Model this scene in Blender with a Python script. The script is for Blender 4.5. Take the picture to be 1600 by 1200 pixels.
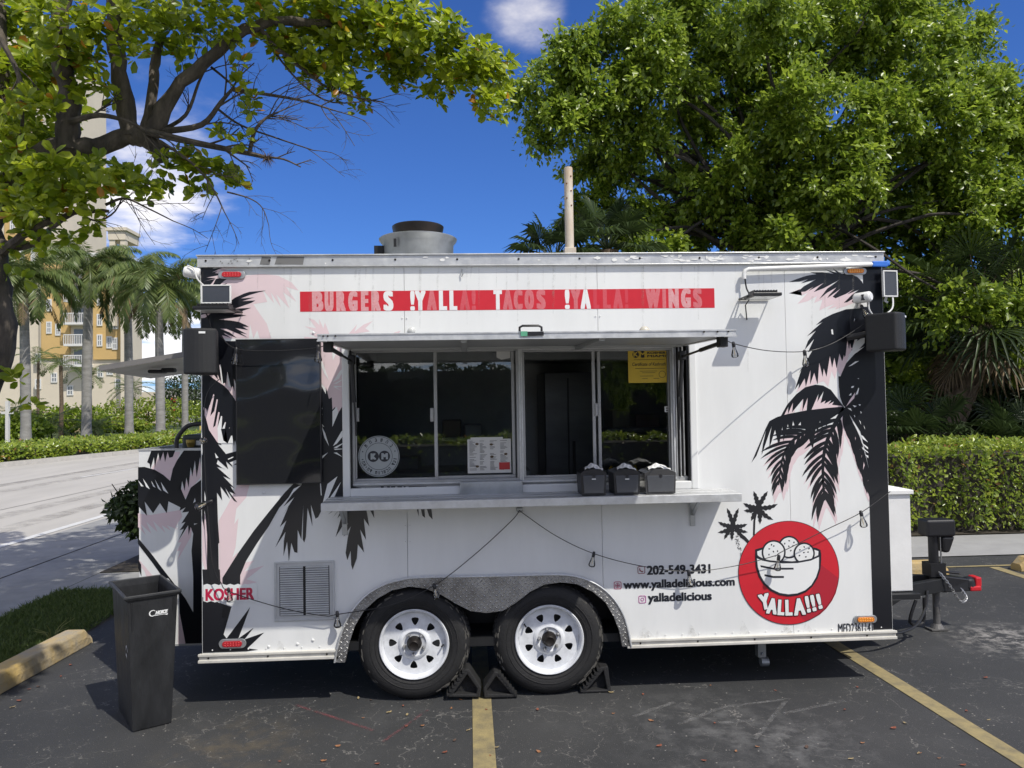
import bpy, bmesh, math, random
import numpy as np
from mathutils import Vector, Matrix
from mathutils.geometry import tessellate_polygon
for _o in list(bpy.data.objects): bpy.data.objects.remove(_o)
SC = bpy.context.scene
COL = SC.collection
R = math.radians
rnd = random.Random(7)
# ------------------------------------------------------------------ camera
FPX = 1200.0                     # focal length for a 1600 x 1200 frame
YAW, PITCH, ROLL = R(3.28), R(1.62), R(0.96)
CAM = np.array([1.615, -4.750, 1.788])
_f = np.array([math.sin(YAW)*math.cos(PITCH), math.cos(YAW)*math.cos(PITCH), math.sin(PITCH)])
_r0 = np.array([math.cos(YAW), -math.sin(YAW), 0.0]); _u0 = np.cross(_r0, _f)
_r = _r0*math.cos(ROLL) - _u0*math.sin(ROLL); _u = _u0*math.cos(ROLL) + _r0*math.sin(ROLL)
cam = bpy.data.cameras.new('camera'); camo = bpy.data.objects.new('camera', cam); COL.objects.link(camo)
cam.sensor_fit = 'HORIZONTAL'; cam.sensor_width = 36.0; cam.lens = 36.0*FPX/1600.0
cam.clip_start = 0.05; cam.clip_end = 2000
camo.matrix_world = Matrix(((_r[0], _u[0], -_f[0], CAM[0]), (_r[1], _u[1], -_f[1], CAM[1]), (_r[2], _u[2], -_f[2], CAM[2]), (0, 0, 0, 1)))
SC.camera = camo
# ------------------------------------------------------------------ sky, sun, exposure
SUN_DIR = Vector((0.457, -0.565, 1.0)).normalized()
world = bpy.data.worlds.new('World'); SC.world = world; world.use_nodes = True
def build_world():
    nt = world.node_tree; N = nt.nodes; Lk = nt.links
    bg = N['Background']; bg.inputs[1].default_value = 0.13
    sky = N.new('ShaderNodeTexSky'); sky.sky_type = 'NISHITA'; sky.sun_disc = False
    sky.sun_elevation = math.asin(SUN_DIR.z); sky.sun_rotation = math.atan2(SUN_DIR.x, SUN_DIR.y)
    sky.air_density = 1.0; sky.dust_density = 0.15; sky.ozone_density = 3.0; sky.altitude = 0
    hs = N.new('ShaderNodeMix'); hs.data_type = 'RGBA'; hs.blend_type = 'MULTIPLY'; hs.inputs[0].default_value = 1.0; hs.inputs[7].default_value = (.27, .46, .84, 1)
    Lk.new(sky.outputs[0], hs.inputs[6])
    tc = N.new('ShaderNodeTexCoord')
    def math_(op, a, b=None, c=None):
        n = N.new('ShaderNodeMath'); n.operation = op
        for i, v in enumerate((a, b, c)):
            if v is None: continue
            if isinstance(v, (int, float)): n.inputs[i].default_value = v
            else: Lk.new(v, n.inputs[i])
        return n.outputs[0]
    sep = N.new('ShaderNodeSeparateXYZ'); Lk.new(tc.outputs['Generated'], sep.inputs[0])
    zc = math_('MAXIMUM', sep.outputs[2], 0.03); zc = math_('ADD', zc, 0.12)
    cmb = N.new('ShaderNodeCombineXYZ')
    Lk.new(math_('DIVIDE', sep.outputs[0], zc), cmb.inputs[0]); Lk.new(math_('DIVIDE', sep.outputs[1], zc), cmb.inputs[1])
    nz = N.new('ShaderNodeTexNoise'); nz.inputs['Scale'].default_value = 1.5; nz.inputs['Detail'].default_value = 8.0; nz.inputs['Roughness'].default_value = 0.55
    Lk.new(cmb.outputs[0], nz.inputs['Vector'])
    cov = math_('SUBTRACT', math_('MULTIPLY', nz.outputs[0], 1.9), 0.66)  # heavier cloud all round, added out of view to whiten the fill light
    # clouds in given directions, negative weight clears the view: direction, angular size, weight
    for (px, py, k, w) in ((640, 250, 5, -.86), (1150, 250, 5, -.52), (850, 40, 200, .85), (790, -30, 260, .56), (455, 150, 130, .42), (330, 290, 120, .32), (215, 190, 110, .22), (240, 600, 60, .50), (100, 560, 30, .35)):
        d = Vector(_f + _r*(px-800)/FPX + _u*(600-py)/FPX).normalized()
        dot = N.new('ShaderNodeVectorMath'); dot.operation = 'DOT_PRODUCT'; dot.inputs[1].default_value = d
        Lk.new(tc.outputs['Generated'], dot.inputs[0])
        e = math_('MULTIPLY', math_('SUBTRACT', dot.outputs['Value'], 1.0), float(k))
        cov = math_('ADD', cov, math_('MULTIPLY', math_('EXPONENT', e), w))
    mr = N.new('ShaderNodeMapRange'); mr.interpolation_type = 'SMOOTHERSTEP'
    mr.inputs[1].default_value = 0.0; mr.inputs[2].default_value = 0.52; mr.inputs[3].default_value = 0.0; mr.inputs[4].default_value = 0.78
    Lk.new(cov, mr.inputs[0])
    mx = N.new('ShaderNodeMix'); mx.data_type = 'RGBA'
    Lk.new(mr.outputs[0], mx.inputs[0]); Lk.new(hs.outputs[2], mx.inputs[6]); mx.inputs[7].default_value = (9.6, 9.0, 8.2, 1)
    Lk.new(mx.outputs[2], bg.inputs[0])
build_world()
sl = bpy.data.lights.new('sun', 'SUN'); sl.energy = 3.3; sl.angle = R(0.53); sl.color = (1.0, 0.955, 0.87)
so = bpy.data.objects.new('sun', sl); COL.objects.link(so); so.location = (8, -10, 18)
so.rotation_euler = SUN_DIR.to_track_quat('Z', 'Y').to_euler()
SC.view_settings.view_transform = 'Standard'; SC.view_settings.look = 'None'
SC.view_settings.exposure = 0.25; SC.view_settings.gamma = 1.0
SC.cycles.max_bounces = 8; SC.cycles.transparent_max_bounces = 12
SC.cycles.caustics_reflective = False; SC.cycles.caustics_refractive = False
# ------------------------------------------------------------------ measuring helpers: a pixel of the photograph on a known plane
def ray(x, y): return _f + _r*(x-800)/FPX + _u*(600-y)/FPX
def onY(x, y, Y=0.0):
    d = ray(x, y); t = (Y-CAM[1])/d[1]; return Vector(CAM + t*d)
def onZ(x, y, Z=0.0):
    d = ray(x, y); t = (Z-CAM[2])/d[2]; return Vector(CAM + t*d)
# ------------------------------------------------------------------ mesh helpers
def tag(o, label=None, cat=None, group=None, kind=None):
    if label: o['label'] = label
    if cat: o['category'] = cat
    if group: o['group'] = group
    if kind: o['kind'] = kind
    return o
def thing(name, loc, label, cat, group=None):
    o = bpy.data.objects.new(name, None); COL.objects.link(o); o.location = loc; o.empty_display_size = .1
    return tag(o, label, cat, group)
def wloc(o):
    v = Vector((0, 0, 0))
    while o is not None: v = v + o.location; o = o.parent
    return v
class MB:
    def __init__(s): s.v = []; s.f = []
    def add(s, vs, fs):
        n = len(s.v); s.v += [tuple(p) for p in vs]; s.f += [tuple(i+n for i in f) for f in fs]; return s
    def box(s, x0, x1, y0, y1, z0, z1):
        vs = [(x0,y0,z0),(x1,y0,z0),(x1,y1,z0),(x0,y1,z0),(x0,y0,z1),(x1,y0,z1),(x1,y1,z1),(x0,y1,z1)]
        return s.add(vs, [(0,3,2,1),(4,5,6,7),(0,1,5,4),(1,2,6,5),(2,3,7,6),(3,0,4,7)])
    def hexa(s, lo, hi):          # two quads, same winding (counter-clockwise seen from the 'hi' side)
        return s.add(list(lo)+list(hi), [(3,2,1,0),(4,5,6,7),(0,1,5,4),(1,2,6,5),(2,3,7,6),(3,0,4,7)])
    def beam(s, a, b, w, h=None, up=(0,0,1)):
        a = Vector(a); b = Vector(b); d = (b-a).normalized(); up = Vector(up)
        if abs(d.dot(up)) > .98: up = Vector((1,0,0))
        x = d.cross(up).normalized()*w/2; y = x.cross(d).normalized()*(h or w)/2
        lo = [a-x-y, a+x-y, a+x+y, a-x+y]; hi = [b-x-y, b+x-y, b+x+y, b-x+y]
        return s.add(lo+hi, [(0,1,2,3),(7,6,5,4),(0,4,5,1),(1,5,6,2),(2,6,7,3),(3,7,4,0)])
    def tube(s, pts, r, n=8, caps=True):
        pts = [Vector(p) for p in pts]; rs = r if isinstance(r, (list, tuple)) else [r]*len(pts)
        base = len(s.v); prev = None
        for i, p in enumerate(pts):
            t = (pts[min(i+1, len(pts)-1)] - pts[max(i-1, 0)]).normalized()
            if prev is None:
                a = Vector((0,0,1)) if abs(t.z) < .9 else Vector((1,0,0)); x = t.cross(a).normalized()
            else: x = (prev - t*prev.dot(t)).normalized()
            prev = x; y = t.cross(x)
            for k in range(n):
                an = 2*math.pi*k/n; s.v.append(tuple(p + (x*math.cos(an)+y*math.sin(an))*rs[i]))
        for i in range(len(pts)-1):
            for k in range(n):
                a = base+i*n+k; b = base+i*n+(k+1) % n
                s.f.append((a, b, b+n, a+n))
        if caps:
            s.f.append(tuple(base+k for k in reversed(range(n)))); e = base+(len(pts)-1)*n
            s.f.append(tuple(e+k for k in range(n)))
        return s
    def lathe(s, prof, c=(0,0,0), axis='Z', n=24, caps=True):   # prof: (radius, height) pairs
        c = Vector(c); base = len(s.v)
        def pt(r, h, an):
            a, b = r*math.cos(an), r*math.sin(an)
            return c + (Vector((a, b, h)) if axis == 'Z' else Vector((a, h, b)) if axis == 'Y' else Vector((h, a, b)))
        for (r, h) in prof:
            for k in range(n): s.v.append(tuple(pt(r, h, 2*math.pi*k/n)))
        for i in range(len(prof)-1):
            for k in range(n):
                a = base+i*n+k; b = base+i*n+(k+1) % n
                s.f.append((a, b, b+n, a+n) if axis != 'Y' else (a, a+n, b+n, b))
        if caps:
            lo = tuple(base+k for k in range(n)); hi = tuple(base+(len(prof)-1)*n+k for k in range(n))
            s.f.append(lo[::-1] if axis != 'Y' else lo); s.f.append(hi if axis != 'Y' else hi[::-1])
        return s
    def sheet(s, loops, y):       # flat polygon (outer loop + holes) in the XZ plane, facing -Y
        ps = [[Vector((p[0], p[1], 0)) for p in l] for l in loops]
        tri = tessellate_polygon(ps); flat = [p for l in ps for p in l]; n = len(s.v)
        s.v += [(p.x, y, p.y) for p in flat]
        for t in tri:
            a, b, c = (flat[i] for i in t)
            cr = (b.x-a.x)*(c.y-a.y)-(b.y-a.y)*(c.x-a.x)
            s.f.append(tuple(i+n for i in (t if cr > 0 else t[::-1])))
        return s
    def slab(s, loops, y0, y1):   # the same extruded from y0 (front) to y1
        ps = [[Vector((p[0], p[1], 0)) for p in l] for l in loops]
        tri = tessellate_polygon(ps); flat = [p for l in ps for p in l]; n = len(s.v); m = len(flat)
        s.v += [(p.x, y0, p.y) for p in flat] + [(p.x, y1, p.y) for p in flat]
        for t in tri:
            a, b, c = (flat[i] for i in t)
            cr = (b.x-a.x)*(c.y-a.y)-(b.y-a.y)*(c.x-a.x)
            t = t if cr > 0 else t[::-1]
            s.f.append(tuple(i+n for i in t)); s.f.append(tuple(i+n+m for i in t[::-1]))
        k = 0
        for li, l in enumerate(ps):
            area = sum(l[i].x*l[(i+1) % len(l)].y-l[(i+1) % len(l)].x*l[i].y for i in range(len(l)))
            fl = (area > 0) == (li == 0)
            for i in range(len(l)):
                a, b = n+k+i, n+k+(i+1) % len(l)
                s.f.append((b, a, a+m, b+m) if fl else (a, b, b+m, a+m))
            k += len(l)
        return s
    def build(s, name, mat, parent=None, smooth=False, bevel=0.0, seg=2, kind=None):
        me = bpy.data.meshes.new(name); off = wloc(parent) if parent else Vector((0,0,0))
        me.from_pydata([(v[0]-off.x, v[1]-off.y, v[2]-off.z) for v in s.v], [], s.f)
        me.materials.append(mat); me.validate(); me.update()
        if smooth:
            me.polygons.foreach_set('use_smooth', [True]*len(me.polygons)); 
            try: me.set_sharp_from_angle(angle=R(40))
            except Exception: pass
        o = bpy.data.objects.new(name, me); COL.objects.link(o); o.parent = parent
        if bevel:
            b = o.modifiers.new('bevel', 'BEVEL'); b.width = bevel; b.segments = seg; b.limit_method = 'ANGLE'; b.angle_limit = R(40)
        if kind: o['kind'] = kind
        return o
def build_split(mb, name, m, parent, gap=.03):     # loose pieces that lie apart become parts of their own
    n = len(mb.v); par = list(range(n))
    def find(a):
        while par[a] != a: par[a] = par[par[a]]; a = par[a]
        return a
    for f in mb.f:
        for q in f[1:]: par[find(q)] = find(f[0])
    isl = {}
    for f in mb.f: isl.setdefault(find(f[0]), []).append(f)
    bx = []
    for k, fs in isl.items():
        P = np.array([mb.v[i] for f in fs for i in f]); bx.append([P.min(0)-gap, P.max(0)+gap, list(fs)])
    again = True
    while again:
        again = False; out = []
        for b in bx:
            for c in out:
                if (b[0] <= c[1]).all() and (c[0] <= b[1]).all():
                    c[0] = np.minimum(b[0], c[0]); c[1] = np.maximum(b[1], c[1]); c[2] += b[2]; again = True; break
            else: out.append(b)
        bx = out
    res = []
    for lo, hi, fs in bx:
        s = MB(); idx = {}
        for f in fs: s.f.append(tuple(idx.setdefault(i, len(idx)) for i in f))
        s.v = [None]*len(idx)
        for i, j in idx.items(): s.v[j] = mb.v[i]
        res.append(s.build(name, m, parent))
    return res
def copy_tree(o, parent=None):
    c = o.copy(); COL.objects.link(c); c.parent = parent
    for ch in list(o.children): copy_tree(ch, c)
    return c
def smooth_path(pts, n=6):
    pts = [Vector(p) for p in pts]; out = []
    for i in range(len(pts)-1):
        p0 = pts[max(i-1, 0)]; p1 = pts[i]; p2 = pts[i+1]; p3 = pts[min(i+2, len(pts)-1)]
        for k in range(n):
            t = k/n; out.append(.5*((2*p1)+(p2-p0)*t+(2*p0-5*p1+4*p2-p3)*t*t+(3*p1-p0-3*p2+p3)*t**3))
    out.append(pts[-1]); return out
def np_mesh(name, V, F, mat, parent=None, smooth=False):
    V = np.asarray(V, np.float32); F = np.asarray(F, np.int32)
    if parent is not None: V = V - np.array(wloc(parent), np.float32)
    me = bpy.data.meshes.new(name); k = F.shape[1]
    me.vertices.add(len(V)); me.vertices.foreach_set('co', V.ravel())
    me.loops.add(F.size); me.loops.foreach_set('vertex_index', F.ravel())
    me.polygons.add(len(F)); me.polygons.foreach_set('loop_start', np.arange(len(F), dtype=np.int32)*k)
    if smooth: me.polygons.foreach_set('use_smooth', np.ones(len(F), bool))
    me.materials.append(mat); me.update(calc_edges=True); me.validate()
    o = bpy.data.objects.new(name, me); COL.objects.link(o); o.parent = parent
    return o
# ------------------------------------------------------------------ materials
def nodes(name):
    m = bpy.data.materials.new(name); m.use_nodes = True
    nt = m.node_tree; return m, nt, nt.nodes, nt.links, nt.nodes['Principled BSDF']
def mat(name, col, rough=.5, metal=0.0, var=0.0, vscale=6.0, bump=0.0, bscale=60.0, spec=.5, coat=0.0, emit=None, alpha=None, col2=None, stretch=None, rvar=0.0):
    m, nt, N, Lk, P = nodes(name)
    P.inputs['Base Color'].default_value = (*col, 1); P.inputs['Roughness'].default_value = rough; P.inputs['Metallic'].default_value = metal
    P.inputs['Specular IOR Level'].default_value = spec; P.inputs['Coat Weight'].default_value = coat; P.inputs['Coat Roughness'].default_value = .08
    if emit: P.inputs['Emission Color'].default_value = (*emit[:3], 1); P.inputs['Emission Strength'].default_value = emit[3]
    if alpha is not None: P.inputs['Alpha'].default_value = alpha
    if var or bump or rvar:
        tc = N.new('ShaderNodeTexCoord'); vec = tc.outputs['Object']
        if stretch:
            mp = N.new('ShaderNodeMapping'); mp.inputs['Scale'].default_value = stretch; Lk.new(vec, mp.inputs[0]); vec = mp.outputs[0]
    if var or rvar:
        nz = N.new('ShaderNodeTexNoise'); nz.inputs['Scale'].default_value = vscale; nz.inputs['Detail'].default_value = 6; nz.inputs['Roughness'].default_value = .65
        Lk.new(vec, nz.inputs['Vector'])
        if var:
            mr = N.new('ShaderNodeMapRange'); mr.inputs[1].default_value = .3; mr.inputs[2].default_value = .7; Lk.new(nz.outputs[0], mr.inputs[0])
            mx = N.new('ShaderNodeMix'); mx.data_type = 'RGBA'; Lk.new(mr.outputs[0], mx.inputs[0])
            c2 = col2 or tuple(c*(1-var) for c in col)
            mx.inputs[6].default_value = (*c2, 1); mx.inputs[7].default_value = (*(col if col2 else tuple(min(1, c*(1+var*.3)) for c in col)), 1)
            Lk.new(mx.outputs[2], P.inputs['Base Color'])
        if rvar:
            m2 = N.new('ShaderNodeMapRange'); m2.inputs[1].default_value = .3; m2.inputs[2].default_value = .7; m2.inputs[3].default_value = max(0, rough-rvar); m2.inputs[4].default_value = min(1, rough+rvar)
            Lk.new(nz.outputs[0], m2.inputs[0]); Lk.new(m2.outputs[0], P.inputs['Roughness'])
    if bump:
        n2 = N.new('ShaderNodeTexNoise'); n2.inputs['Scale'].default_value = bscale; n2.inputs['Detail'].default_value = 4; Lk.new(vec, n2.inputs['Vector'])
        b = N.new('ShaderNodeBump'); b.inputs['Strength'].default_value = bump; b.inputs['Distance'].default_value = .02
        Lk.new(n2.outputs[0], b.inputs['Height']); Lk.new(b.outputs[0], P.inputs['Normal'])
    return m
def leaf_mat(name, c1, c2, trans=.35, rough=.45, spec=.5, tcol=None, c3=None):
    m, nt, N, Lk, P = nodes(name)
    g = N.new('ShaderNodeNewGeometry'); cr = N.new('ShaderNodeValToRGB')
    cr.color_ramp.elements[0].color = (*c1, 1); cr.color_ramp.elements[1].color = (*c2, 1)
    if c3:
        e = cr.color_ramp.elements.new(.975); e.color = (*c2, 1); cr.color_ramp.elements[-1].color = (*c3, 1)
        cr.color_ramp.elements[-1].position = .985
    Lk.new(g.outputs['Random Per Island'], cr.inputs[0]); Lk.new(cr.outputs[0], P.inputs['Base Color'])
    P.inputs['Roughness'].default_value = rough; P.inputs['Specular IOR Level'].default_value = spec
    tr = N.new('ShaderNodeBsdfTranslucent'); hs = N.new('ShaderNodeHueSaturation'); hs.inputs['Value'].default_value = 1.5; hs.inputs['Hue'].default_value = .5
    Lk.new(cr.outputs[0], hs.inputs['Color']); Lk.new(hs.outputs[0], tr.inputs[0])
    ms = N.new('ShaderNodeMixShader'); ms.inputs[0].default_value = trans
    Lk.new(P.outputs[0], ms.inputs[1]); Lk.new(tr.outputs[0], ms.inputs[2]); Lk.new(ms.outputs[0], N['Material Output'].inputs[0])
    return m
MT = {}
MT['white'] = mat('white_panel_paint', (.80, .81, .80), .34, 0, .085, 1.1, .10, 1.8, coat=.2, stretch=(3.0, 1, .6))
MT['black_vinyl'] = mat('black_vinyl', (.008, .009, .013), .28, 0, 0, 1, .02, 5, coat=.2)
MT['black'] = mat('black_plastic', (.012, .012, .014), .42, 0, .2, 20, .08, 180)
MT['pink'] = mat('pink_vinyl', (.76, .61, .63), .4, 0, .05, 3)
MT['red'] = mat('red_vinyl', (.60, .018, .032), .38, 0, .1, 5)
MT['darkred'] = mat('dark_red_vinyl', (.42, .018, .035), .38)
MT['deco_white'] = mat('white_vinyl', (.80, .81, .80), .4)
MT['ink'] = mat('navy_black_ink', (.012, .014, .022), .4)
MT['alu'] = mat('aluminium', (.62, .63, .63), .42, .45, .22, 14, .05, 90, rvar=.12)
MT['alu_dull'] = mat('dull_aluminium', (.42, .425, .425), .45, .5, .2, 9, .05, 90, rvar=.1)
MT['alu_white'] = mat('cream_white_trim', (.70, .68, .62), .42, .1, .15, 12)
MT['steel'] = mat('galvanised_steel', (.48, .50, .51), .42, .75, .3, 7, .04, 60, rvar=.12)
MT['alu_paint'] = mat('pale_grey_aluminium', (.58, .59, .59), .5, .15, .15, 9)
MT['dark_steel'] = mat('dark_frame_steel', (.018, .019, .021), .5, .2, .2, 10)
MT['rubber'] = mat('tyre_rubber', (.018, .018, .019), .75, 0, .35, 30, .25, 140)
MT['rim'] = mat('white_rim_paint', (.78, .80, .83), .34, 0, .22, 18, coat=.2)
MT['grease'] = mat('dark_grease', (.022, .018, .016), .5, .4, .3, 60)
MT['chrome'] = mat('zinc_bolt', (.5, .5, .5), .35, .9, .2, 90)
MT['bulb'] = None
def glass_mat(name, tint, ior=1.45, rough=0.0, gl=1.0):
    m, nt, N, Lk, P = nodes(name); N.remove(P)
    t = N.new('ShaderNodeBsdfTransparent'); t.inputs[0].default_value = (*tint, 1)
    g = N.new('ShaderNodeBsdfGlossy'); g.inputs['Roughness'].default_value = rough; g.inputs[0].default_value = (gl, gl, gl, 1)
    fr = N.new('ShaderNodeFresnel'); fr.inputs[0].default_value = ior
    ms = N.new('ShaderNodeMixShader'); Lk.new(fr.outputs[0], ms.inputs[0]); Lk.new(t.outputs[0], ms.inputs[1]); Lk.new(g.outputs[0], ms.inputs[2])
    Lk.new(ms.outputs[0], N['Material Output'].inputs[0]); return m
MT['glass'] = glass_mat('window_glass', (.74, .77, .77), 1.8)
MT['bulb'] = glass_mat('bulb_glass', (.90, .90, .88), 1.7, .03)
MT['smoke'] = glass_mat('smoked_plastic', (.32, .33, .35), 1.5, .12)
def tread_mat():
    m, nt, N, Lk, P = nodes('diamond_tread_plate')
    P.inputs['Base Color'].default_value = (.50, .50, .50, 1); P.inputs['Metallic'].default_value = .75; P.inputs['Roughness'].default_value = .42
    tc = N.new('ShaderNodeTexCoord'); sp = N.new('ShaderNodeSeparateXYZ'); Lk.new(tc.outputs['Object'], sp.inputs[0])
    def mt(op, a, b=None):
        n = N.new('ShaderNodeMath'); n.operation = op
        for k, v in enumerate((a, b)):
            if v is None: continue
            if isinstance(v, (int, float)): n.inputs[k].default_value = v
            else: Lk.new(v, n.inputs[k])
        return n.outputs[0]
    K = 1/.0255
    u, v = mt('MULTIPLY', mt('ADD', sp.outputs[0], sp.outputs[2]), K*.7071), mt('MULTIPLY', mt('SUBTRACT', sp.outputs[0], sp.outputs[2]), K*.7071)
    fu, fv = mt('SUBTRACT', mt('FRACT', u), .5), mt('SUBTRACT', mt('FRACT', v), .5)
    par = mt('FLOORED_MODULO', mt('ADD', mt('FLOOR', u), mt('FLOOR', v)), 2.0)
    def dash(a, b): return mt('MAXIMUM', mt('SUBTRACT', 1.0, mt('ADD', mt('POWER', mt('MULTIPLY', a, 2.1), 2.0), mt('POWER', mt('MULTIPLY', b, 6.5), 2.0))), 0.0)
    mx = N.new('ShaderNodeMix'); Lk.new(par, mx.inputs[0]); Lk.new(dash(fu, fv), mx.inputs[2]); Lk.new(dash(fv, fu), mx.inputs[3])
    b = N.new('ShaderNodeBump'); b.inputs['Strength'].default_value = 1.0; b.inputs['Distance'].default_value = .008; Lk.new(mx.outputs[0], b.inputs['Height']); Lk.new(b.outputs[0], P.inputs['Normal'])
    nz = N.new('ShaderNodeTexNoise'); nz.inputs['Scale'].default_value = 9; nz.inputs['Detail'].default_value = 6; Lk.new(tc.outputs['Object'], nz.inputs['Vector'])
    cr = N.new('ShaderNodeValToRGB'); cr.color_ramp.elements[0].position = .35; cr.color_ramp.elements[0].color = (.22, .215, .21, 1); cr.color_ramp.elements[1].position = .65; cr.color_ramp.elements[1].color = (.40, .40, .40, 1)
    m2 = N.new('ShaderNodeMix'); m2.data_type = 'RGBA'; Lk.new(mx.outputs[0], m2.inputs[0]); Lk.new(cr.outputs[0], m2.inputs[6]); m2.inputs[7].default_value = (.80, .80, .79, 1)
    Lk.new(nz.outputs[0], cr.inputs[0]); Lk.new(m2.outputs[2], P.inputs['Base Color'])
    return m
MT['tread'] = tread_mat()
# ------------------------------------------------------------------ lettering (the built-in font, turned to meshes)
_tcache = {}
def text_tris(body):
    if body not in _tcache:
        cu = bpy.data.curves.new('lettering', 'FONT'); cu.body = body; cu.resolution_u = 4
        o = bpy.data.objects.new('lettering', cu); COL.objects.link(o)
        dg = bpy.context.evaluated_depsgraph_get(); me = bpy.data.meshes.new_from_object(o.evaluated_get(dg))
        vs = [(v.co.x, v.co.y) for v in me.vertices]; fs = []
        for p in me.polygons:
            idx = list(p.vertices); ar = sum(vs[idx[i]][0]*vs[idx[(i+1) % len(idx)]][1]-vs[idx[(i+1) % len(idx)]][0]*vs[idx[i]][1] for i in range(len(idx)))
            fs.append(tuple(idx if ar > 0 else idx[::-1]))
        bpy.data.objects.remove(o); bpy.data.meshes.remove(me); bpy.data.curves.remove(cu)
        xs = [v[0] for v in vs]; ys = [v[1] for v in vs]
        _tcache[body] = (vs, fs, min(xs), max(xs), min(ys), max(ys))
    return _tcache[body]
def add_text(mb, body, x0, x1, z0, z1, y, bold=0.0, rot=0.0, slant=0.0):
    """fit the ink of `body` into the box x0..x1, z0..z1 on the plane y (facing -Y); bold = extra stroke in metres"""
    vs, fs, a, b, c, d = text_tris(body)
    bx, bz = bold, bold*.6
    sx = (x1-x0-2*bx)/(b-a); sz = (z1-z0-2*bz)/(d-c); cx, cz = (x0+x1)/2, (z0+z1)/2
    ns = max(1, int(math.ceil(bx/max(.0012, .030*sx*1.6)))) if bold else 0
    offs = [(0, 0)] if not bold else [(bx*i/ns, bz*j) for i in range(-ns, ns+1) for j in (-1, 0, 1)]
    for k, (ox, oz) in enumerate(offs):
        P = []
        for (u, v) in vs:
            px = x0+bx+(u-a)*sx+ox; pz = z0+bz+(v-c)*sz+oz; px += slant*(pz-z0)
            if rot:
                dx, dz = px-cx, pz-cz; px = cx+dx*math.cos(rot)-dz*math.sin(rot); pz = cz+dx*math.sin(rot)+dz*math.cos(rot)
            P.append((px, y-.00003*k, pz))
        mb.add(P, fs)
    return mb
def px_text(mb, body, bx, y, bold=0.0, rot=0.0, slant=0.0):     # bx: pixel box left, top, right, bottom
    a = onY(bx[0], bx[3], y); b = onY(bx[2], bx[1], y)
    cz = [(onY(bx[0], bx[k], y).z + onY(bx[2], bx[k], y).z)/2 for k in (1, 3)]
    return add_text(mb, body, a.x, b.x, cz[1], cz[0], y, bold, rot, slant)
def faded(name, col, amt, sc=14):
    m, nt, N, Lk, P = nodes(name); P.inputs['Base Color'].default_value = (*col, 1); P.inputs['Roughness'].default_value = .95
    tc = N.new('ShaderNodeTexCoord'); nz = N.new('ShaderNodeTexNoise'); nz.inputs['Scale'].default_value = sc; nz.inputs['Detail'].default_value = 8; nz.inputs['Roughness'].default_value = .8; Lk.new(tc.outputs['Object'], nz.inputs['Vector'])
    mr = N.new('ShaderNodeMapRange'); mr.inputs[1].default_value = .42; mr.inputs[2].default_value = .68; mr.inputs[4].default_value = amt; Lk.new(nz.outputs[0], mr.inputs[0]); Lk.new(mr.outputs[0], P.inputs['Alpha']); return m
# ================================================================== FOOD TRAILER
TL, TW, ZB, ZT = 4.27, 2.10, 0.28, 2.735
T = thing('food_trailer', (0, 0, 0), 'white food trailer with black and pink palm graphics and open serving window', 'food trailer')
def FX(x, y=700, Y=0.0): return onY(x, y, Y).x
def FP(x, y, Y=0.0):
    p = onY(x, y, Y); return (p.x, p.z)
# window opening and wheel arch in the near wall
WX0, WX1, WZ0, WZ1 = FX(547, 650), FX(1077, 650), onY(812, 757).z, onY(812, 533).z
arch_out = [(524, 1033), (530, 1003), (539, 975), (553, 951), (572, 930), (597, 914), (625, 905), (660, 901), (750, 899.5), (850, 897), (880, 897), (905, 901), (930, 911), (952, 928), (968, 950), (978, 975), (985, 1008)]
arch_in = [(540, 1033), (546, 1004), (555, 977), (570, 952), (590, 934), (613, 921), (640, 915), (665, 918), (690, 928), (715, 943), (735, 953), (760, 956), (785, 953), (806, 940), (828, 923), (850, 912), (875, 908.5), (900, 911), (925, 923), (945, 940), (958, 962), (967, 985), (971, 1008)]
ai = [FP(*p) for p in arch_in]; ao = [FP(*p) for p in arch_out]
cut = [((a[0]+0), a[1]+.012) for a in ai]
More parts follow.
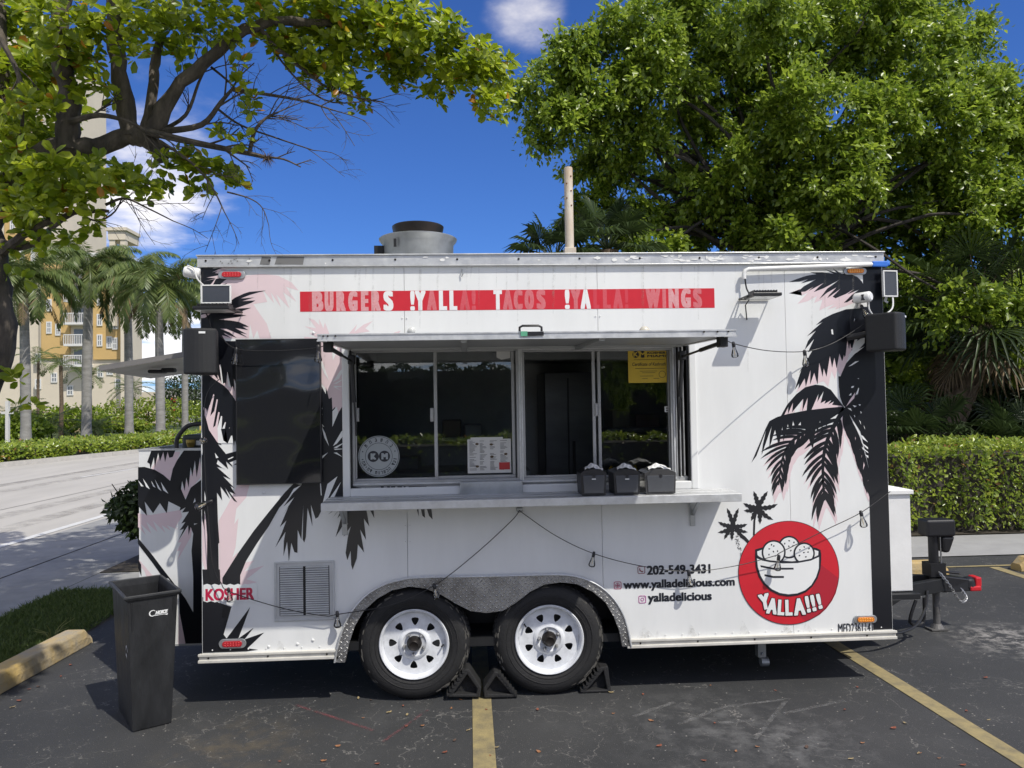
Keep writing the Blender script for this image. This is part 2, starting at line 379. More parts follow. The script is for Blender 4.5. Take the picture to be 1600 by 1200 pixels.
# keep the wall cut simple: the arch's outer line, set inwards so that the trim covers its edge
cut = [(FP(x, y)[0], FP(x, y)[1]) for (x, y) in [(532, 1036), (538, 1003), (547, 976), (561, 951), (580, 932), (604, 918), (632, 909), (665, 906), (850, 902), (885, 902), (912, 908), (936, 922), (954, 940), (967, 962), (975, 985), (979, 1012)]]
def wall_panels():
    bm = bmesh.new(); z1 = 2.70; zb = ZB+.02
    outline = [(0.0, zb), (cut[0][0], zb)] + [(p[0], max(p[1], zb+.002)) for p in cut[1:-1]] + [(cut[-1][0], zb), (TL, zb), (TL, z1), (0.0, z1)]
    hole = [(WX0, WZ0), (WX0, WZ1), (WX1, WZ1), (WX1, WZ0)]
    loops = [[Vector((a, b, 0)) for a, b in outline], [Vector((a, b, 0)) for a, b in hole]]
    flat = [p for l in loops for p in l]; vs = [bm.verts.new((p.x, 0, p.y)) for p in flat]
    for t in tessellate_polygon(loops):
        try: bm.faces.new([vs[i] for i in t])
        except ValueError: pass
    seams = [FX(331, 640), FX(634, 640), FX(937, 640), FX(1231, 640)]
    for sx in seams:
        for e in (-.0012, .0012):
            bmesh.ops.bisect_plane(bm, geom=bm.verts[:]+bm.edges[:]+bm.faces[:], plane_co=(sx+e, 0, 0), plane_no=(1, 0, 0))
    edges = [-1]+seams+[99]
    for i in range(len(edges)-1):
        mb = MB(); idx = {}
        for f in bm.faces:
            c = f.calc_center_median()
            if edges[i]+.0012 < c.x < edges[i+1]-.0012:
                ids = []
                for v in f.verts:
                    if v not in idx: idx[v] = len(mb.v); mb.v.append(tuple(v.co))
                    ids.append(idx[v])
                n = f.normal if f.normal.length else Vector((0, -1, 0)); f.normal_update()
                mb.f.append(tuple(ids if f.normal.y < 0 else ids[::-1]))
        for o in build_split(mb, 'wall_panel', MT['white'], T, -.0005):
            s = o.modifiers.new('thickness', 'SOLIDIFY'); s.thickness = .03; s.offset = -1
    bm.free()
wall_panels()
body = MB()
body.box(-.002, .03, .03, TW, ZB+.02, 2.69).box(TL-.03, TL+.002, .03, TW, ZB+.02, 2.69).box(-.002, TL+.002, TW, TW+.04, ZB+.02, 2.69)
body.build('end_wall', MT['white'], T)
MB().box(-.006, TL+.006, -.004, TW+.045, 2.695, 2.715).build('roof', MT['alu_dull'], T)
MB().box(.02, TL-.02, .035, TW, ZB+.03, ZB+.08).build('floor_deck', MT['dark_steel'], T)
# interior behind the window
inn = mat('interior_steel', (.42, .43, .42), .4, .35, .25, 3)
MB().box(.05, TL-.05, TW-.06, TW-.02, .5, 2.68).build('interior_wall', inn, T)
MB().box(.05, TL-.05, .04, TW-.08, 2.60, 2.64).build('interior_ceiling', mat('interior_ceiling_dark', (.12, .12, .12), .6), T)
MB().box(2.22, 2.62, 1.35, 1.95, .5, 2.05).build('fridge', mat('dark_fridge_steel', (.13, .135, .14), .3, .5, .3, 2.5, stretch=(1, 1, 3)), T, bevel=.01)
MB().box(2.405, 2.415, 1.335, 1.349, .6, 2.0).box(2.44, 2.46, 1.32, 1.345, 1.2, 1.5).build('fridge_handle', MT['dark_steel'], T)
MB().box(.3, 2.1, 1.30, 1.98, .5, 1.28).build('stove', inn, T, bevel=.01)
MB().box(.3, 3.4, 1.45, 2.0, 2.15, 2.55).build('extractor_hood', inn, T, bevel=.02)
MB().box(.5, 3.6, .10, .42, 1.16, 1.20).build('inner_counter', inn, T)
for (xa, xb, za, zb_, nm, cc_) in ((.55, .80, 1.28, 1.42, 'stock_pot', (.4, .4, .4)), (.95, 1.20, 1.28, 1.38, 'stock_pot', (.35, .35, .36)), (1.35, 1.75, 1.50, 1.54, 'wall_shelf', (.4, .4, .4)), (1.40, 1.55, 1.54, 1.68, 'carton', (.30, .22, .13)), (1.58, 1.72, 1.54, 1.64, 'carton', (.5, .5, .48)), (2.75, 3.4, 1.55, 1.59, 'wall_shelf', (.4, .4, .4)), (2.80, 2.95, 1.59, 1.74, 'carton', (.45, .40, .30)), (3.0, 3.2, 1.59, 1.70, 'carton', (.25, .10, .07)), (2.7, 3.3, .5, 1.25, 'prep_counter', (.4, .4, .4))):
    MB().box(xa, xb, 1.55, 1.9, za, zb_).build(nm, mat('interior_'+nm+str(int(xa*100)), cc_, .45, .2), T, bevel=.01)
# roof rail with its screws and sealant flakes
zr0, zr1 = 2.663, 2.732
rail = MB().box(-.012, TL+.004, -.022, 0.0, zr0, zr1-.008).box(-.016, TL+.008, -.032, .05, zr1-.008, zr1).box(-.012, TL+.004, -.026, -.0, zr0-.006, zr0)
RL = rail.build('roof_rail', MT['alu'], T, bevel=.002)
flake = mat('sealant_flakes', (.82, .82, .80), .7); grime = mat('rail_grime', (.17, .17, .17), .8)
fl, fd = MB(), MB(); rr = random.Random(3)
def blob(mb, cx, cz, rx, rz, y):
    n = 11; mb.sheet([[(cx+rx*math.cos(2*math.pi*k/n)*rr.uniform(.5, 1.15), max(zr0+.004, min(zr1-.012, cz+rz*math.sin(2*math.pi*k/n)*rr.uniform(.5, 1.15)))) for k in range(n)]], y)
for k in range(60):
    x = rr.choice([rr.uniform(.2, 4.2), rr.uniform(2.6, 4.2), rr.uniform(2.6, 4.2)])
    blob(fl, x, rr.uniform(zr0+.012, zr1-.018), rr.uniform(.006, .032), rr.uniform(.004, .012), -.0225-.00005*k)
for (a, b) in ((.45, .62), (.36, .42)): fd.sheet([[(a, zr0+.008), (b, zr0+.006), (b+.01, zr1-.014), (a+.015, zr1-.012)]], -.0224)
for k in range(14): blob(fd, rr.uniform(.02, .5), rr.uniform(zr0+.01, zr1-.02), .006, .004, -.0256-.0001*k)
fl.build('sealant', flake, RL, kind='stuff'); fd.build('grime', grime, RL, kind='stuff')
sc = MB()
for k in range(12): sc.lathe([(.007, 0), (.006, -.004), (.001, -.005)], (.04+k*.38, -.0225, (zr0+zr1)/2), 'Y', 8)
sc.build('screws', MT['grease'], RL, kind='stuff')
# bottom trim
bt0, bt1 = .281, .335
BTs = []
for (a, b) in ((-.016, FX(530, 1030)), (FX(980, 1008), TL+.012)):
    BTs.append(MB().box(a, b, -.014, .002, bt0+.002, bt1-.002).box(a-.003, b+.003, -.026, -.014, bt1-.016, bt1).box(a-.003, b+.003, -.026, -.014, bt0, bt0+.018).build('bottom_trim', MT['alu_white'], T, bevel=.003))
BTm = BTs[0]
sc = MB()
for x in list(np.arange(.04, FX(520, 1030), .35))+list(np.arange(FX(1000, 1008), TL, .36)): sc.lathe([(.006, 0), (.005, -.004), (.001, -.005)], (x, -.0145, (bt0+bt1)/2), 'Y', 8)
sc.build('screws', MT['grease'], BTm, kind='stuff')
# wheel-arch trim of tread plate and dark well
arch = ao + ai[::-1]
A = MB().slab([arch], -.026, .01)
A.build('fender', MT['tread'], T, bevel=.004)
lip = MB().tube([(p[0], -.028, p[1]) for p in smooth_path([(q[0], q[1], 0) for q in ao], 3) for p in [p]], .006, 6)
lip.build('fender_lip', MT['alu'], T, smooth=True)
wa0, wa1 = FX(533, 1000), FX(978, 1000)
MB().box(wa0, wa1, .36, .38, ZB, .86).box(wa0, wa0+.02, .03, .36, ZB+.02, .86).box(wa1-.02, wa1, .03, .36, ZB+.02, .86).box(wa0, wa1, .03, .38, .80, .82).build('wheel_well', MT['dark_steel'], T)
# chassis and axles under the floor
ch = MB().box(.05, 4.25, .42, .48, .19, .29).box(.05, 4.25, 1.62, 1.68, .19, .29)
for x in (.1, .6, 3.0, 3.6, 4.2): ch.box(x, x+.06, .48, 1.62, .18, .28)
ch.tube([(1.263, .2, .345), (1.263, 1.9, .345)], .035).tube([(2.092, .2, .345), (2.092, 1.9, .345)], .035)
ch.build('chassis', MT['dark_steel'], T)
tk = onY(1345, 1005, .25); MB().lathe([(.02, -.2), (.06, -.19), (.06, .19), (.02, .2)], (tk.x-.05, .4, .25), 'X', 16).build('grey_water_pipe', mat('grey_pvc', (.3, .31, .31), .5), T, smooth=True)
st = onY(1190, 1032, .30)
leg = MB().box(st.x-.03, st.x+.025, .28, .335, .095, .30).lathe([(.030, -.026), (.030, .026)], (st.x+.014, .29, .065), 'X', 16).lathe([(.010, -.03), (.010, -.01)], (st.x-.004, .29, .12), 'Y', 10)
leg.build('stabilizer_foot', MT['steel'], T, bevel=.003)
# ---- wheels
def wheel(cx, rot):
    cz, y0 = .343, .004
    W = bpy.data.objects.new('wheel', None); COL.objects.link(W); W.parent = T; W.location = (cx, y0+.1, cz)
    tp = [(.205, .03), (.215, .006), (.235, -.006), (.27, -.012), (.305, -.006), (.325, .012), (.338, .035), (.343, .06), (.343, .15), (.335, .18), (.30, .20), (.20, .20)]
    tyre = MB().lathe(tp, (cx, y0, cz), 'Y', 72, caps=False)
    tr = MB()     # tread blocks and sidewall ribs
    for k in range(60):
        a = 2*math.pi*k/60
        for (h0, h1, sh) in ((.03, .062, 0), (.068, .10, .5), (.106, .138, 0)):
            a0 = a+sh*2*math.pi/60; da = .072
            q = lambda r, h, an: (cx+r*math.cos(an), y0+h, cz+r*math.sin(an))
            r0, r1 = (.336 if h0 < .05 else .341), (.342 if h0 < .05 else .348)
            tr.hexa([q(r0, h0, a0), q(r0, h1, a0), q(r0, h1, a0+da), q(r0, h0, a0+da)], [q(r1, h0+.004, a0), q(r1, h1, a0), q(r1, h1, a0+da), q(r1, h0+.004, a0+da)])
    to = tyre.build('tyre', MT['rubber'], W, smooth=True)
    tr.build('tread', MT['rubber'], to)
    rb = MB().lathe([(.262, -.0105), (.264, -.0145), (.267, -.0145), (.269, -.0118)], (cx, y0, cz), 'Y', 64, caps=False).lathe([(.232, -.004), (.234, -.009), (.237, -.009), (.239, -.006)], (cx, y0, cz), 'Y', 64, caps=False)
    rb.build('sidewall_rib', MT['rubber'], to, smooth=True)
    # dried dirt on the sidewall
    dm = MB(); r2 = random.Random(int(cx*100))
    for k in range(70):
        a = r2.choice([r2.uniform(-1.1, .9), r2.uniform(-1.1, .3), r2.uniform(1.6, 3.9)]); rr_ = r2.uniform(.312, .334)
        w = r2.uniform(.008, .03); h = r2.uniform(.002, .007); yy = y0+ (-.004+(rr_-.305)*.9)-.003-.00002*k
        pts = []
        for j in range(7):
            t = 2*math.pi*j/7; aa = a+w*math.cos(t)*r2.uniform(.5, 1.2)/rr_; q = rr_+h*math.sin(t)*r2.uniform(.5, 1.2); pts.append((cx+q*math.cos(aa), cz+q*math.sin(aa)))
        dm.sheet([pts], yy)
    dm.build('dirt', mat('dry_mud', (.10, .095, .085), .9), to, kind='stuff')
    rim = MB().lathe([(.205, .05), (.212, .012), (.214, -.002), (.209, -.008), (.200, -.004), (.196, .010), (.190, .030), (.175, .036), (.168, .050)], (cx, y0, cz), 'Y', 64, caps=False)
    ro = rim.build('rim', MT['rim'], W, smooth=True)
    # spoke disc with eight windows
    def circ(r, n): return [(cx+r*math.cos(2*math.pi*k/n), cz+r*math.sin(2*math.pi*k/n)) for k in range(n)]
    holes = []
    for k in range(8):
        a = rot+2*math.pi*(k+.5)/8; pl = []
        for (dr, dt) in ((.146, -.155), (.154, -.12), (.156, 0), (.154, .12), (.146, .155), (.134, .145), (.116, .09), (.106, .0), (.116, -.09), (.134, -.145)):
            pl.append((cx+dr*math.cos(a+dt), cz+dr*math.sin(a+dt)))
        holes.append(pl)
    sp = MB().slab([circ(.186, 72), circ(.046, 24)]+holes, y0+.030, y0+.037)
    so_ = sp.build('spoke_disc', MT['rim'], W, bevel=.003)
    sp2 = MB().lathe([(.100, .030), (.092, .020), (.080, .014), (.074, .014), (.066, .022), (.046, .024)], (cx, y0, cz), 'Y', 40, caps=False)
    sp2.build('hub_dish', MT['rim'], W, smooth=True)
    MB().lathe([(.20, .075), (.04, .075)], (cx, y0, cz), 'Y', 32, caps=False).build('drum', MT['dark_steel'], W)
    hb = MB().lathe([(.046, .03), (.040, -.004), (.036, -.010), (.031, -.028), (.026, -.032), (.022, -.030), (.012, -.026), (.001, -.026)], (cx, y0, cz), 'Y', 24)
    hb.build('hub_cap', MT['grease'], W, smooth=True)
    for k in range(5):
        a = rot+.5+2*math.pi*k/5
        MB().lathe([(.011, .02), (.011, .004), (.008, -.004), (.004, -.008)], (cx+.062*math.cos(a), y0, cz+.062*math.sin(a)), 'Y', 6).build('lug_nut', MT['chrome'], W)
    v = rot+2.6 if cx > 1.7 else rot-.45
    MB().tube([(cx+.178*math.cos(v), y0+.03, cz+.178*math.sin(v)), (cx+.168*math.cos(v), y0-.004, cz+.168*math.sin(v))], .005, 8).build('valve', MT['black'], W)
wheel(1.263, .35); wheel(2.092, .0)
# ---- serving window units
gy = .055
def pxbox(x0, y0, x1, y1, Y):
    a = onY(x0, y1, Y); b = onY(x1, y0, Y); return a.x, b.x, (onY(x0, y1, Y).z+onY(x1, y1, Y).z)/2, (onY(x0, y0, Y).z+onY(x1, y0, Y).z)/2
def frame(name, bx, w, y0, y1, m, parent=T, bev=.003):
    x0, x1, z0, z1 = bx
    f = MB().box(x0, x1, y0, y1, z0, z0+w).box(x0, x1, y0, y1, z1-w, z1).box(x0, x0+w, y0, y1, z0+w, z1-w).box(x1-w, x1, y0, y1, z0+w, z1-w)
    return f.build(name, m, parent, bevel=bev)
# white casing round the opening
cs = (WX0-.045, WX1+.045, WZ0-.05, WZ1+.01)
casing_m = MT['white']
x0, x1, z0, z1 = cs
MB().box(WX1, x1, -.022, .0, z0, z1).box(WX0, WX1, -.0225, .0, z0, WZ0).box(x0, WX0, -.022, 0, z0, z1).build('window_casing', casing_m, T, bevel=.006)
MB().box(WX0, WX0+.012, -.005, .12, WZ0, WZ1).box(WX1-.012, WX1, -.005, .12, WZ0, WZ1).box(WX0, WX1, -.006, .12, WZ1-.012, WZ1).build('jamb', MT['dark_steel'], T)
def sliding(name, outer, panes, divx):
    bx = pxbox(*outer, gy-.02); Wn = bpy.data.objects.new('sliding_window', None); COL.objects.link(Wn); Wn.parent = T; Wn.location = (bx[0], gy, bx[2])
    frame('frame', bx, .032, gy-.045, gy+.03, MT['alu_dull'], Wn)
    frame('frame_lip', (bx[0]+.006, bx[1]-.006, bx[2]+.006, bx[3]-.006), .012, gy-.053, gy-.045, MT['alu'], Wn)
    for i, (pb, has) in enumerate(panes):
        p = pxbox(*pb, gy)
        yy = gy-.012 if i == 0 else gy+.006
        frame('sash', (p[0]-.020, p[1]+.020, p[2]-.022, p[3]+.018), .02, yy-.009, yy+.009, MT['alu_dull'], Wn)
        if has: MB().box(p[0]-.002, p[1]+.002, yy-.002, yy+.002, p[2]-.002, p[3]+.002).build('pane', MT['glass'], Wn)
    for (hx, hy) in divx:
        h = onY(hx, hy, gy); MB().box(h.x-.008, h.x+.004, gy-.035, gy-.02, h.z-.035, h.z+.035).box(h.x-.014, h.x+.008, gy-.028, gy-.019, h.z-.042, h.z+.042).build('latch', MT['alu_dull'], Wn, bevel=.003)
    return Wn
SW1 = sliding('sliding_window', (548, 542, 813, 757), [((559, 549, 677, 746), True), ((685, 549, 798, 742), True)], [(560, 648), (676, 648)])
SW2 = sliding('sliding_window', (813.8, 541, 1052, 752), [((820, 546, 923, 741), False), ((941, 546, 1042, 741), True)], [(931, 640)])
g = MB()      # gaskets and tracks between the units and the opening
for k, xx in enumerate((1054, 1060, 1066)):
    a = FX(xx, 650, .03); g.box(a, a+.008, .0+.006*k, .09, WZ0+.03, WZ1-.03)
g.box(WX0, WX1, .02, .10, WZ0, WZ0+.028).build('track', MT['alu_dull'], T, bevel=.002)
MB().box(WX0+.012, WX1-.012, .005, .035, WZ1-.022, WZ1-.012).build('head_track', MT['alu_dull'], T)
sp = pxbox(719, 752, 816, 776, -.03); MB().box(sp[0], sp[1], -.05, .03, sp[2], sp[3]).build('sill_box', MT['steel'], T, bevel=.003)
# stickers and papers on the glass
def disc(cx, cz, r, y, n=48): return MB().sheet([[(cx+r*math.cos(2*math.pi*k/n), cz+r*math.sin(2*math.pi*k/n)) for k in range(n)]], y)
SY = gy-.0125-.0035
c0 = onY(592, 713, SY); rs = .0325*3.9
stk = MB(); stk_m = mat('frosted_sticker', (.34, .37, .38), .6)
def ring(mb, cx, cz, ra, rb, y, n=48):
    mb.sheet([[(cx+ra*math.cos(2*math.pi*k/n), cz+ra*math.sin(2*math.pi*k/n)) for k in range(n)], [(cx+rb*math.cos(2*math.pi*k/n), cz+rb*math.sin(2*math.pi*k/n)) for k in range(n)]], y)
Sd = disc(c0.x, c0.z, rs, SY).build('window_sticker', stk_m, SW1)
ik = MB(); ring(ik, c0.x, c0.z, rs*.965, rs*.94, SY-.0006); ring(ik, c0.x, c0.z, rs*.66, rs*.64, SY-.0006)
for sx in (-1, 1):
    n = 32; ik.sheet([[(c0.x+sx*rs*.27+rs*.27*math.cos(2*math.pi*k/n), c0.z+rs*.27*math.sin(2*math.pi*k/n)) for k in range(n)]], SY-.0007-.0002*(sx+1))
def arc_text(mb, body, cx, cz, r, h, y, a0, a1, top=True):
    n = len(body)
    for i, chx in enumerate(body):
        if chx == ' ': continue
        an = a0+(a1-a0)*(i+.5)/n; x, z = cx+r*math.cos(an), cz+r*math.sin(an)
        w = h*.62 if chx not in "יו'" else h*.25; hh = h if chx not in "י'" else h*.5
        add_text(mb, chx, x-w/2, x+w/2, z-hh/2, z+hh/2, y, h*.035, rot=an-math.pi/2 if top else an+math.pi/2)
arc_text(ik, 'בהשגחת'[::-1], c0.x, c0.z, rs*.80, rs*.17, SY-.0008, R(150), R(30))
arc_text(ik, "ועד הכשרות דמיאמי"[::-1], c0.x, c0.z, rs*.80, rs*.16, SY-.0008, R(185), R(355), top=False)
for sx in (-1, 1): ik.sheet([[(c0.x+sx*rs*.78+.004*math.cos(k), c0.z+rs*.24+.004*math.sin(k)) for k in range(6)]], SY-.0008)
ik.build('sticker_print', MT['ink'], Sd)
km = MB(); add_text(km, 'K', c0.x-rs*.40, c0.x-rs*.13, c0.z-rs*.15, c0.z+rs*.15, SY-.0016, .004); add_text(km, 'M', c0.x+rs*.12, c0.x+rs*.44, c0.z-rs*.15, c0.z+rs*.15, SY-.0016, .004)
km.build('sticker_monogram', stk_m, Sd)
paper = mat('menu_paper', (.62, .62, .60), .8, 0, .05, 20); paper_d = mat('grey_paper', (.34, .34, .34), .8)
PY = gy+.006-.0045
p = pxbox(731, 686, 798, 739, PY)
mn = MB().box(p[0], p[1], PY-.001, PY, p[2], p[3]).box(p[0]+.02, p[1]-.05, PY-.0022, PY-.0012, p[3]-.05, p[3]+.012).build('menu_sheet', paper, SW1)
pr = MB()
for ci in range(4):
    xa = p[0]+.012+ci*.064
    for k in range(26):
        if rr.random() < .2: continue
        zz = p[3]-.012-k*.0072; pr.box(xa, xa+rr.uniform(.018, .046), PY-.0032, PY-.0024, zz, zz+.0022)
pr.build('print', MT['ink'], mn)
ph = MB()
for (fx, fz) in ((.22, .86), (.55, .84), (.56, .48), (.22, .2), (.88, .55)): ph.sheet([[(p[0]+(p[1]-p[0])*fx+.012*math.cos(k), p[2]+(p[3]-p[2])*fz+.008*math.sin(k)) for k in range(6)]], PY-.0034)
ph.build('food_picture', mat('food_brown', (.10, .06, .03), .6), mn)
MB().box(p[1]-.075, p[1]-.008, PY-.0034, PY-.0026, p[2]+.02, p[2]+.065).build('red_advert', mat('advert_red', (.42, .03, .03), .6), mn)
q = pxbox(776, 549, 797, 562, PY); MB().sheet([[(q[0], q[2]+.015), (q[0]+.03, q[2]), (q[1], q[2]+.01), (q[1], q[3]), (q[0], q[3])]], PY-.001).build('torn_paper', paper, SW1)
q = pxbox(587, 550, 655, 571, SY); q2 = pxbox(600, 571, 664, 598, SY)
MB().sheet([[(q[0], q[2]), (q[1], q[2]), (q[1], q[3]), (q[0], q[3])]], gy+.02).build('inner_paper', paper_d, SW1)
MB().sheet([[(q2[0], q2[3]), (q2[0]+.03, q2[2]), (q2[0]+.10, q2[2]+.03), (q2[1], q2[2]+.03), (q2[1]-.03, q2[3]+.08), (q2[0]+.02, q2[3]+.02)]], gy+.024).build('inner_paper', paper_d, SW1)
# certificate
p = pxbox(982, 547, 1041, 598, PY); cert = MB().box(p[0], p[1], PY-.001, PY, p[2], p[3]).build('certificate', mat('certificate_yellow', (.66, .46, .05), .7, 0, .08, 20), SW2)
wd, hg = p[1]-p[0], p[3]-p[2]; L = lambda u: p[0]+wd*u; Zv = lambda v: p[3]-hg*v
ci = MB()
for u in (.20, .38): ci.sheet([[(L(u)+.021*math.cos(2*math.pi*k/20), Zv(.13)+.022*math.sin(2*math.pi*k/20)) for k in range(20)]], PY-.0016-u*.001)
add_text(ci, 'KOSHER', L(.50), L(.98), Zv(.12), Zv(.05), PY-.0018, .0012); add_text(ci, 'MIAMI', L(.50), L(.98), Zv(.22), Zv(.15), PY-.0018, .0012)
add_text(ci, 'Certificate of Kashruth', L(.10), L(.97), Zv(.48), Zv(.38), PY-.0018, .0003, slant=.15)
for (v, a, b) in ((.30, .15, .95), (.57, .18, .95), (.65, .3, .75), (.70, .35, .7), (.80, .3, .65), (.88, .35, .5), (.88, .65, .8)): ci.box(L(a), L(b), PY-.0026, PY-.0018, Zv(v), Zv(v)+.0022)
ring(ci, L(.88), Zv(.75), .022, .0195, PY-.0018, 24)
ci.build('print', MT['ink'], cert)
ck = MB(); add_text(ck, 'K', L(.14), L(.26), Zv(.20), Zv(.06), PY-.003, .0015); add_text(ck, 'M', L(.30), L(.46), Zv(.20), Zv(.06), PY-.003, .0015); ck.build('monogram', cert.data.materials[0], cert)
q = pxbox(1039, 635, 1043, 644, PY); add_text(MB(), 'E', q[0]-.002, q[1], q[2], q[3], PY-.001, .002).build('window_letter', MT['deco_white'], SW2)
# ---- awning flap with gas struts
AX0, AX1, AD, AZ = .882, 2.975, .93, 2.150
fl_m = mat('flap_underside', (.40, .41, .41), .5, .2, .1, 4)
tilt = -.022
def flp(x, y, z): return (x, y, AZ+z+(-y/AD)*tilt)
Fp = bpy.data.objects.new('awning_flap', None); COL.objects.link(Fp); Fp.parent = T; Fp.location = (AX0, 0, AZ)
MB().hexa([flp(AX0+.01, -AD+.02, 0), flp(AX1-.01, -AD+.02, 0), flp(AX1-.01, -.004, 0), flp(AX0+.01, -.004, 0)], [flp(AX0+.01, -AD+.02, .022), flp(AX1-.01, -AD+.02, .022), flp(AX1-.01, -.004, .022), flp(AX0+.01, -.004, .022)]).build('panel', fl_m, Fp)
ed = MB().hexa([flp(AX0-.004, -AD, -.006), flp(AX1+.004, -AD, -.006), flp(AX1+.004, -AD+.03, -.006), flp(AX0-.004, -AD+.03, -.006)], [flp(AX0-.004, -AD, .026), flp(AX1+.004, -AD, .026), flp(AX1+.004, -AD+.03, .026), flp(AX0-.004, -AD+.03, .026)])
for xa in (AX0-.002, AX1-.026): ed.hexa([flp(xa, -AD+.03, -.006), flp(xa+.028, -AD+.03, -.006), flp(xa+.028, -.004, -.006), flp(xa, -.004, -.006)], [flp(xa, -AD+.03, .026), flp(xa+.028, -AD+.03, .026), flp(xa+.028, -.004, .026), flp(xa, -.004, .026)])
ed.build('flap_edge', MT['alu'], Fp, bevel=.003)
gr = MB().hexa([flp(AX0-.006, -AD-.004, -.008), flp(AX1+.006, -AD-.004, -.008), flp(AX1+.006, -AD+.001, -.008), flp(AX0-.006, -AD+.001, -.008)], [flp(AX0-.006, -AD-.004, -.001), flp(AX1+.006, -AD-.004, -.001), flp(AX1+.006, -AD+.001, -.001), flp(AX0-.006, -AD+.001, -.001)])
gr.hexa([flp(AX0-.006, -AD-.004, .022), flp(AX1+.006, -AD-.004, .022), flp(AX1+.006, -AD+.001, .022), flp(AX0-.006, -AD+.001, .022)], [flp(AX0-.006, -AD-.004, .029), flp(AX1+.006, -AD-.004, .029), flp(AX1+.006, -AD+.001, .029), flp(AX0-.006, -AD+.001, .029)])
gr.build('edge_rib', MT['alu'], Fp)
rib = MB()
for xx in (AX0+.70, AX0+1.40): rib.hexa([flp(xx, -AD+.03, -.02), flp(xx+.03, -AD+.03, -.02), flp(xx+.03, -.01, -.02), flp(xx, -.01, -.02)], [flp(xx, -AD+.03, 0), flp(xx+.03, -AD+.03, 0), flp(xx+.03, -.01, 0), flp(xx, -.01, 0)])
rib.hexa([flp(AX0+.03, -.07, -.012), flp(AX1-.03, -.07, -.012), flp(AX1-.03, -.03, -.012), flp(AX0+.03, -.03, -.012)], [flp(AX0+.03, -.07, 0), flp(AX1-.03, -.07, 0), flp(AX1-.03, -.03, 0), flp(AX0+.03, -.03, 0)])
rib.build('flap_rib', fl_m, Fp)
for (sx, xx) in ((1, AX0+.03), (-1, AX1-.03)):
    a = Vector(flp(xx-.004*sx, -.80, -.03)); b = Vector((xx, -.05, 2.075)); c = Vector((xx+.02*sx, -.02, 1.62))
    S = MB().tube([a, a.lerp(b, .5)], .012, 10).tube([a.lerp(b, .45), b], .007, 8)
    S.build('gas_strut', MT['black'], Fp, smooth=True)
    MB().tube([b, b.lerp(c, .55)], .013, 10).tube([b.lerp(c, .5), c], .006, 8).build('lower_strut', MT['black'], Fp, smooth=True)
    MB().box(a.x-.022, a.x+.022, a.y-.03, a.y+.03, a.z-.025, a.z+.03).build('strut_bracket', MT['dark_steel'], Fp, bevel=.004); MB().box(b.x-.02, b.x+.02, b.y-.025, b.y+.03, b.z-.02, b.z+.035).build('strut_bracket', MT['dark_steel'], Fp, bevel=.004)
AZ += tilt; hd = onY(829, 517, -AD)
MB().tube([(hd.x-.055, -AD-.004, AZ+.03), (hd.x-.055, -AD-.004, AZ+.05), (hd.x-.04, -AD-.004, AZ+.058), (hd.x+.04, -AD-.004, AZ+.058), (hd.x+.055, -AD-.004, AZ+.05), (hd.x+.055, -AD-.004, AZ+.03)], .006, 8).build('latch_loop', MT['black'], Fp, smooth=True)
MB().box(hd.x-.05, hd.x-.017, -AD-.010, -AD-.005, AZ+.006, AZ+.030).build('label_green', mat('label_green', (.10, .36, .22), .5), Fp)
MB().box(hd.x-.016, hd.x+.065, -AD-.010, -AD-.005, AZ+.008, AZ+.028).build('label_black', MT['black'], Fp)
for k, xx in enumerate((505, 512, 524, 1100, 1121, 1138)):
    a = onY(xx, 522, -AD-.002); MB().lathe([(.005, 0), (.004, -.004), (.001, -.005)], (a.x, -AD-.0045, AZ+.018), 'Y', 8).build('screw', MT['grease'], Fp)
MB().lathe([(.03, 0), (.028, .025), (.016, .04), (.002, .043)], (onY(1007, 510, -.6).x, -.6, AZ+.033-tilt*.35), 'Z', 16).build('marker_dome', mat('clear_cream_plastic', (.6, .57, .48), .2), Fp, smooth=True)
AZ -= tilt
# ---- counter shelf
SX0, SX1, SD, SZ1, SZ0 = onY(517, 778).x, onY(1131, 762).x, .315, 1.252, 1.205
sh_m = MT['alu_dull']
S_ = MB().box(SX0, SX1, -SD, -.003, SZ1-.008, SZ1).box(SX0, SX1, -SD-.003, -SD+.004, SZ0, SZ1-.001).box(SX0-.002, SX0+.004, -SD+.004, -.003, SZ0+.004, SZ1-.008).box(SX1-.004, SX1+.002, -SD+.004, -.003, SZ0+.004, SZ1-.008)
for yy in (-.10, -.20): S_.box(SX0, SX1, yy-.006, yy+.006, SZ1, SZ1+.004)
SH = S_.build('counter_shelf', MT['alu'], T, bevel=.003)
for xx in (538, 1083):
    a = onY(xx, 810, -.02)
    MB().box(a.x-.016, a.x+.016, -.012, -.003, 1.02, SZ0).box(a.x-.014, a.x+.014, -.20, -.012, SZ0-.014, SZ0).beam((a.x, -.012, 1.09), (a.x, -.16, SZ0-.01), .022, .010).build('shelf_bracket', MT['steel'], SH, bevel=.002)
hk = onY(812, 796, -.01); MB().lathe([(.022, -.003), (.020, -.012), (.008, -.018), (.008, -.03)], (hk.x, 0, hk.z), 'Y', 18).build('hook_plate', MT['steel'], T, smooth=True)
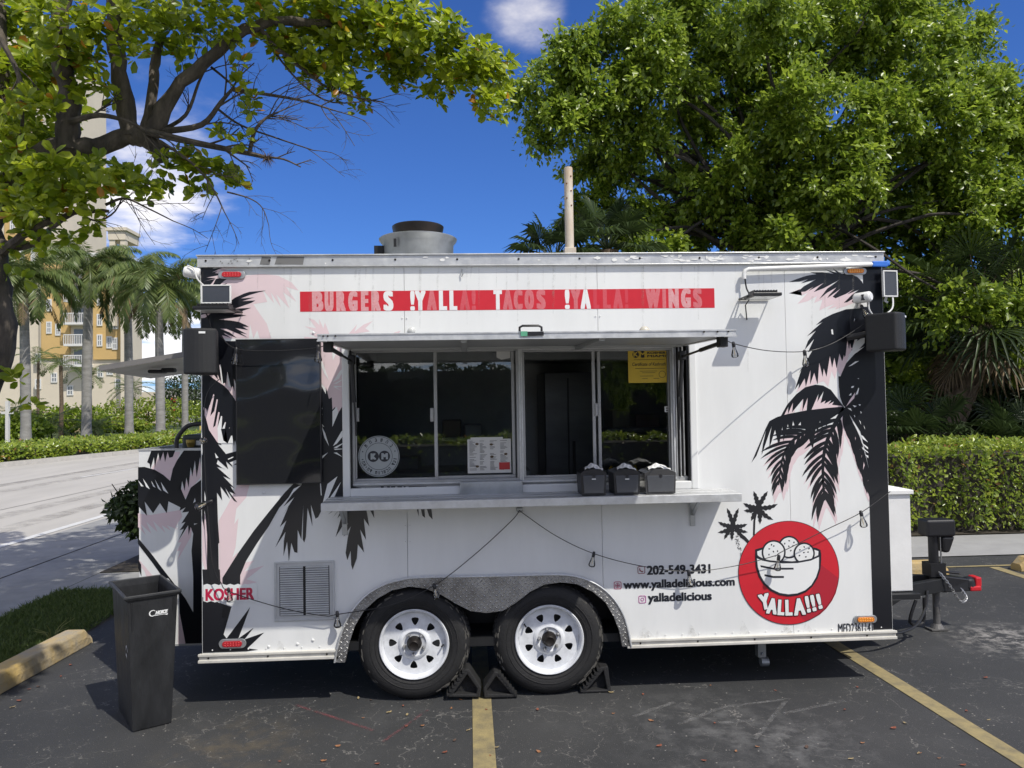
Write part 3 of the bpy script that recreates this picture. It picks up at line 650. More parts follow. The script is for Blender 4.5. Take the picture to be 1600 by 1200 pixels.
# ---- louvred vent
vb = pxbox(429, 877, 522, 970, -.01)
V = MB().box(vb[0], vb[1], -.006, -.001, vb[2], vb[3]).build('vent', MT['alu_paint'], T, bevel=.002)
frame('vent_rim', (vb[0], vb[1], vb[2], vb[3]), .012, -.011, -.0065, MT['alu_paint'], V, .002)
zz0, zz1 = vb[2]+.032, vb[3]-.03
MB().box(vb[0]+.03, vb[1]-.03, -.0072, -.0064, zz0, zz1).build('vent_dark', MT['dark_steel'], V)
lv = MB(); cw = (vb[1]-vb[0]-.085)/2
for c in range(2):
    xa = vb[0]+.035+c*(cw+.016)
    for k in range(22):
        z = zz0+(zz1-zz0)*(k+.15)/22; d = (zz1-zz0)/22*.84
        lv.hexa([(xa, -.009, z), (xa+cw, -.009, z), (xa+cw, -.008, z+.001), (xa, -.008, z+.001)], [(xa, -.017, z+d*.3), (xa+cw, -.017, z+d*.3), (xa+cw, -.009, z+d), (xa, -.009, z+d)])
lv.build('louver', MT['alu_paint'], V, kind='stuff')
# ---- marker lights
def marker(px, py, wpx, hpx, colr, name):
    c = onY(px, py); s = 1/247.0; w, h = wpx*s/2, hpx*s/2; n = 20
    def oval(a, b): return [(c.x+max(-a+b, min(a-b, 0))*0+ (a-b)*(1 if math.cos(t) > 0 else -1)+b*math.cos(t), c.z+b*math.sin(t)) for t in [2*math.pi*(k+.5)/n for k in range(n)]]
    B = MB().slab([oval(w, h)], -.012, -.001).build('marker_light', MT['steel'], T, bevel=.004)
    lens = mat('lens_'+name, colr, .15, 0, .15, 60, .3, 220, coat=.6)
    MB().slab([oval(w*.72, h*.62)], -.021, -.013).build('lens', lens, B, bevel=.003)
    for k in range(12):
        d = MB().lathe([(.004, 0), (.003, -.002), (.0005, -.003)], (c.x+(k % 6-2.5)*w*.2, -.021, c.z+(-h*.22 if k < 6 else h*.22)), 'Y', 6)
        d.build('diode', mat_diode[name], B)
mat_diode = {'red': mat('diode_red', (.75, .10, .10), .3), 'amber': mat('diode_amber', (.9, .5, .12), .3)}
marker(363, 429.5, 40, 13, (.55, .02, .03), 'red'); marker(364, 1005, 40, 14, (.5, .02, .03), 'red')
marker(1335, 424, 37, 11, (.85, .26, .02), 'amber'); marker(1351, 967, 37, 12, (.85, .26, .02), 'amber')
# ---- roof fan
fc = (1.252, 1.1, 0)
fb = MB().lathe([(.255, 2.715), (.262, 2.80), (.268, 3.02), (.292, 3.05), (.296, 3.062), (.288, 3.068), (.20, 3.072)], fc, 'Z', 48)
Fn = fb.build('roof_fan', MT['steel'], T, smooth=True)
MB().lathe([(.175, 3.06), (.178, 3.09), (.192, 3.135), (.196, 3.16), (.188, 3.166), (.16, 3.16), (.158, 3.10)], fc, 'Z', 40, caps=False).build('fan_collar', mat('sooty_metal', (.016, .016, .017), .4, .4, .5, 8, col2=(.05, .036, .028)), Fn, smooth=True)
MB().lathe([(.16, 3.10), (.001, 3.10)], fc, 'Z', 30, caps=False).build('fan_grille', MT['dark_steel'], Fn)
MB().box(.93, 1.0, 1.0, 1.1, 2.82, 3.0).build('junction_box', MT['dark_steel'], Fn)
MB().box(1.09, 1.11, .848, .856, 2.96, 3.02).build('rating_plate', MT['dark_steel'], Fn)
# conduit on the right, below the rail
cd = onY(1163, 432, -.04)
MB().tube([(TL-.03, -.035, 2.648), (cd.x+.03, -.035, 2.622), (cd.x+.008, -.035, 2.612), (cd.x, -.035, 2.59), (cd.x, -.035, 2.56)], .0135, 10).build('conduit', mat('white_pvc', (.8, .8, .78), .35), T, smooth=True)
MB().box(TL-.085, TL+.015, -.050, -.030, 2.630, 2.666).box(TL-.02, TL+.03, -.047, -.027, 2.638, 2.662).build('blue_tape', mat('blue_masking_tape', (.03, .17, .66), .6, 0, .1, 30), T, bevel=.006)
# old cable stub on the wall
cs_ = onY(722, 424); MB().tube([(cs_.x, -.001, cs_.z+.01), (cs_.x, -.02, cs_.z), (cs_.x+.005, -.02, cs_.z-.02), (cs_.x-.004, -.012, cs_.z-.035)], .004, 6).build('cable_stub', MT['steel'], T)
for (px, py) in ((643, 516), (405, 730), (395, 610), (490, 520), (412, 770), (498, 573), (489, 1000), (465, 1006), (420, 1010)):
    c = onY(px, py); MB().lathe([(.009, 0), (.007, -.004), (.002, -.006)], (c.x, -.0012 if px not in (498,) else -.006, c.z), 'Y', 10).build('rivet', MT['white'], T)
c = onY(643, 517); MB().lathe([(.024, 0), (.022, -.012), (.012, -.02), (.001, -.022)], (c.x, -.001, c.z), 'Y', 16).build('marker_dome', mat('milky_plastic', (.6, .61, .6), .2), T, smooth=True)
# ---- rear storage box with palm graphics
RBX0, RBX1, RBY0, RBY1, RBZ0, RBZ1 = -.501, -.020, .32, 1.75, .302, 1.545
rbx = MB().box(RBX0, RBX1, RBY0, RBY0+.02, RBZ0, RBZ1).box(RBX0, RBX0+.02, RBY0+.02, RBY1, RBZ0, RBZ1).box(RBX0+.02, RBX1, RBY1-.02, RBY1, RBZ0, RBZ1).box(RBX0+.02, RBX1, RBY0+.02, RBY1-.02, RBZ0, RBZ0+.03)
RB = rbx.build('rear_box', MT['white'], T)
MB().box(RBX0-.004, RBX1, RBY0-.004, RBY0+.024, RBZ1-.006, RBZ1+.004).box(RBX0-.004, RBX0+.024, RBY0+.024, RBY1, RBZ1-.006, RBZ1+.004).box(RBX0, RBX1, RBY0-.003, RBY0+.02, RBZ0-.012, RBZ0).build('box_edge', MT['alu'], RB)
MB().box(RBX1-.016, -.004, .10, .14, .36, 1.62).build('hinge_strip', MT['alu'], T)
MB().box(RBX1-.045, RBX1-.028, RBY0-.010, RBY0-.0045, .62, 1.07).build('reflector_strip', mat('dark_red_reflector', (.25, .008, .012), .25), RB)
# rear flap, open
rf = [(-.02, .35, 2.165), (-.72, .30, 2.052), (-.90, 1.5, 2.052), (-.02, 1.5, 2.165)]
up = lambda p: (p[0], p[1], p[2]+.035)
MB().hexa([rf[1], rf[0], rf[3], rf[2]], [up(rf[1]), up(rf[0]), up(rf[3]), up(rf[2])]).build('rear_flap', mat('weathered_white', (.88, .86, .80), .6, 0, .35, 3, col2=(.66, .63, .56)), T)
MB().beam((-.0, .33, 2.19), (-.73, .283, 2.07), .012, .034).build('rear_flap_edge', mat('grey_edge', (.22, .21, .20), .5, .3), T)
a = Vector((-.47, .62, 2.085)); MB().box(a.x-.08, a.x+.02, a.y-.05, a.y+.05, a.z-.035, a.z-.012).box(a.x, a.x+.09, a.y-.03, a.y+.03, a.z-.03, a.z).build('rear_flap_latch', MT['black'], T, bevel=.01)
# ---- tongue, front box, jack and coupler
FBm = mat('front_box_white', (.76, .76, .75), .35, 0, .12, 3, .15, 7)
b0 = (4.30, 4.755, .52, 1.62)
fb = MB().box(4.30, 4.735, .55, 1.55, .43, 1.115)
FB = fb.build('front_box', FBm, T, bevel=.008)
MB().hexa([(4.29, .53, 1.115), (4.75, .53, 1.115), (4.75, 1.57, 1.115), (4.29, 1.57, 1.115)], [(4.29, .53, 1.145), (4.75, .53, 1.145), (4.75, 1.57, 1.145), (4.29, 1.57, 1.145)]).hexa([(4.29, .53, 1.145), (4.75, .53, 1.145), (4.75, 1.57, 1.145), (4.29, 1.57, 1.145)], [(4.29, .60, 1.215), (4.45, .60, 1.205), (4.45, 1.5, 1.205), (4.29, 1.5, 1.215)]).build('front_box_lid', FBm, FB, bevel=.004)
tg = MB().beam((4.2, .62, .34), (5.28, 1.02, .36), .05, .10).beam((4.2, 1.48, .34), (5.28, 1.08, .36), .05, .10).box(4.28, 4.76, .50, 1.60, .385, .425)
tg.hexa([(4.28, .49, .20), (4.30, .49, .20), (4.30, .50, .20), (4.28, .50, .20)], [(4.28, .49, .39), (4.62, .49, .39), (4.62, .50, .39), (4.28, .50, .39)])
TG = tg.build('tongue', MT['dark_steel'], T, bevel=.004)
jx, jy = 5.20, 1.05
jk = MB().lathe([(.036, .30), (.036, .75)], (jx, jy, 0), 'Z', 20).box(jx-.06, jx+.06, jy-.06, jy+.06, .42, .52)
J = jk.build('jack', MT['black'], T, smooth=True)
jh = MB().box(jx-.085, jx+.145, jy-.07, jy+.07, .725, .855).hexa([(jx+.05, jy-.055, .60), (jx+.10, jy-.055, .60), (jx+.10, jy+.055, .60), (jx+.05, jy+.055, .60)], [(jx+.045, jy-.06, .725), (jx+.145, jy-.06, .725), (jx+.145, jy+.06, .725), (jx+.045, jy+.06, .725)])
jh.build('jack_head', MT['black'], J, bevel=.018, seg=3)
MB().lathe([(.026, .04), (.026, .32)], (jx+.01, jy, 0), 'Z', 16).box(jx-.06, jx+.08, jy-.05, jy+.06, .006, .016).lathe([(.05, .016), (.032, .05)], (jx+.01, jy, 0), 'Z', 16).build('jack_leg', mat('dirty_zinc', (.16, .155, .15), .6, .4, .4, 20), J)
MB().tube([(jx+.040, jy-.03, .72), (jx+.042, jy-.03, .50)], .006, 6).build('jack_cable', MT['chrome'], J)
cp = MB().hexa([(5.22, .98, .30), (5.46, 1.00, .30), (5.46, 1.10, .30), (5.22, 1.12, .30)], [(5.22, .98, .43), (5.46, 1.01, .39), (5.46, 1.09, .39), (5.22, 1.12, .43)]).lathe([(.055, .30), (.06, .33), (.05, .385), (.02, .40)], (5.47, 1.05, 0), 'Z', 16).beam((5.24, 1.05, .45), (5.40, 1.05, .43), .025, .018)
cp.build('coupler', MT['black'], T, bevel=.008)
MB().box(5.50, 5.55, 1.0, 1.10, .33, .405).box(5.45, 5.54, .99, 1.01, .30, .34).build('coupler_cap', mat('red_cap', (.55, .02, .03), .35), T, bevel=.018)
chn = MB()
pts = smooth_path([(5.20, .97, .45), (5.26, .95, .36), (5.34, .95, .24), (5.40, .97, .26), (5.38, 1.0, .32)], 7)
for k, p_ in enumerate(pts):
    t = pts[min(k+1, len(pts)-1)]-pts[max(k-1, 0)]; t.normalize(); u = t.cross(Vector((0, 1, 0))).normalized() if k % 2 else Vector((0, 1, 0))
    L_ = [p_+t*.016*math.cos(2*math.pi*j/8)+u*.009*math.sin(2*math.pi*j/8) for j in range(9)]; chn.tube(L_, .0035, 5, caps=False)
chn.build('safety_chain', MT['chrome'], T)
MB().tube(smooth_path([(4.32, .45, .25), (4.55, .55, .14), (4.85, .75, .12), (5.0, .85, .22), (5.05, .9, .34)], 5), .010, 7).tube(smooth_path([(4.9, .8, .3), (4.85, .8, .14), (4.98, .85, .12), (5.0, .86, .3)], 5), .012, 7).build('wiring', MT['black'], T)
# ================================================================== GRAPHICS ON THE TRAILER
class Crop:                       # coordinates measured on an enlarged cut of the wall
    def __init__(s, ox, oy, k): s.ox, s.oy, s.k = ox, oy, k
    def __call__(s, pts): return [(s.ox+x/s.k, s.oy+y/s.k) for x, y in pts]
Z1 = Crop(300, 410, 9.233); Z2 = Crop(310, 530, 8.0); Z3 = Crop(310, 670, 5.217); Z4 = Crop(210, 690, 3.75); Z5 = Crop(360, 740, 4.848)
Z6 = Crop(490, 500, 4.138); Z7 = Crop(1170, 590, 5.0); Z8 = Crop(1210, 410, 5.714); Z9 = Crop(200, 380, 2.857); ZL = Crop(200, 680, 3.244); ZG = Crop(1100, 650, 3.429); ZT7 = Crop(440, 380, 4.21)
class Layer:
    def __init__(s, y0): s.mb = MB(); s.y = y0; s.n = 0
    def poly(s, pts, plane=0.0):
        w = [FP(x, y, plane) for x, y in pts]
        if plane == 0.0: w = [(min(max(a, .003), TL-.002), min(max(b, .337), 2.66)) for a, b in w]
        s.mb.sheet([w], plane+s.y-.00003*s.n); s.n = (s.n+1) % 18
def lens(p, q, w, bend=0.0, n=5):           # a leaflet from p to q
    dx, dy = q[0]-p[0], q[1]-p[1]; L = math.hypot(dx, dy) or 1; nx, ny = -dy/L, dx/L
    A, B = [], []
    for k in range(n+1):
        t = k/n; c = bend*L*4*t*(1-t); ww = w*math.sin(math.pi*min(1, .18+.82*t))**.8*(1 if t < 1 else 0)/2
        if k == n: ww = 0
        x, y = p[0]+dx*t+nx*c, p[1]+dy*t+ny*c
        A.append((x+nx*ww, y+ny*ww)); B.append((x-nx*ww, y-ny*ww))
    return A+B[::-1][1:]
def frond(lay, crop, spine, length, width, fwd=.6, n=18, seed=1, off=(0, 0), sides=(1, -1), rib=8, tip=1.0, plane=0.0, t0=.1):
    r = random.Random(seed); sp = smooth_path([(a, b, 0) for a, b in spine], 8)
    m = len(sp)
    for s in sides:
        for k in range(n):
            t = t0+(1-t0)*(k+.5*(s > 0))/n; i = min(int(t*(m-1)), m-2); p = sp[i]; d = (sp[i+1]-sp[i]).normalized()
            nrm = Vector((-d.y, d.x, 0))*s; L = length*(.55+.75*math.sin(math.pi*min(1, t*.85+.12)))*r.uniform(.85, 1.12)
            if t > .85: L *= tip
            f = fwd+.9*max(0, t-.55); q = p+(nrm*(1-f*.45)+d*f*1.1).normalized()*L
            lay.poly(crop([(x+off[0], y+off[1]) for x, y in lens((p.x, p.y), (q.x, q.y), width*r.uniform(.85, 1.15), .06*s)]), plane)
    A = [(p.x, p.y) for p in sp]; out = []
    for i in range(m):
        d = (sp[min(i+1, m-1)]-sp[max(i-1, 0)]).normalized(); w = rib*(1-.7*i/m); out.append((A[i][0]-d.y*w, A[i][1]+d.x*w))
    back = []
    for i in range(m):
        d = (sp[min(i+1, m-1)]-sp[max(i-1, 0)]).normalized(); w = rib*(1-.7*i/m); back.append((A[i][0]+d.y*w, A[i][1]-d.x*w))
    lay.poly(crop([(x+off[0], y+off[1]) for x, y in out+back[::-1]]), plane)
PK, BK, WH = Layer(-.0005), Layer(-.0013), Layer(-.0021)
PKL, BKL = PK, BK
# ---- left: pink first
PK.poly(Z9([(420, 110), (520, 145), (600, 137), (670, 145), (730, 175), (762, 212), (705, 195), (752, 262), (692, 218), (722, 292), (662, 228), (684, 288), (637, 218), (652, 268), (600, 205), (622, 262), (560, 272), (585, 310), (620, 360), (640, 425), (588, 425), (577, 388), (560, 425), (545, 360), (540, 425), (400, 425), (330, 300), (330, 150)]))
PK.poly(Z3([(318, 455), (417, 455), (390, 560), (310, 650), (290, 800), (240, 1050), (205, 1140), (170, 1195), (165, 750), (240, 620)]))
PK.poly(ZL([(465, 560), (560, 420), (545, 570), (520, 650), (470, 760), (462, 720)]))
PK.poly(ZL([(470, 770), (485, 665), (560, 590), (530, 660), (640, 635), (590, 690), (690, 660), (600, 730), (655, 745), (560, 765)]))
PK.poly(ZT7([(150, 615), (245, 625), (180, 592), (235, 590), (150, 545), (228, 560), (175, 490), (215, 505), (250, 540), (245, 495), (275, 560), (285, 520), (312, 590), (340, 690), (150, 690)]))
PK.poly(ZT7([(470, 640), (470, 590), (540, 535), (600, 512), (550, 560), (580, 580), (500, 592), (500, 640)]))
PK.poly(ZT7([(440, 640), (445, 592), (497, 533), (480, 580), (470, 640)]))
PK.poly(ZT7([(740, 640), (740, 588), (785, 575), (765, 600)]))
PK.poly(Z6([(46, 118), (232, 140), (225, 505), (160, 600), (120, 570), (95, 500), (75, 440), (46, 400)]))
for pl in ([(48, 245), (65, 290), (100, 390), (70, 345), (50, 300)], [(120, 205), (160, 150), (140, 230), (125, 262)], [(125, 400), (170, 330), (205, 300), (165, 380)], [(130, 412), (210, 372), (150, 412)], [(130, 425), (205, 430), (140, 436)], [(125, 432), (182, 458), (140, 432)]):
    WH.poly(Z6(pl))
# ---- left: black column and fronds
BK.poly(Z1([(130, 45), (335, 52), (290, 95), (455, 68), (385, 100), (290, 142), (370, 125), (330, 155), (400, 165), (385, 185), (205, 220), (350, 225), (165, 275), (335, 238), (265, 322), (130, 330)]))
BK.poly(Z1([(130, 325), (130, 640), (480, 640), (480, 325)]))
BK.poly(Z1([(300, 330), (345, 240), (400, 228), (505, 238), (450, 280), (395, 330)]))
BK.poly(Z1([(400, 330), (515, 297), (470, 330)]))
BK.poly(Z1([(130, 600), (330, 610), (480, 620), (560, 555), (620, 510), (750, 450), (830, 425), (1070, 405), (960, 432), (830, 470), (700, 522), (900, 505), (720, 560), (915, 548), (860, 582), (615, 668), (855, 655), (590, 748), (785, 765), (640, 790), (385, 825), (560, 838), (680, 860), (780, 905), (822, 932), (730, 925), (812, 975), (620, 945), (798, 1038), (690, 1012), (803, 1085), (500, 958), (405, 955), (545, 1010), (645, 1088), (540, 1050), (450, 1012), (565, 1092), (480, 1062), (365, 1035), (465, 1120), (430, 1135), (300, 1010), (130, 1000)]))
BK.poly([(316, 517), (346, 522), (352, 533), (371, 533), (371, 690), (316, 690)])
PKT = Layer(-.0028); WHT = Layer(-.0034)
PKT.poly(Z1([(135, 805), (130, 760), (300, 715), (190, 800)]))
PKT.poly(Z2([(135, 450), (165, 435), (185, 432), (245, 505), (240, 440), (290, 545), (263, 320), (280, 315), (310, 555), (335, 545), (350, 585), (352, 520), (365, 410), (410, 610), (428, 585), (455, 650), (445, 495), (460, 520), (480, 600), (480, 790), (430, 710), (380, 640), (320, 580), (260, 540), (200, 500)]))
PKT.poly(Z2([(65, 850), (100, 870), (108, 910), (150, 810), (190, 685), (202, 700), (150, 960), (200, 900), (230, 750), (245, 755), (185, 1105), (215, 1080), (250, 910), (267, 915), (240, 1110), (285, 958), (300, 965), (290, 1140), (335, 1035), (345, 1040), (320, 1180), (390, 1105), (398, 1110), (380, 1200), (410, 1190), (420, 1290), (240, 1290), (135, 1135), (100, 1000), (75, 930)]))
WHT.poly(Z2([(268, 330), (280, 316), (310, 555), (295, 560)])); WHT.poly(Z2([(362, 500), (366, 412), (405, 600), (375, 590)])); WHT.poly(Z2([(448, 520), (460, 520), (480, 600), (480, 700), (468, 640)]))
WHT.poly(Z2([(240, 1110), (285, 960), (298, 965), (290, 1140), (335, 1038), (343, 1042), (320, 1180), (390, 1107), (396, 1110), (380, 1210), (470, 1200), (470, 1300), (250, 1300)]))
BK.poly(Z3([(30, -20), (90, 0), (135, 45), (110, 58), (165, 95), (190, 132), (160, 125), (225, 205), (318, 180), (318, 250), (285, 262), (318, 290), (270, 300), (290, 322), (225, 265), (243, 328), (155, 250), (195, 320), (150, 310), (265, 412), (200, 385), (300, 488), (260, 465), (303, 533), (250, 510), (318, 600), (290, 585), (215, 475), (258, 572), (180, 470), (195, 585), (152, 520), (160, 760), (172, 930), (163, 935), (168, 1230), (70, 1230), (72, 870), (58, 700), (35, 580), (60, 590), (62, 560), (28, 400), (35, 230)]))
BKT = Layer(-.0035)
BKT.poly(Z3([(185, 0), (318, -10), (318, 170), (300, 95), (290, 140), (275, 40), (240, 120), (225, -5), (205, 95)]))
WH.poly(Z3([(135, 195), (165, 235), (145, 240)])); WH.poly(Z3([(160, 255), (225, 330), (190, 315), (150, 285)])); WH.poly(Z3([(240, 245), (285, 225), (290, 232), (245, 252)])); WH.poly(Z3([(255, 275), (318, 252), (318, 275), (280, 300)]))
PK.poly(Z3([(32, 690), (60, 700), (72, 870), (70, 1200), (32, 1080)]))
BK.poly(Z5([(480, 75), (415, 140), (300, 280), (180, 430), (60, 600), (-60, 790), (-60, 840), (75, 840), (75, 770), (120, 660), (200, 530), (290, 400), (370, 260), (450, 170), (540, 85)]))
BK.poly(ZL([(375, 680), (466, 680), (470, 760), (545, 700), (556, 780), (383, 790)]))
BK.poly(ZL([(378, 820), (525, 870), (485, 1010), (500, 1030), (620, 870), (560, 1030), (638, 975), (590, 1035), (690, 1000), (605, 1080), (660, 1087), (600, 1115), (378, 1122)]))
BK.poly(ZL([(370, 100), (388, 100), (388, 480), (375, 420), (372, 330)]))
BK.poly(Z6([(45, 415), (80, 480), (80, 435), (100, 510), (118, 500), (122, 580), (140, 560), (122, 690), (160, 600), (218, 505), (238, 505), (238, 1150), (310, 1160), (310, 1205), (45, 1205)]))
for pl in ([(50, 680), (75, 730), (100, 815), (70, 760)], [(125, 815), (180, 720), (215, 690), (200, 740), (150, 800)], [(130, 825), (215, 782), (150, 828)], [(130, 832), (215, 832), (140, 840)], [(130, 858), (188, 886), (150, 856)], [(50, 884), (95, 855), (55, 897)], [(60, 1180), (90, 1060), (155, 1010), (95, 1150)], [(100, 1158), (178, 1045), (130, 1155)], [(122, 690), (122, 590), (150, 560), (160, 600)], [(48, 560), (58, 572), (50, 584)], [(48, 600), (58, 612), (50, 612)], [(48, 665), (70, 690), (60, 690)]):
    WH.poly(Z6(pl))
BK.poly(Z5([(545, 75), (700, 72), (705, 250), (665, 330), (645, 342), (610, 235), (622, 398), (585, 260), (572, 480), (560, 522), (548, 500), (553, 235), (538, 500), (510, 425), (508, 600), (485, 595), (462, 525), (443, 665), (430, 515), (402, 625), (405, 510), (418, 440), (340, 560), (385, 460), (425, 355), (375, 405), (440, 250), (395, 315), (485, 178), (402, 250), (480, 140)]))
BK.poly(Z5([(850, 270), (1030, 270), (1052, 400), (1010, 338), (1028, 503), (983, 422), (1013, 597), (966, 535), (958, 640), (926, 728), (915, 690), (911, 585), (886, 656), (873, 600), (890, 480), (912, 400), (858, 478), (890, 380)]))
for pl in ([(840, 330), (797, 480), (848, 400)], [(1055, 270), (1085, 275), (1090, 337)], [(1408, 258), (1425, 258), (1427, 325)], [(1440, 258), (1470, 258), (1475, 335), (1455, 320)], [(1485, 258), (1522, 258), (1532, 348), (1505, 320)], [(735, 312), (790, 270), (770, 290)], [(775, 332), (830, 270), (800, 300)], [(810, 340), (840, 270), (835, 310)], [(700, 60), (1010, 112), (1060, 180), (700, 200)], [(1015, 108), (1055, 110), (1070, 138)], [(1138, 96), (1162, 96), (1155, 168)], [(1185, 96), (1210, 96), (1200, 132)], [(1215, 96), (1248, 96), (1245, 172), (1236, 150)], [(1265, 96), (1300, 96), (1298, 176), (1270, 176)], [(1313, 96), (1326, 96), (1333, 174), (1320, 174)], [(1350, 96), (1485, 96), (1512, 160), (1490, 140), (1512, 172), (1365, 174)]):
    BK.poly(Z5(pl))
WH.poly(Z5([(540, 84), (480, 115), (405, 240), (455, 165)])); WH.poly(Z5([(678, 62), (686, 62), (692, 165), (686, 165)]))
# ---- right palm
PK, BK = Layer(-.0005), Layer(-.0013)
PK.poly(Z8([(130, 275), (235, 235), (245, 295), (300, 270), (205, 370), (300, 345), (380, 300), (355, 362), (430, 330), (400, 430), (460, 400), (540, 370), (470, 420), (560, 395), (540, 420), (640, 390), (760, 340), (700, 250), (400, 180)]))
PK.poly(Z8([(195, 1160), (240, 1040), (330, 950), (400, 880), (500, 830), (650, 690), (720, 700), (640, 900), (600, 1030), (560, 960), (540, 1040), (510, 970), (480, 1110), (440, 1060), (300, 1110)]))
BK.poly(Z8([(830, 280), (780, 170), (740, 130), (690, 110), (600, 100), (520, 55), (560, 95), (450, 60), (530, 102), (430, 88), (318, 88), (375, 105), (290, 118), (200, 148), (130, 175), (220, 172), (300, 150), (235, 188), (370, 152), (260, 215), (205, 265), (275, 260), (350, 215), (305, 255), (445, 180), (400, 215), (350, 265), (440, 230), (575, 158), (470, 235), (400, 328), (470, 270), (555, 222), (490, 290), (470, 320), (590, 235), (520, 305), (545, 320), (640, 280), (715, 235), (650, 285), (755, 243), (690, 290), (620, 360), (650, 355), (705, 322), (690, 350), (790, 395), (830, 320)]))
BK.poly(Z8([(800, 408), (640, 418), (520, 460), (430, 505), (370, 560), (430, 532), (350, 600), (290, 660), (370, 610), (300, 700), (270, 780), (355, 682), (300, 800), (338, 788), (290, 870), (215, 990), (240, 960), (180, 1140), (220, 1080), (215, 1130), (270, 1035), (280, 1110), (322, 960), (318, 1090), (355, 985), (385, 1090), (400, 895), (430, 1020), (440, 945), (465, 1020), (495, 835), (515, 940), (535, 850), (555, 945), (580, 815), (605, 885), (620, 825), (630, 870), (650, 695), (665, 780), (675, 720), (690, 790), (720, 665), (740, 700), (830, 640), (830, 430)]))
BK.poly(Z8([(575, 1060), (600, 990), (640, 900), (805, 720), (830, 720), (830, 1230), (620, 1240), (578, 1130)]))
for pl in ([(650, 858), (700, 800), (805, 750), (740, 800)], [(660, 930), (720, 885), (755, 880), (690, 920)], [(690, 1105), (708, 1103), (700, 1120), (682, 1120)], [(720, 1190), (750, 1115), (740, 1170)], [(505, 600), (520, 598), (525, 645), (510, 640)], [(715, 500), (718, 510), (708, 530)], [(640, 850), (700, 780), (745, 745), (690, 810)], [(710, 735), (722, 670), (740, 690), (725, 715)], [(775, 680), (805, 670), (805, 685)], [(740, 1035), (755, 1035), (748, 1042)]):
    WH.poly(Z8(pl))
PKT.poly(Z8([(640, 820), (652, 700), (660, 770), (700, 760), (640, 850), (600, 940), (590, 900)]))
# centre of the right palm
for pl in ([(490, 252), (530, 150), (560, 160), (640, 190), (730, 225), (700, 240)], [(395, 262), (425, 160), (470, 150), (445, 260)], [(300, 285), (345, 190), (360, 270)], [(255, 300), (300, 210), (310, 290)]): PK.poly(Z7(pl))
BK.poly(Z7([(745, 232), (690, 160), (640, 95), (580, 62), (520, 55), (440, 75), (370, 130), (300, 210), (250, 300), (275, 295), (310, 225), (305, 285), (345, 195), (338, 270), (425, 165), (418, 262), (460, 155), (452, 258), (490, 250), (545, 125), (535, 190), (585, 105), (560, 200), (600, 178), (590, 205), (645, 175), (620, 210), (665, 185), (650, 212), (720, 220)]))
BK.poly(Z7([(748, 245), (742, 226), (600, 238), (450, 256), (300, 285), (220, 308), (160, 340), (130, 400), (90, 500), (20, 665), (60, 610), (135, 410), (110, 520), (100, 605), (180, 375), (165, 450), (160, 555), (205, 405), (220, 470), (235, 535), (262, 380), (270, 500), (305, 360), (330, 440), (345, 335), (365, 400), (405, 345), (410, 400), (440, 400), (500, 560), (525, 380), (535, 440), (555, 335), (572, 400), (585, 340), (605, 380), (640, 320), (730, 262)]))
for (dx, dy, lay) in ((12, 62, PK), (0, 0, BK)):
    frond(lay, Z7, [(610, 350), (460, 420), (340, 510), (275, 640), (245, 840)], 180, 25, .95, 12, 5, (dx-14, dy), rib=16, t0=.16)
    frond(lay, Z7, [(740, 245), (680, 340), (610, 480), (575, 640), (575, 820), (585, 960)], 185, 29, .8, 14, 6, (dx+6, dy), rib=20, tip=1.5, t0=.16)
    frond(lay, Z7, [(750, 240), (800, 340), (870, 480), (930, 680), (975, 900)], 190, 28, 1.15, 13, 8, (dx-14, dy), rib=24, sides=(1,), tip=.8, t0=.08)
PK.poly(Z7([(725, 330), (740, 250), (770, 300), (740, 420), (715, 460), (690, 520)]))
BK.poly(Z7([(700, -10), (960, -10), (960, 240), (756, 234), (735, 215), (712, 150), (703, 70)]))
BK.poly(Z7([(752, 232), (960, 230), (960, 720), (935, 700), (905, 560), (870, 420), (800, 310), (760, 255)]))
for pl in ([(845, 135), (855, 80), (860, 85), (850, 130)], [(800, 68), (822, 64), (815, 78)], [(780, 140), (800, 118), (800, 138)], [(810, 215), (842, 222), (825, 232)], [(855, 210), (872, 208), (868, 222)], [(868, 260), (880, 270), (876, 282)], [(860, 330), (872, 345), (876, 370)], [(895, 370), (905, 390), (906, 408)], [(770, 238), (795, 240), (805, 262), (785, 250)], [(820, 290), (830, 300), (826, 312)], [(865, 445), (890, 455), (930, 505), (890, 480)], [(880, 505), (930, 545), (930, 560), (895, 530)], [(905, 600), (932, 610), (932, 630)], [(880, 540), (930, 580), (932, 590), (890, 560)]): WH.poly(Z7(pl))
PKT.poly(Z7([(757, 228), (790, 170), (830, 115), (822, 160), (785, 200)]))
BK.poly([(1347.5, 412), (1385, 410), (1400, 990), (1364.5, 990)])
# ---- small twin palms above the round logo
PKR, BKR = PK, BK
def mini(cx, cy, tips, w, stem):
    BK = Layer(-.0013)
    for k, (tx, ty) in enumerate(tips):
        dx, dy = tx-cx, ty-cy; L = math.hypot(dx, dy); nx, ny = -dy/L, dx/L; pts = []; n = 9
        bow = .10*(1 if dx > 0 else -1)*L*(-1 if abs(dx) > abs(dy) else .3)
        for side in (1, -1):
            rng = range(n+1) if side == 1 else range(n, -1, -1)
            for i in rng:
                t = i/n; b = bow*4*t*(1-t)
                ww = w*.5*math.sin(math.pi*(.2+.8*t))**.7*(1.0 if i % 2 else .62)*side if i < n else 0
                pts.append((cx+dx*t+nx*(ww-b), cy+dy*t+ny*(ww-b)))
        BK.poly(ZG(pts))
    BK.poly(ZG([(cx+16*math.cos(k*.7), cy+16*math.sin(k*.7)) for k in range(9)])); BK.poly(ZG(stem)); BK.mb.build('small_palm_graphic', MT['black_vinyl'], T)
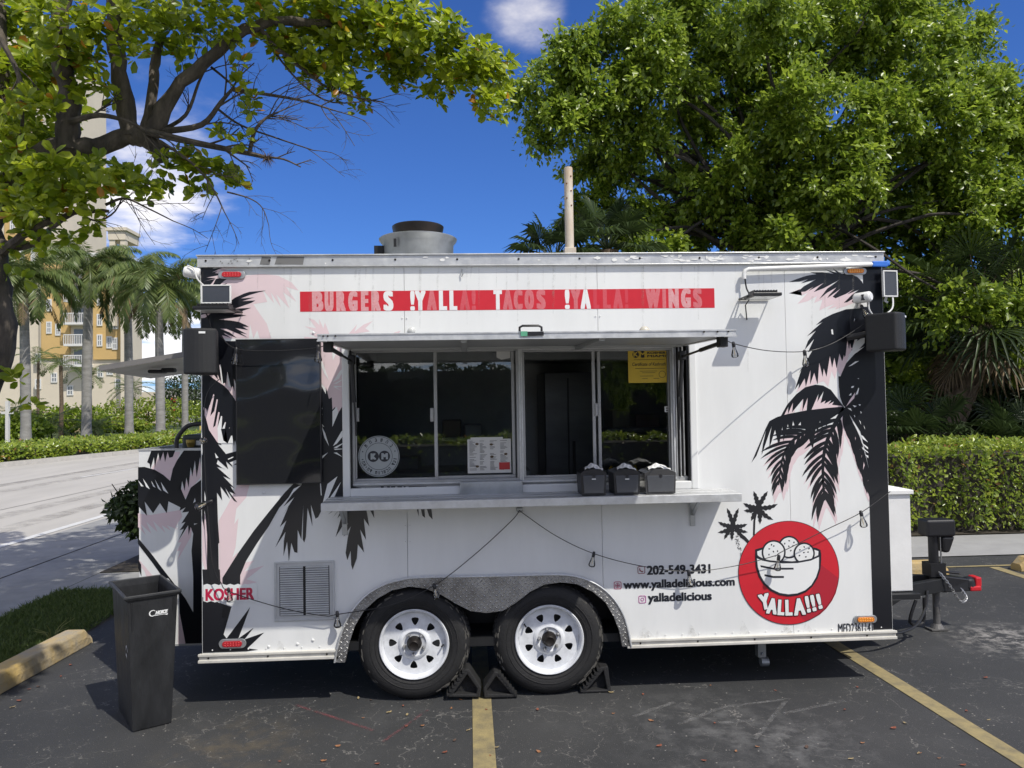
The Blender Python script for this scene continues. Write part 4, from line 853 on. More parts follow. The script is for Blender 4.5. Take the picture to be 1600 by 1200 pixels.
mini(155, 588, [(122, 492), (186, 492), (233, 578), (236, 622), (212, 664), (150, 668), (107, 662), (73, 624), (75, 566)], 27, [(165, 600), (190, 620), (220, 645), (245, 672), (232, 682), (205, 655), (175, 622)])
mini(292, 490, [(265, 402), (342, 402), (396, 470), (372, 556), (300, 580), (252, 562), (212, 506), (210, 466)], 30, [(288, 500), (275, 560), (272, 640), (262, 640), (264, 565), (276, 505)])
spk = Layer(-.0013)
for k in range(60):
    t = rr.random(); x, y = 168+40*t*.9+rr.uniform(-1, 1)*(12-6*t), 640+115*t; r_ = rr.uniform(1.5, 5)
    spk.poly(ZG([(x+r_*math.cos(a)*rr.uniform(.4, 1.1), y+r_*math.sin(a)*rr.uniform(.4, 1.1)) for a in (0, 1.2, 2.5, 3.7, 5)]))
rv = MB()
for sx_ in (634, 937):
    X_ = FX(sx_, 640)
    for sd in (-.014, .014):
        for k in range(24):
            z_ = .38+k*.098
            if (WX0-.06 < X_ < WX1+.06 and WZ0-.12 < z_ < WZ1+.08) or (.9 < X_ < 2.6 and z_ < .9) or z_ > 2.63 or 2.38 < z_ < 2.58: continue
            rv.lathe([(.0045, 0), (.0035, -.0022), (.0006, -.0032)], (X_+sd, -.0036, z_), 'Y', 7)
for k in range(40): rv.lathe([(.0045, 0), (.0035, -.0022), (.0006, -.0032)], (.06+k*.106, -.0036, .352), 'Y', 7) if not (FX(520, 1000) < .06+k*.106 < FX(990, 1000)) else None
rv.build('rivets', MT['white'], T, kind='stuff')
gs = MB(); rq = random.Random(12)
for k in range(46):
    x_ = rq.uniform(.3, 4.2); w_ = rq.uniform(.004, .016); L_ = rq.uniform(.06, .42); zt_ = 2.655 if k % 3 else rq.uniform(1.9, 2.6)
    if k % 3 == 0 and WX0-.1 < x_ < WX1+.1: zt_ = 2.655
    gs.sheet([[(x_, zt_), (x_-w_*.4, zt_-L_*.6), (x_-w_*.1, zt_-L_), (x_+w_*.2, zt_-L_), (x_+w_, zt_)]], -.0042-.00002*k)
for k in range(30):
    x_ = rq.uniform(.35, 3.8); L_ = rq.uniform(.02, .10)
    if FX(515, 1000) < x_ < FX(992, 1000): continue
    gs.sheet([[(x_-.02, .338), (x_, .338+L_), (x_+.012, .338+L_*.9), (x_+.05, .338)]], -.0042-.00002*k)
gs.build('grime_streaks', faded('wall_grime', (.34, .33, .30), .22, 26), T, kind='stuff')
spk.mb.build('faded_trunk_graphic', mat('grey_flaked_vinyl', (.16, .16, .16), .6), T)
# ---- rear box graphic (its own plane)
def rear(pl, lay): lay.poly(Z4(pl), RBY0)
PB, BB, WB = Layer(-.0005), Layer(-.0013), Layer(-.0021)
rear([(85, 180), (160, 60), (270, 60), (205, 230), (130, 180)], PB)
rear([(22, 420), (95, 430), (270, 400), (280, 440), (240, 500), (255, 515), (190, 490), (215, 522), (160, 490), (182, 535), (110, 465), (135, 530), (70, 470), (100, 540), (35, 480), (68, 548), (22, 500)], PB)
rear([(268, 300), (300, 240), (395, 100), (395, 200), (330, 280), (300, 330)], PB); rear([(350, 450), (330, 560), (250, 700), (270, 640), (250, 640), (275, 590), (255, 590)], PB)
rear([(26, 690), (120, 800), (80, 820), (60, 760), (36, 730)], PB); rear([(262, 1000), (270, 1030), (300, 1185), (255, 1185)], PB)
rear([(75, 120), (100, 52), (240, 52), (225, 90), (205, 95), (195, 60), (180, 120), (170, 60), (150, 115), (140, 65), (120, 155), (115, 90), (95, 160), (90, 130)], BB)
rear([(22, 150), (60, 148), (120, 165), (170, 195), (210, 230), (225, 160), (250, 110), (290, 52), (395, 52), (395, 200), (385, 90), (365, 210), (355, 110), (340, 205), (330, 150), (318, 270), (305, 210), (295, 290), (280, 230), (270, 300), (262, 250), (300, 340), (330, 270), (396, 220), (396, 480), (350, 480), (345, 790), (335, 640), (345, 540), (330, 500), (318, 550), (315, 490), (258, 580), (290, 510), (265, 520), (300, 470), (275, 480), (320, 410), (280, 415), (300, 385), (265, 405), (270, 385), (200, 350), (190, 420), (150, 360), (110, 420), (60, 350), (75, 435), (22, 375)], BB)
rear([(22, 565), (60, 610), (110, 670), (170, 750), (240, 840), (300, 920), (345, 1000), (345, 490), (396, 470), (396, 1185), (300, 1185), (265, 1000), (262, 890), (200, 800), (170, 800), (110, 715), (22, 600)], BB)
rear([(22, 690), (40, 720), (42, 790), (22, 740)], BB)
for pl in ([(50, 215), (75, 250), (92, 280), (70, 265)], [(22, 225), (55, 262), (40, 262)], [(120, 220), (160, 290), (140, 275)], [(155, 235), (200, 305), (170, 285)], [(100, 230), (125, 270), (110, 262)], [(350, 345), (355, 330), (360, 350), (345, 360)]): rear(pl, WB)
build_split(PB.mb, 'pink_palm_graphic', MT['pink'], RB); build_split(BB.mb, 'black_palm_graphic', MT['black_vinyl'], RB); WB.mb.build('white_leaf_gaps', MT['deco_white'], RB, kind='stuff')
# ---- KOSHER patch
n = 14; top = [(318+84*k/n, 914-(2 if k % 2 else 0)) for k in range(n+1)]; bot = [(402-84*k/n, 939+(2 if k % 2 else 0)) for k in range(n+1)]
KP = Layer(-.0030); KP.poly(top+bot); KPo = KP.mb.build('kosher_patch', MT['deco_white'], T)
px_text(MB(), 'KOSHER', (321, 919, 397, 938), -.0034, .0035).build('kosher_lettering', mat('crimson_ink', (.52, .02, .07), .4), KPo)
# ---- red banner, letter by letter
b = pxbox(469, 453, 1116, 484, 0); BN = MB().box(b[0], b[1], -.0012, -.0004, b[2], b[3]).build('banner', MT['red'], T)
def fade(name, a):
    w, r_ = (.80, .80, .80), (.60, .022, .045); return mat('banner_letter_'+name, tuple(w[i]*a+r_[i]*(1-a) for i in range(3)), .5, 0, .0 if a > .95 else .3, 70, col2=None if a > .95 else tuple(w[i]*a*.55+r_[i]*(1-a*.55) for i in range(3)))
FD = {1.0: fade('solid', 1.0), .62: fade('worn', .50), .42: fade('half', .22), .25: fade('faint', .10), .12: fade('ghost', .04)}
s7 = lambda a, b_: (440+a/4.21, 440+b_/4.21); s8 = lambda a, b_: (780+a/4.0, 780+b_/4.0)
LET = [('B', s7(200, 275), .62), ('U', s7(283, 342), .62), ('R', s7(360, 422), .62), ('G', s7(438, 500), .62), ('E', s7(522, 572), .62), ('R', s7(590, 652), .62), ('S', s7(670, 735), 1.0), ('!', s7(846, 876), 1.0), ('Y', s7(876, 948), 1.0), ('A', s7(956, 1020), .42), ('L', s7(1035, 1088), 1.0), ('L', s7(1104, 1155), 1.0), ('A', s7(1172, 1238), .25), ('!', s7(1250, 1278), .25), ('T', s7(1394, 1450), 1.0), ('A', s7(1456, 1520), .42),
       ('C', s8(90, 146), .42), ('O', s8(158, 217), .42), ('S', s8(233, 290), .42), ('!', s8(410, 440), 1.0), ('Y', s8(448, 508), .42), ('A', s8(508, 572), 1.0), ('L', s8(588, 625), .12), ('L', s8(648, 696), .25), ('A', s8(712, 772), .25), ('!', s8(786, 806), .12), ('W', s8(916, 1006), .42), ('I', s8(1020, 1042), .42), ('N', s8(1058, 1122), .62), ('G', s8(1136, 1197), .62), ('S', s8(1211, 1267), .42)]
for (chx, (xa, xb), a) in LET:
    A_, B_ = FX(xa, 468), FX(xb, 468); add_text(MB(), chx, A_, B_, b[2]+.001, b[3]-.001, -.0015, .0085 if chx not in 'I!' else .006).build('letter', FD[a], BN)
# ---- contact lines
navy = MT['ink']
px_text(MB(), '202-549-3431', (1011, 882.5, 1110, 897), -.002, .0030).build('phone_lettering', navy, T)
px_text(MB(), 'www.yalladelicious.com', (974, 904.5, 1148, 921.5), -.002, .0030).build('website_lettering', navy, T); px_text(MB(), 'yalladelicious', (1012.5, 925.5, 1112, 943), -.002, .0030).build('handle_lettering', navy, T)
px_text(MB(), 'MFD2361141', (1310, 973.5, 1363.5, 988.5), -.0032, .0005).build('serial_lettering', navy, T)
def icon(px, py, kind, colr):
    c = onY(px, py); h = .0235; m = mat('icon_'+kind, colr, .4); mb = MB(); n = 24
    def rr_(a, r): return [(c.x+(a-r)*sx+r*math.cos(t), c.z+(a-r)*sz+r*math.sin(t)) for (sx, sz, t0) in ((1, 1, 0), (-1, 1, 90), (-1, -1, 180), (1, -1, 270)) for t in [R(t0+q) for q in (0, 22, 45, 68, 90)]]
    mb.sheet([rr_(h, .009), rr_(h-.004, .006)], -.002)
    if kind == 'phone': mb.tube([(c.x-.011, -.002, c.z+.010), (c.x-.007, -.002, c.z-.004), (c.x+.004, -.002, c.z-.011), (c.x+.011, -.002, c.z-.009)], .0035, 6)
    elif kind == 'globe':
        ring(mb, c.x, c.z, .015, .0125, -.002, 24); mb.box(c.x-.014, c.x+.014, -.003, -.0022, c.z-.0014, c.z+.0014).box(c.x-.0014, c.x+.0014, -.0036, -.0030, c.z-.014, c.z+.014); ring(mb, c.x, c.z, .008, .006, -.0042, 18)
    else: ring(mb, c.x, c.z, .011, .0075, -.002, 24); mb.sheet([[(c.x+.013+.0025*math.cos(k), c.z+.013+.0025*math.sin(k)) for k in range(6)]], -.002)
    mb.build('icon_'+kind+'_mark', m, T)
icon(1002, 890.5, 'phone', (.24, .035, .06)); icon(965, 914.5, 'globe', (.42, .03, .10)); icon(1003.5, 936.5, 'camera', (.42, .05, .28))
# ---- round logo
lc = onY(1232.3, 894.6); LR = .3175*1.02
k3 = 3.429
def lg(x, y): p_ = onY(1100+x/k3, 650+y/k3); return (p_.x, p_.z)
def lcirc(x, y, r, n=40): c = lg(x, y); s = r/k3/246.0; return [(c[0]+s*math.cos(2*math.pi*i/n), c[1]+s*math.sin(2*math.pi*i/n)) for i in range(n)]
LO = MB().sheet([lcirc(454, 839, 272, 96)], -.0030).build('round_logo', MT['red'], T)
rim_l = MB(); rim_l.sheet([lcirc(454, 839, 273.5, 96), lcirc(454, 839, 270.5, 96)], -.0032); rim_l.build('logo_outline', MT['ink'], LO)
sh_ = [lg(*q) for q in [(618, 790), (720, 868), (716, 905), (704, 950), (684, 990), (655, 1030), (620, 1062), (580, 1085), (545, 1098), (505, 1072), (560, 960), (600, 880)]]
MB().sheet([sh_], -.0032).build('logo_shade', MT['darkred'], LO)
bk, wh_ = MB(), MB(); yb = [-.0034]
def put(mb, loop): mb.sheet([loop], yb[0]); yb[0] -= .00008
bowl_o = [lg(x, y) for x, y in [(272, 715), (300, 706), (330, 700), (560, 700), (600, 706), (624, 718), (626, 770), (622, 820), (606, 870), (580, 912), (545, 942), (500, 960), (450, 966), (400, 958), (355, 936), (318, 902), (292, 860), (276, 810)]]
put(bk, bowl_o); put(wh_, [lg(x, y) for x, y in [(284, 725), (310, 716), (590, 716), (612, 724), (610, 750), (560, 770), (470, 778), (380, 772), (310, 760), (286, 748)]])
for (x, y, r_) in ((455, 702, 60), (372, 730, 65), (535, 735, 58)):
    put(bk, lcirc(x, y, r_)); put(wh_, lcirc(x, y, r_-9))
    for (dx, dy) in ((-28, -22), (0, -40), (24, -8), (-2, -5), (-30, 14), (10, 22), (-14, -48) if r_ > 60 else (30, -30)):
        c = lg(x+dx*.85, y+dy*.85); a = rr.uniform(0, 3); put(bk, [(c[0]+.0062*math.cos(t)*math.cos(a)-.0042*math.sin(t)*math.sin(a), c[1]+.0062*math.cos(t)*math.sin(a)+.0042*math.sin(t)*math.cos(a)) for t in [i*.7 for i in range(9)]])
put(bk, [lg(x, y) for x, y in [(272, 735), (284, 742), (300, 760), (350, 772), (420, 779), (500, 777), (570, 764), (610, 745), (626, 732), (626, 770), (622, 820), (606, 870), (580, 912), (545, 942), (500, 960), (450, 966), (400, 958), (355, 936), (318, 902), (292, 860), (276, 810)]])
put(wh_, [lg(x, y) for x, y in [(282, 762), (310, 774), (350, 782), (420, 789), (500, 787), (570, 774), (614, 754), (613, 815), (598, 862), (573, 904), (540, 932), (498, 949), (450, 954), (404, 947), (362, 927), (326, 895), (302, 855), (287, 808)]])
for q in ([(300, 798), (370, 812), (478, 812), (478, 822), (370, 823), (302, 809)], [(322, 846), (370, 856), (426, 856), (426, 867), (368, 867), (322, 857)]): put(bk, [lg(x, y) for x, y in q])
bk.build('logo_linework', MT['ink'], LO); wh_.build('logo_fill', MT['deco_white'], LO)
yo, yw = yb[0]-.0002, yb[0]-.0016
lo, lw_ = MB(), MB()
for (chx, xa, ya, xb, yb_, rt) in (('Y', 294, 950, 350, 1036, 10), ('A', 336, 974, 390, 1060, -9), ('L', 394, 982, 428, 1066, -5), ('L', 434, 982, 470, 1068, 0), ('A', 478, 974, 538, 1066, 4), ('!', 544, 962, 562, 1052, 9), ('!', 573, 956, 592, 1045, 10), ('!', 605, 950, 624, 1033, 12)):
    p0, p1 = lg(xa, yb_), lg(xb, ya); add_text(lo, chx, p0[0]-.004, p1[0]+.004, p0[1]-.004, p1[1]+.004, yo, .0105 if chx != '!' else .010, rot=R(rt)); add_text(lw_, chx, p0[0], p1[0], p0[1], p1[1], yw, .0065, rot=R(rt))
lo.build('logo_letter_outline', MT['ink'], LO); lw_.build('logo_lettering', MT['deco_white'], LO)
for lay_ in (PKL, PKR): build_split(lay_.mb, 'pink_palm_graphic', MT['pink'], T)
PKT.mb.build('pink_leaf_gaps', MT['pink'], T, kind='stuff')
for lay_ in (BKL, BKR): lay_.mb.build('black_palm_graphic', MT['black_vinyl'], T)
BKT.mb.build('black_leaf_tips', MT['black_vinyl'], T); WH.mb.build('white_leaf_gaps', MT['deco_white'], T, kind='stuff'); WHT.mb.build('white_leaf_gaps', MT['deco_white'], T, kind='stuff')
# ================================================================== GROUND
def asphalt_mat():
    m, nt, N, Lk, P = nodes('worn_asphalt')
    tc = N.new('ShaderNodeTexCoord'); V = tc.outputs['Object']
    def noise(sc, det=6, rough=.6, dim=None):
        n = N.new('ShaderNodeTexNoise'); n.inputs['Scale'].default_value = sc; n.inputs['Detail'].default_value = det; n.inputs['Roughness'].default_value = rough; Lk.new(V, n.inputs['Vector']); return n
    def ramp(src, a, b, c0, c1):
        r_ = N.new('ShaderNodeValToRGB'); r_.color_ramp.elements[0].position = a; r_.color_ramp.elements[1].position = b
        r_.color_ramp.elements[0].color = (*c0, 1); r_.color_ramp.elements[1].color = (*c1, 1); Lk.new(src, r_.inputs[0]); return r_.outputs[0]
    def mixc(f, a, b, mode='MIX'):
        x = N.new('ShaderNodeMix'); x.data_type = 'RGBA'; x.blend_type = mode
        for s, v in ((0, f), (6, a), (7, b)):
            if isinstance(v, (int, float)): x.inputs[s].default_value = v
            elif isinstance(v, tuple): x.inputs[s].default_value = (*v, 1)
            else: Lk.new(v, x.inputs[s])
        return x.outputs[2]
    def mul(a, b):
        x = N.new('ShaderNodeMath'); x.operation = 'MULTIPLY'
        for i, v in enumerate((a, b)):
            if isinstance(v, (int, float)): x.inputs[i].default_value = v
            else: Lk.new(v, x.inputs[i])
        return x.outputs[0]
    big = noise(.7, 4); col = ramp(big.outputs[0], .3, .72, (.030, .032, .035), (.056, .057, .058))
    grain = noise(150, 3, .7); col = mixc(.55, col, ramp(grain.outputs[0], .35, .68, (.35, .35, .36), (1.0, 1.0, 1.0)), 'MULTIPLY')
    # pale stone chips
    vo = N.new('ShaderNodeTexVoronoi'); vo.inputs['Scale'].default_value = 95; Lk.new(V, vo.inputs['Vector'])
    sepc = N.new('ShaderNodeSeparateColor'); Lk.new(vo.outputs['Color'], sepc.inputs[0])
    chip = mul(ramp(vo.outputs['Distance'], .10, .24, (1, 1, 1), (0, 0, 0)), ramp(sepc.outputs[0], .80, .86, (0, 0, 0), (1, 1, 1)))
    col = mixc(mul(chip, .55), col, (.26, .25, .23))
    vb_ = N.new('ShaderNodeTexVoronoi'); vb_.inputs['Scale'].default_value = 38; Lk.new(V, vb_.inputs['Vector'])
    sc2 = N.new('ShaderNodeSeparateColor'); Lk.new(vb_.outputs['Color'], sc2.inputs[0])
    chip2 = mul(ramp(vb_.outputs['Distance'], .12, .22, (1, 1, 1), (0, 0, 0)), ramp(sc2.outputs[1], .90, .93, (0, 0, 0), (1, 1, 1)))
    col = mixc(mul(chip2, .8), col, (.36, .34, .31))
    # fine dried cracks
    ds = N.new('ShaderNodeVectorMath'); ds.operation = 'ADD'; nd = noise(2.5, 5); nm = N.new('ShaderNodeVectorMath'); nm.operation = 'SCALE'; nm.inputs[3].default_value = .5
    Lk.new(nd.outputs['Color'], nm.inputs[0]); Lk.new(V, ds.inputs[0]); Lk.new(nm.outputs[0], ds.inputs[1])
    for (s, wdt, lo, hi, amt) in ((3.6, .010, .52, .60, .75), (9, .022, .54, .64, .6), (1.1, .004, .46, .58, .7)):
        v2 = N.new('ShaderNodeTexVoronoi'); v2.feature = 'DISTANCE_TO_EDGE'; v2.inputs['Scale'].default_value = s; Lk.new(ds.outputs[0], v2.inputs['Vector'])
        ln = ramp(v2.outputs['Distance'], 0, wdt, (1, 1, 1), (0, 0, 0)); msk = ramp(noise(1.7+s*.3, 5, .7).outputs[0], lo, hi, (0, 0, 0), (1, 1, 1))
        col = mixc(mul(mul(ln, msk), amt), col, (.24, .23, .215))
    # dusty patches and tan spill
    dust = ramp(noise(1.3, 7, .72).outputs[0], .56, .76, (0, 0, 0), (1, 1, 1)); col = mixc(mul(dust, .22), col, (.12, .12, .12))
    for (cx, cy, r_, c_, a) in ((.35, -.55, .5, (.17, .13, .07), .38), (2.95, -.55, .75, (.22, .22, .22), .32), (5.6, .75, .55, (.42, .40, .37), .9), (3.3, -.75, .5, (.20, .20, .20), .5)):
        sb = N.new('ShaderNodeVectorMath'); sb.operation = 'DISTANCE'; sb.inputs[1].default_value = (cx, cy, 0); Lk.new(V, sb.inputs[0])
        near = ramp(sb.outputs['Value'], r_*.15, r_, (1, 1, 1), (0, 0, 0)); st_ = ramp(noise(4.5+cx, 6, .7).outputs[0], .46, .66, (0, 0, 0), (1, 1, 1))
        col = mixc(mul(mul(near, st_), a), col, c_)
    Lk.new(col, P.inputs['Base Color']); P.inputs['Roughness'].default_value = .82
    b = N.new('ShaderNodeBump'); b.inputs['Strength'].default_value = .5; b.inputs['Distance'].default_value = .006; Lk.new(grain.outputs[0], b.inputs['Height']); Lk.new(b.outputs[0], P.inputs['Normal'])
    return m
asph = asphalt_mat()
def sheetZ(name, pts, z, m, kind='structure', parent=None):
    mb = MB(); ps = [Vector((a, b, 0)) for a, b in pts]
    mb.v = [(p.x, p.y, z) for p in ps]
    for t in tessellate_polygon([ps]):
        a, b, c = (ps[i] for i in t); cr = (b.x-a.x)*(c.y-a.y)-(b.y-a.y)*(c.x-a.x); mb.f.append(tuple(t if cr > 0 else t[::-1]))
    o = mb.build(name, m, parent)
    if kind: o['kind'] = kind
    return o
soil = mat('dark_soil', (.055, .045, .032), .95, 0, .5, 5, .5, 30)
concrete = mat('sidewalk_concrete', (.30, .30, .29), .85, 0, .25, 2.5, .2, 70)
road_m = mat('pale_concrete_road', (.45, .43, .39), .85, 0, .16, 1.2, .15, 60, stretch=(1, .15, 1))
lawn = mat('lawn', (.06, .09, .025), .9, 0, .4, 1.5, .5, 40)
sheetZ('ground', [(-700, -700), (700, -700), (700, 900), (-700, 900)], -.05, lawn)
sheetZ('parking_lot', [(-1.50, -2.7), (70, -2.7), (70, 3.67), (-1.50, 3.67)], 0.0, asph)
sheetZ('bounce_forecourt', [(-1.50, -45), (70, -45), (70, -2.72), (-1.50, -2.72)], .003, mat('pale_bounce_concrete', (.48, .465, .43), .85, 0, .15, 1.2, .1, 60))  # unseen paving, brought close and pale to bounce light onto the trailer
kx = lambda Y: -14.2+(Y-22.2)*.19      # line of the far kerb
sheetZ('road', [(-4.56, -60), (-4.56, 120), (kx(120)-.0, 120), (kx(-60), -60)], -.012, road_m)
sheetZ('pavement', [(-4.55, -60), (-3.52, -60), (-3.52, 80), (-4.55, 80)], .0, concrete)
sheetZ('pavement', [(-3.48, -60), (-2.52, -60), (-2.52, 80), (-3.48, 80)], .004, concrete)
sheetZ('pavement_joint', [(-3.56, -60), (-3.44, -60), (-3.44, 80), (-3.56, 80)], -.010, soil)
sheetZ('planting_bed', [(-2.52, -60), (-1.49, -60), (-1.49, 3.3), (-2.52, 3.3)], -.004, soil)
sheetZ('pavement', [(-2.51, 3.3), (.8, 3.3), (.8, 4.1), (-2.51, 4.1)], .004, concrete)
sheetZ('planting_bed', [(-2.51, 4.1), (.8, 4.1), (.8, 8), (-2.51, 8)], .012, soil)
sheetZ('sidewalk', [(.8, 3.68), (60, 3.68), (60, 4.93), (.8, 4.93)], .008, mat('grey_sidewalk', (.33, .33, .33), .85, 0, .2, 2.2, .15, 70))
sheetZ('planting_bed', [(.8, 4.94), (60, 4.94), (60, 16), (.8, 16)], .02, soil)
kb = MB()
for i in range(12):
    y0_, y1_ = -20+i*12, -8+i*12-.02; lo = [(kx(y0_)-.35, y0_, -.03), (kx(y0_), y0_, -.03), (kx(y1_), y1_, -.03), (kx(y1_)-.35, y1_, -.03)]
    MB().hexa(lo, [(p_[0]+(-.03 if k in (1, 2) else 0), p_[1], .14) for k, p_ in enumerate(lo)]).build('kerb', mat('kerb_concrete', (.46, .44, .40), .85, 0, .2, 3) if i == 0 else bpy.data.materials['kerb_concrete']).__setitem__('kind', 'structure')
wpaint = mat('white_road_paint', (.62, .62, .60), .7, 0, .15, 6); ypaint = mat('worn_yellow_paint', (.36, .29, .13), .8, 0, .6, 9, .2, 120, col2=(.17, .145, .09))
def strip(name, a, b, w, z, m):
    a = Vector((a[0], a[1], 0)); b = Vector((b[0], b[1], 0)); n_ = Vector((-(b-a).y, (b-a).x, 0)).normalized()*w/2
    return sheetZ(name, [(a-n_)[:2], (b-n_)[:2], (b+n_)[:2], (a+n_)[:2]], z, m)
strip('lane_line', (-4.92, -30), (-4.74, 14), .15, -.006, wpaint)
jm = mat('road_joint_filler', (.22, .21, .19), .9, 0, .4, 3)
for x_ in (-7.6, -10.8): strip('road_joint', (x_, -30), (x_+.9, 60), .035, -.008, jm)
tyre_dark = faded('tyre_wear', (.30, .285, .26), .55, 1.2)
for x_ in (-6.0, -7.0, -9.6, -10.6): strip('tyre_wear_mark', (x_, -30), (x_+.8, 60), .42, -.0085, tyre_dark)
for k in range(7):
    y0_ = 3+k*7.2; strip('lane_dash', (-9.0+.14*(y0_-20)*.6, y0_), (-9.0+.14*(y0_-17)*.6, y0_+3), .12, -.006, wpaint)
strip('parking_line', (1.668, -2.6), (1.672, 3.0), .115, .004, ypaint); strip('parking_line', (4.34, -2.6), (4.22, 3.0), .11, .004, ypaint); strip('parking_line', (7.0, -2.6), (7.12, 3.1), .11, .004, ypaint)
strip('parking_line', (5.6, 3.16), (30, 3.10), .05, .0065, ypaint)
# tan scuffs at the right and a faded pink chalk arrow
chalk = faded('pink_chalk', (.30, .08, .09), .6)
a, b_, c_ = onZ(462, 1102), onZ(583, 1142), onZ(668, 1110); strip('chalk_mark', a, b_, .022, .0035, chalk); strip('chalk_mark', onZ(598, 1160), c_, .02, .0035, chalk)
scuf = faded('pale_scuff', (.22, .22, .22), .7, 20)
for (p0, p1, w) in (((1060, 1132), (1130, 1105), .03), ((1130, 1105), (1235, 1092), .025), ((1180, 1155), (1228, 1095), .025), ((990, 1120), (1055, 1097), .03), ((1120, 1130), (1180, 1126), .03), ((1225, 1115), (1320, 1095), .03)):
    strip('scuff_mark', onZ(*p0), onZ(*p1), w, .002, scuf)
# ---- wheel stops
yel = mat('yellow_stop_paint', (.55, .36, .09), .8, 0, .5, 7, .3, 50, col2=(.36, .30, .20)); 
def stop(name, a, b, w, h, label, m=yel, top=None):
    a = Vector((*a, 0)); b = Vector((*b, 0)); d = (b-a).normalized(); n_ = Vector((-d.y, d.x, 0))
    R_ = thing(name, (a+b)/2, label, 'wheel stop')
    pr = [(-w/2, 0), (w/2, 0), (w*.48, h*.5), (w*.40, h*.9), (w*.34, h), (-w*.34, h), (-w*.40, h*.9), (-w*.48, h*.5)]
    mb = MB(); secs = [(-.0, .80, .62), (.06, 1, 1), (1, 1, 1)]; L = (b-a).length; rings = []
    for (t, sw, sh2) in ((0, .9, .45), (.07/L, 1, .97), (.10/L, 1, 1), (1-.10/L, 1, 1), (1-.07/L, 1, .97), (1, .9, .45)):
        rings.append([a+d*(L*t)+n_*(x*sw)+Vector((0, 0, z*sh2+.002)) for x, z in pr])
    k = len(pr)
    for r_ in rings: mb.v += [tuple(v) for v in r_]
    for i in range(len(rings)-1):
        for j in range(k): mb.f.append((i*k+j, (i+1)*k+j, (i+1)*k+(j+1) % k, i*k+(j+1) % k)[::-1])
    mb.f.append(tuple(range(k))); mb.f.append(tuple(reversed(range((len(rings)-1)*k, len(rings)*k))))
    mb.build('concrete_bar', m, R_, bevel=.006)
    return R_
yel2 = mat('weathered_yellow_stop', (.52, .36, .12), .85, 0, .8, 4, .4, 40, col2=(.30, .28, .24))
stop('wheel_stop', (-1.42, 1.46), (-1.56, -.9), .19, .125, 'weathered yellow concrete wheel stop beside the grass', yel2)
stop('wheel_stop', (4.55, 2.86), (6.43, 2.86), .17, .14, 'yellow concrete wheel stop behind the trailer tongue')
stop('wheel_stop', (7.24, 2.93), (9.1, 2.93), .17, .14, 'yellow concrete wheel stop cut off by the right frame edge')
# ---- fallen leaves on the asphalt
lfm = [mat('dry_leaf_'+str(i), c, .7) for i, c in enumerate(((.22, .07, .04), (.28, .13, .06), (.32, .25, .13), (.09, .055, .04)))]
leaf_me = []
for i in range(4):
    mb = MB(); r_ = random.Random(i); n = 9; pts = []
    for k in range(n):
        t = 2*math.pi*k/n; pts.append((.035*math.cos(t)*r_.uniform(.7, 1.1), .018*math.sin(t)*r_.uniform(.6, 1.2), .004+.012*abs(math.cos(t))*r_.random()))
    mb.v = pts+[(0, 0, .002)]; mb.f = [(k, (k+1) % n, n) for k in range(n)]
    o = mb.build('fallen_leaf', lfm[i]); leaf_me.append(o.data); bpy.data.objects.remove(o)
spots = [(528, 1167), (437, 1191), (567, 1123), (608, 1114), (636, 1118), (635, 1136), (710, 1158), (732, 1142), (776, 1169), (766, 1182), (705, 1108), (630, 1104), (660, 1135), (505, 1190), (590, 1195), (695, 1177), (1110, 1072), (958, 1116), (1017, 1127), (1117, 1131), (1183, 1168), (1150, 1175), (1320, 1110), (1030, 1167), (1260, 1169), (842, 1176), (1347, 1162), (1510, 1112), (1396, 1139), (1435, 1178), (1437, 1178), (1467, 1186), (1505, 1197), (1545, 1126), (1414, 1131), (1212, 1060+20), (760, 1110), (1005, 1086), (955, 1083), (720, 1094), (580, 1095), (30, 1096), (20, 1106), (110, 1040), (95, 1058), (60, 1074), (45, 1078), (1510, 905), (1490, 903), (1500, 898), (1340, 1075), (1600-60, 1060), (1100, 1190), (1330, 1187), (560, 1092), (840, 1110)]
for i, s_ in enumerate(spots):
    p_ = onZ(*s_); o = bpy.data.objects.new('fallen_leaf', leaf_me[rnd.choice([0, 0, 1, 1, 2, 3])]); COL.objects.link(o); o.location = (p_.x, p_.y, .004); o.rotation_euler = (rnd.uniform(-.1, .1), rnd.uniform(-.1, .1), rnd.uniform(0, 6.28)); s2 = rnd.uniform(.28, .58); o.scale = (s2, s2, s2)
    tag(o, 'small dry reddish brown leaf lying on the dark asphalt', 'leaf', 'dry leaves on the asphalt')
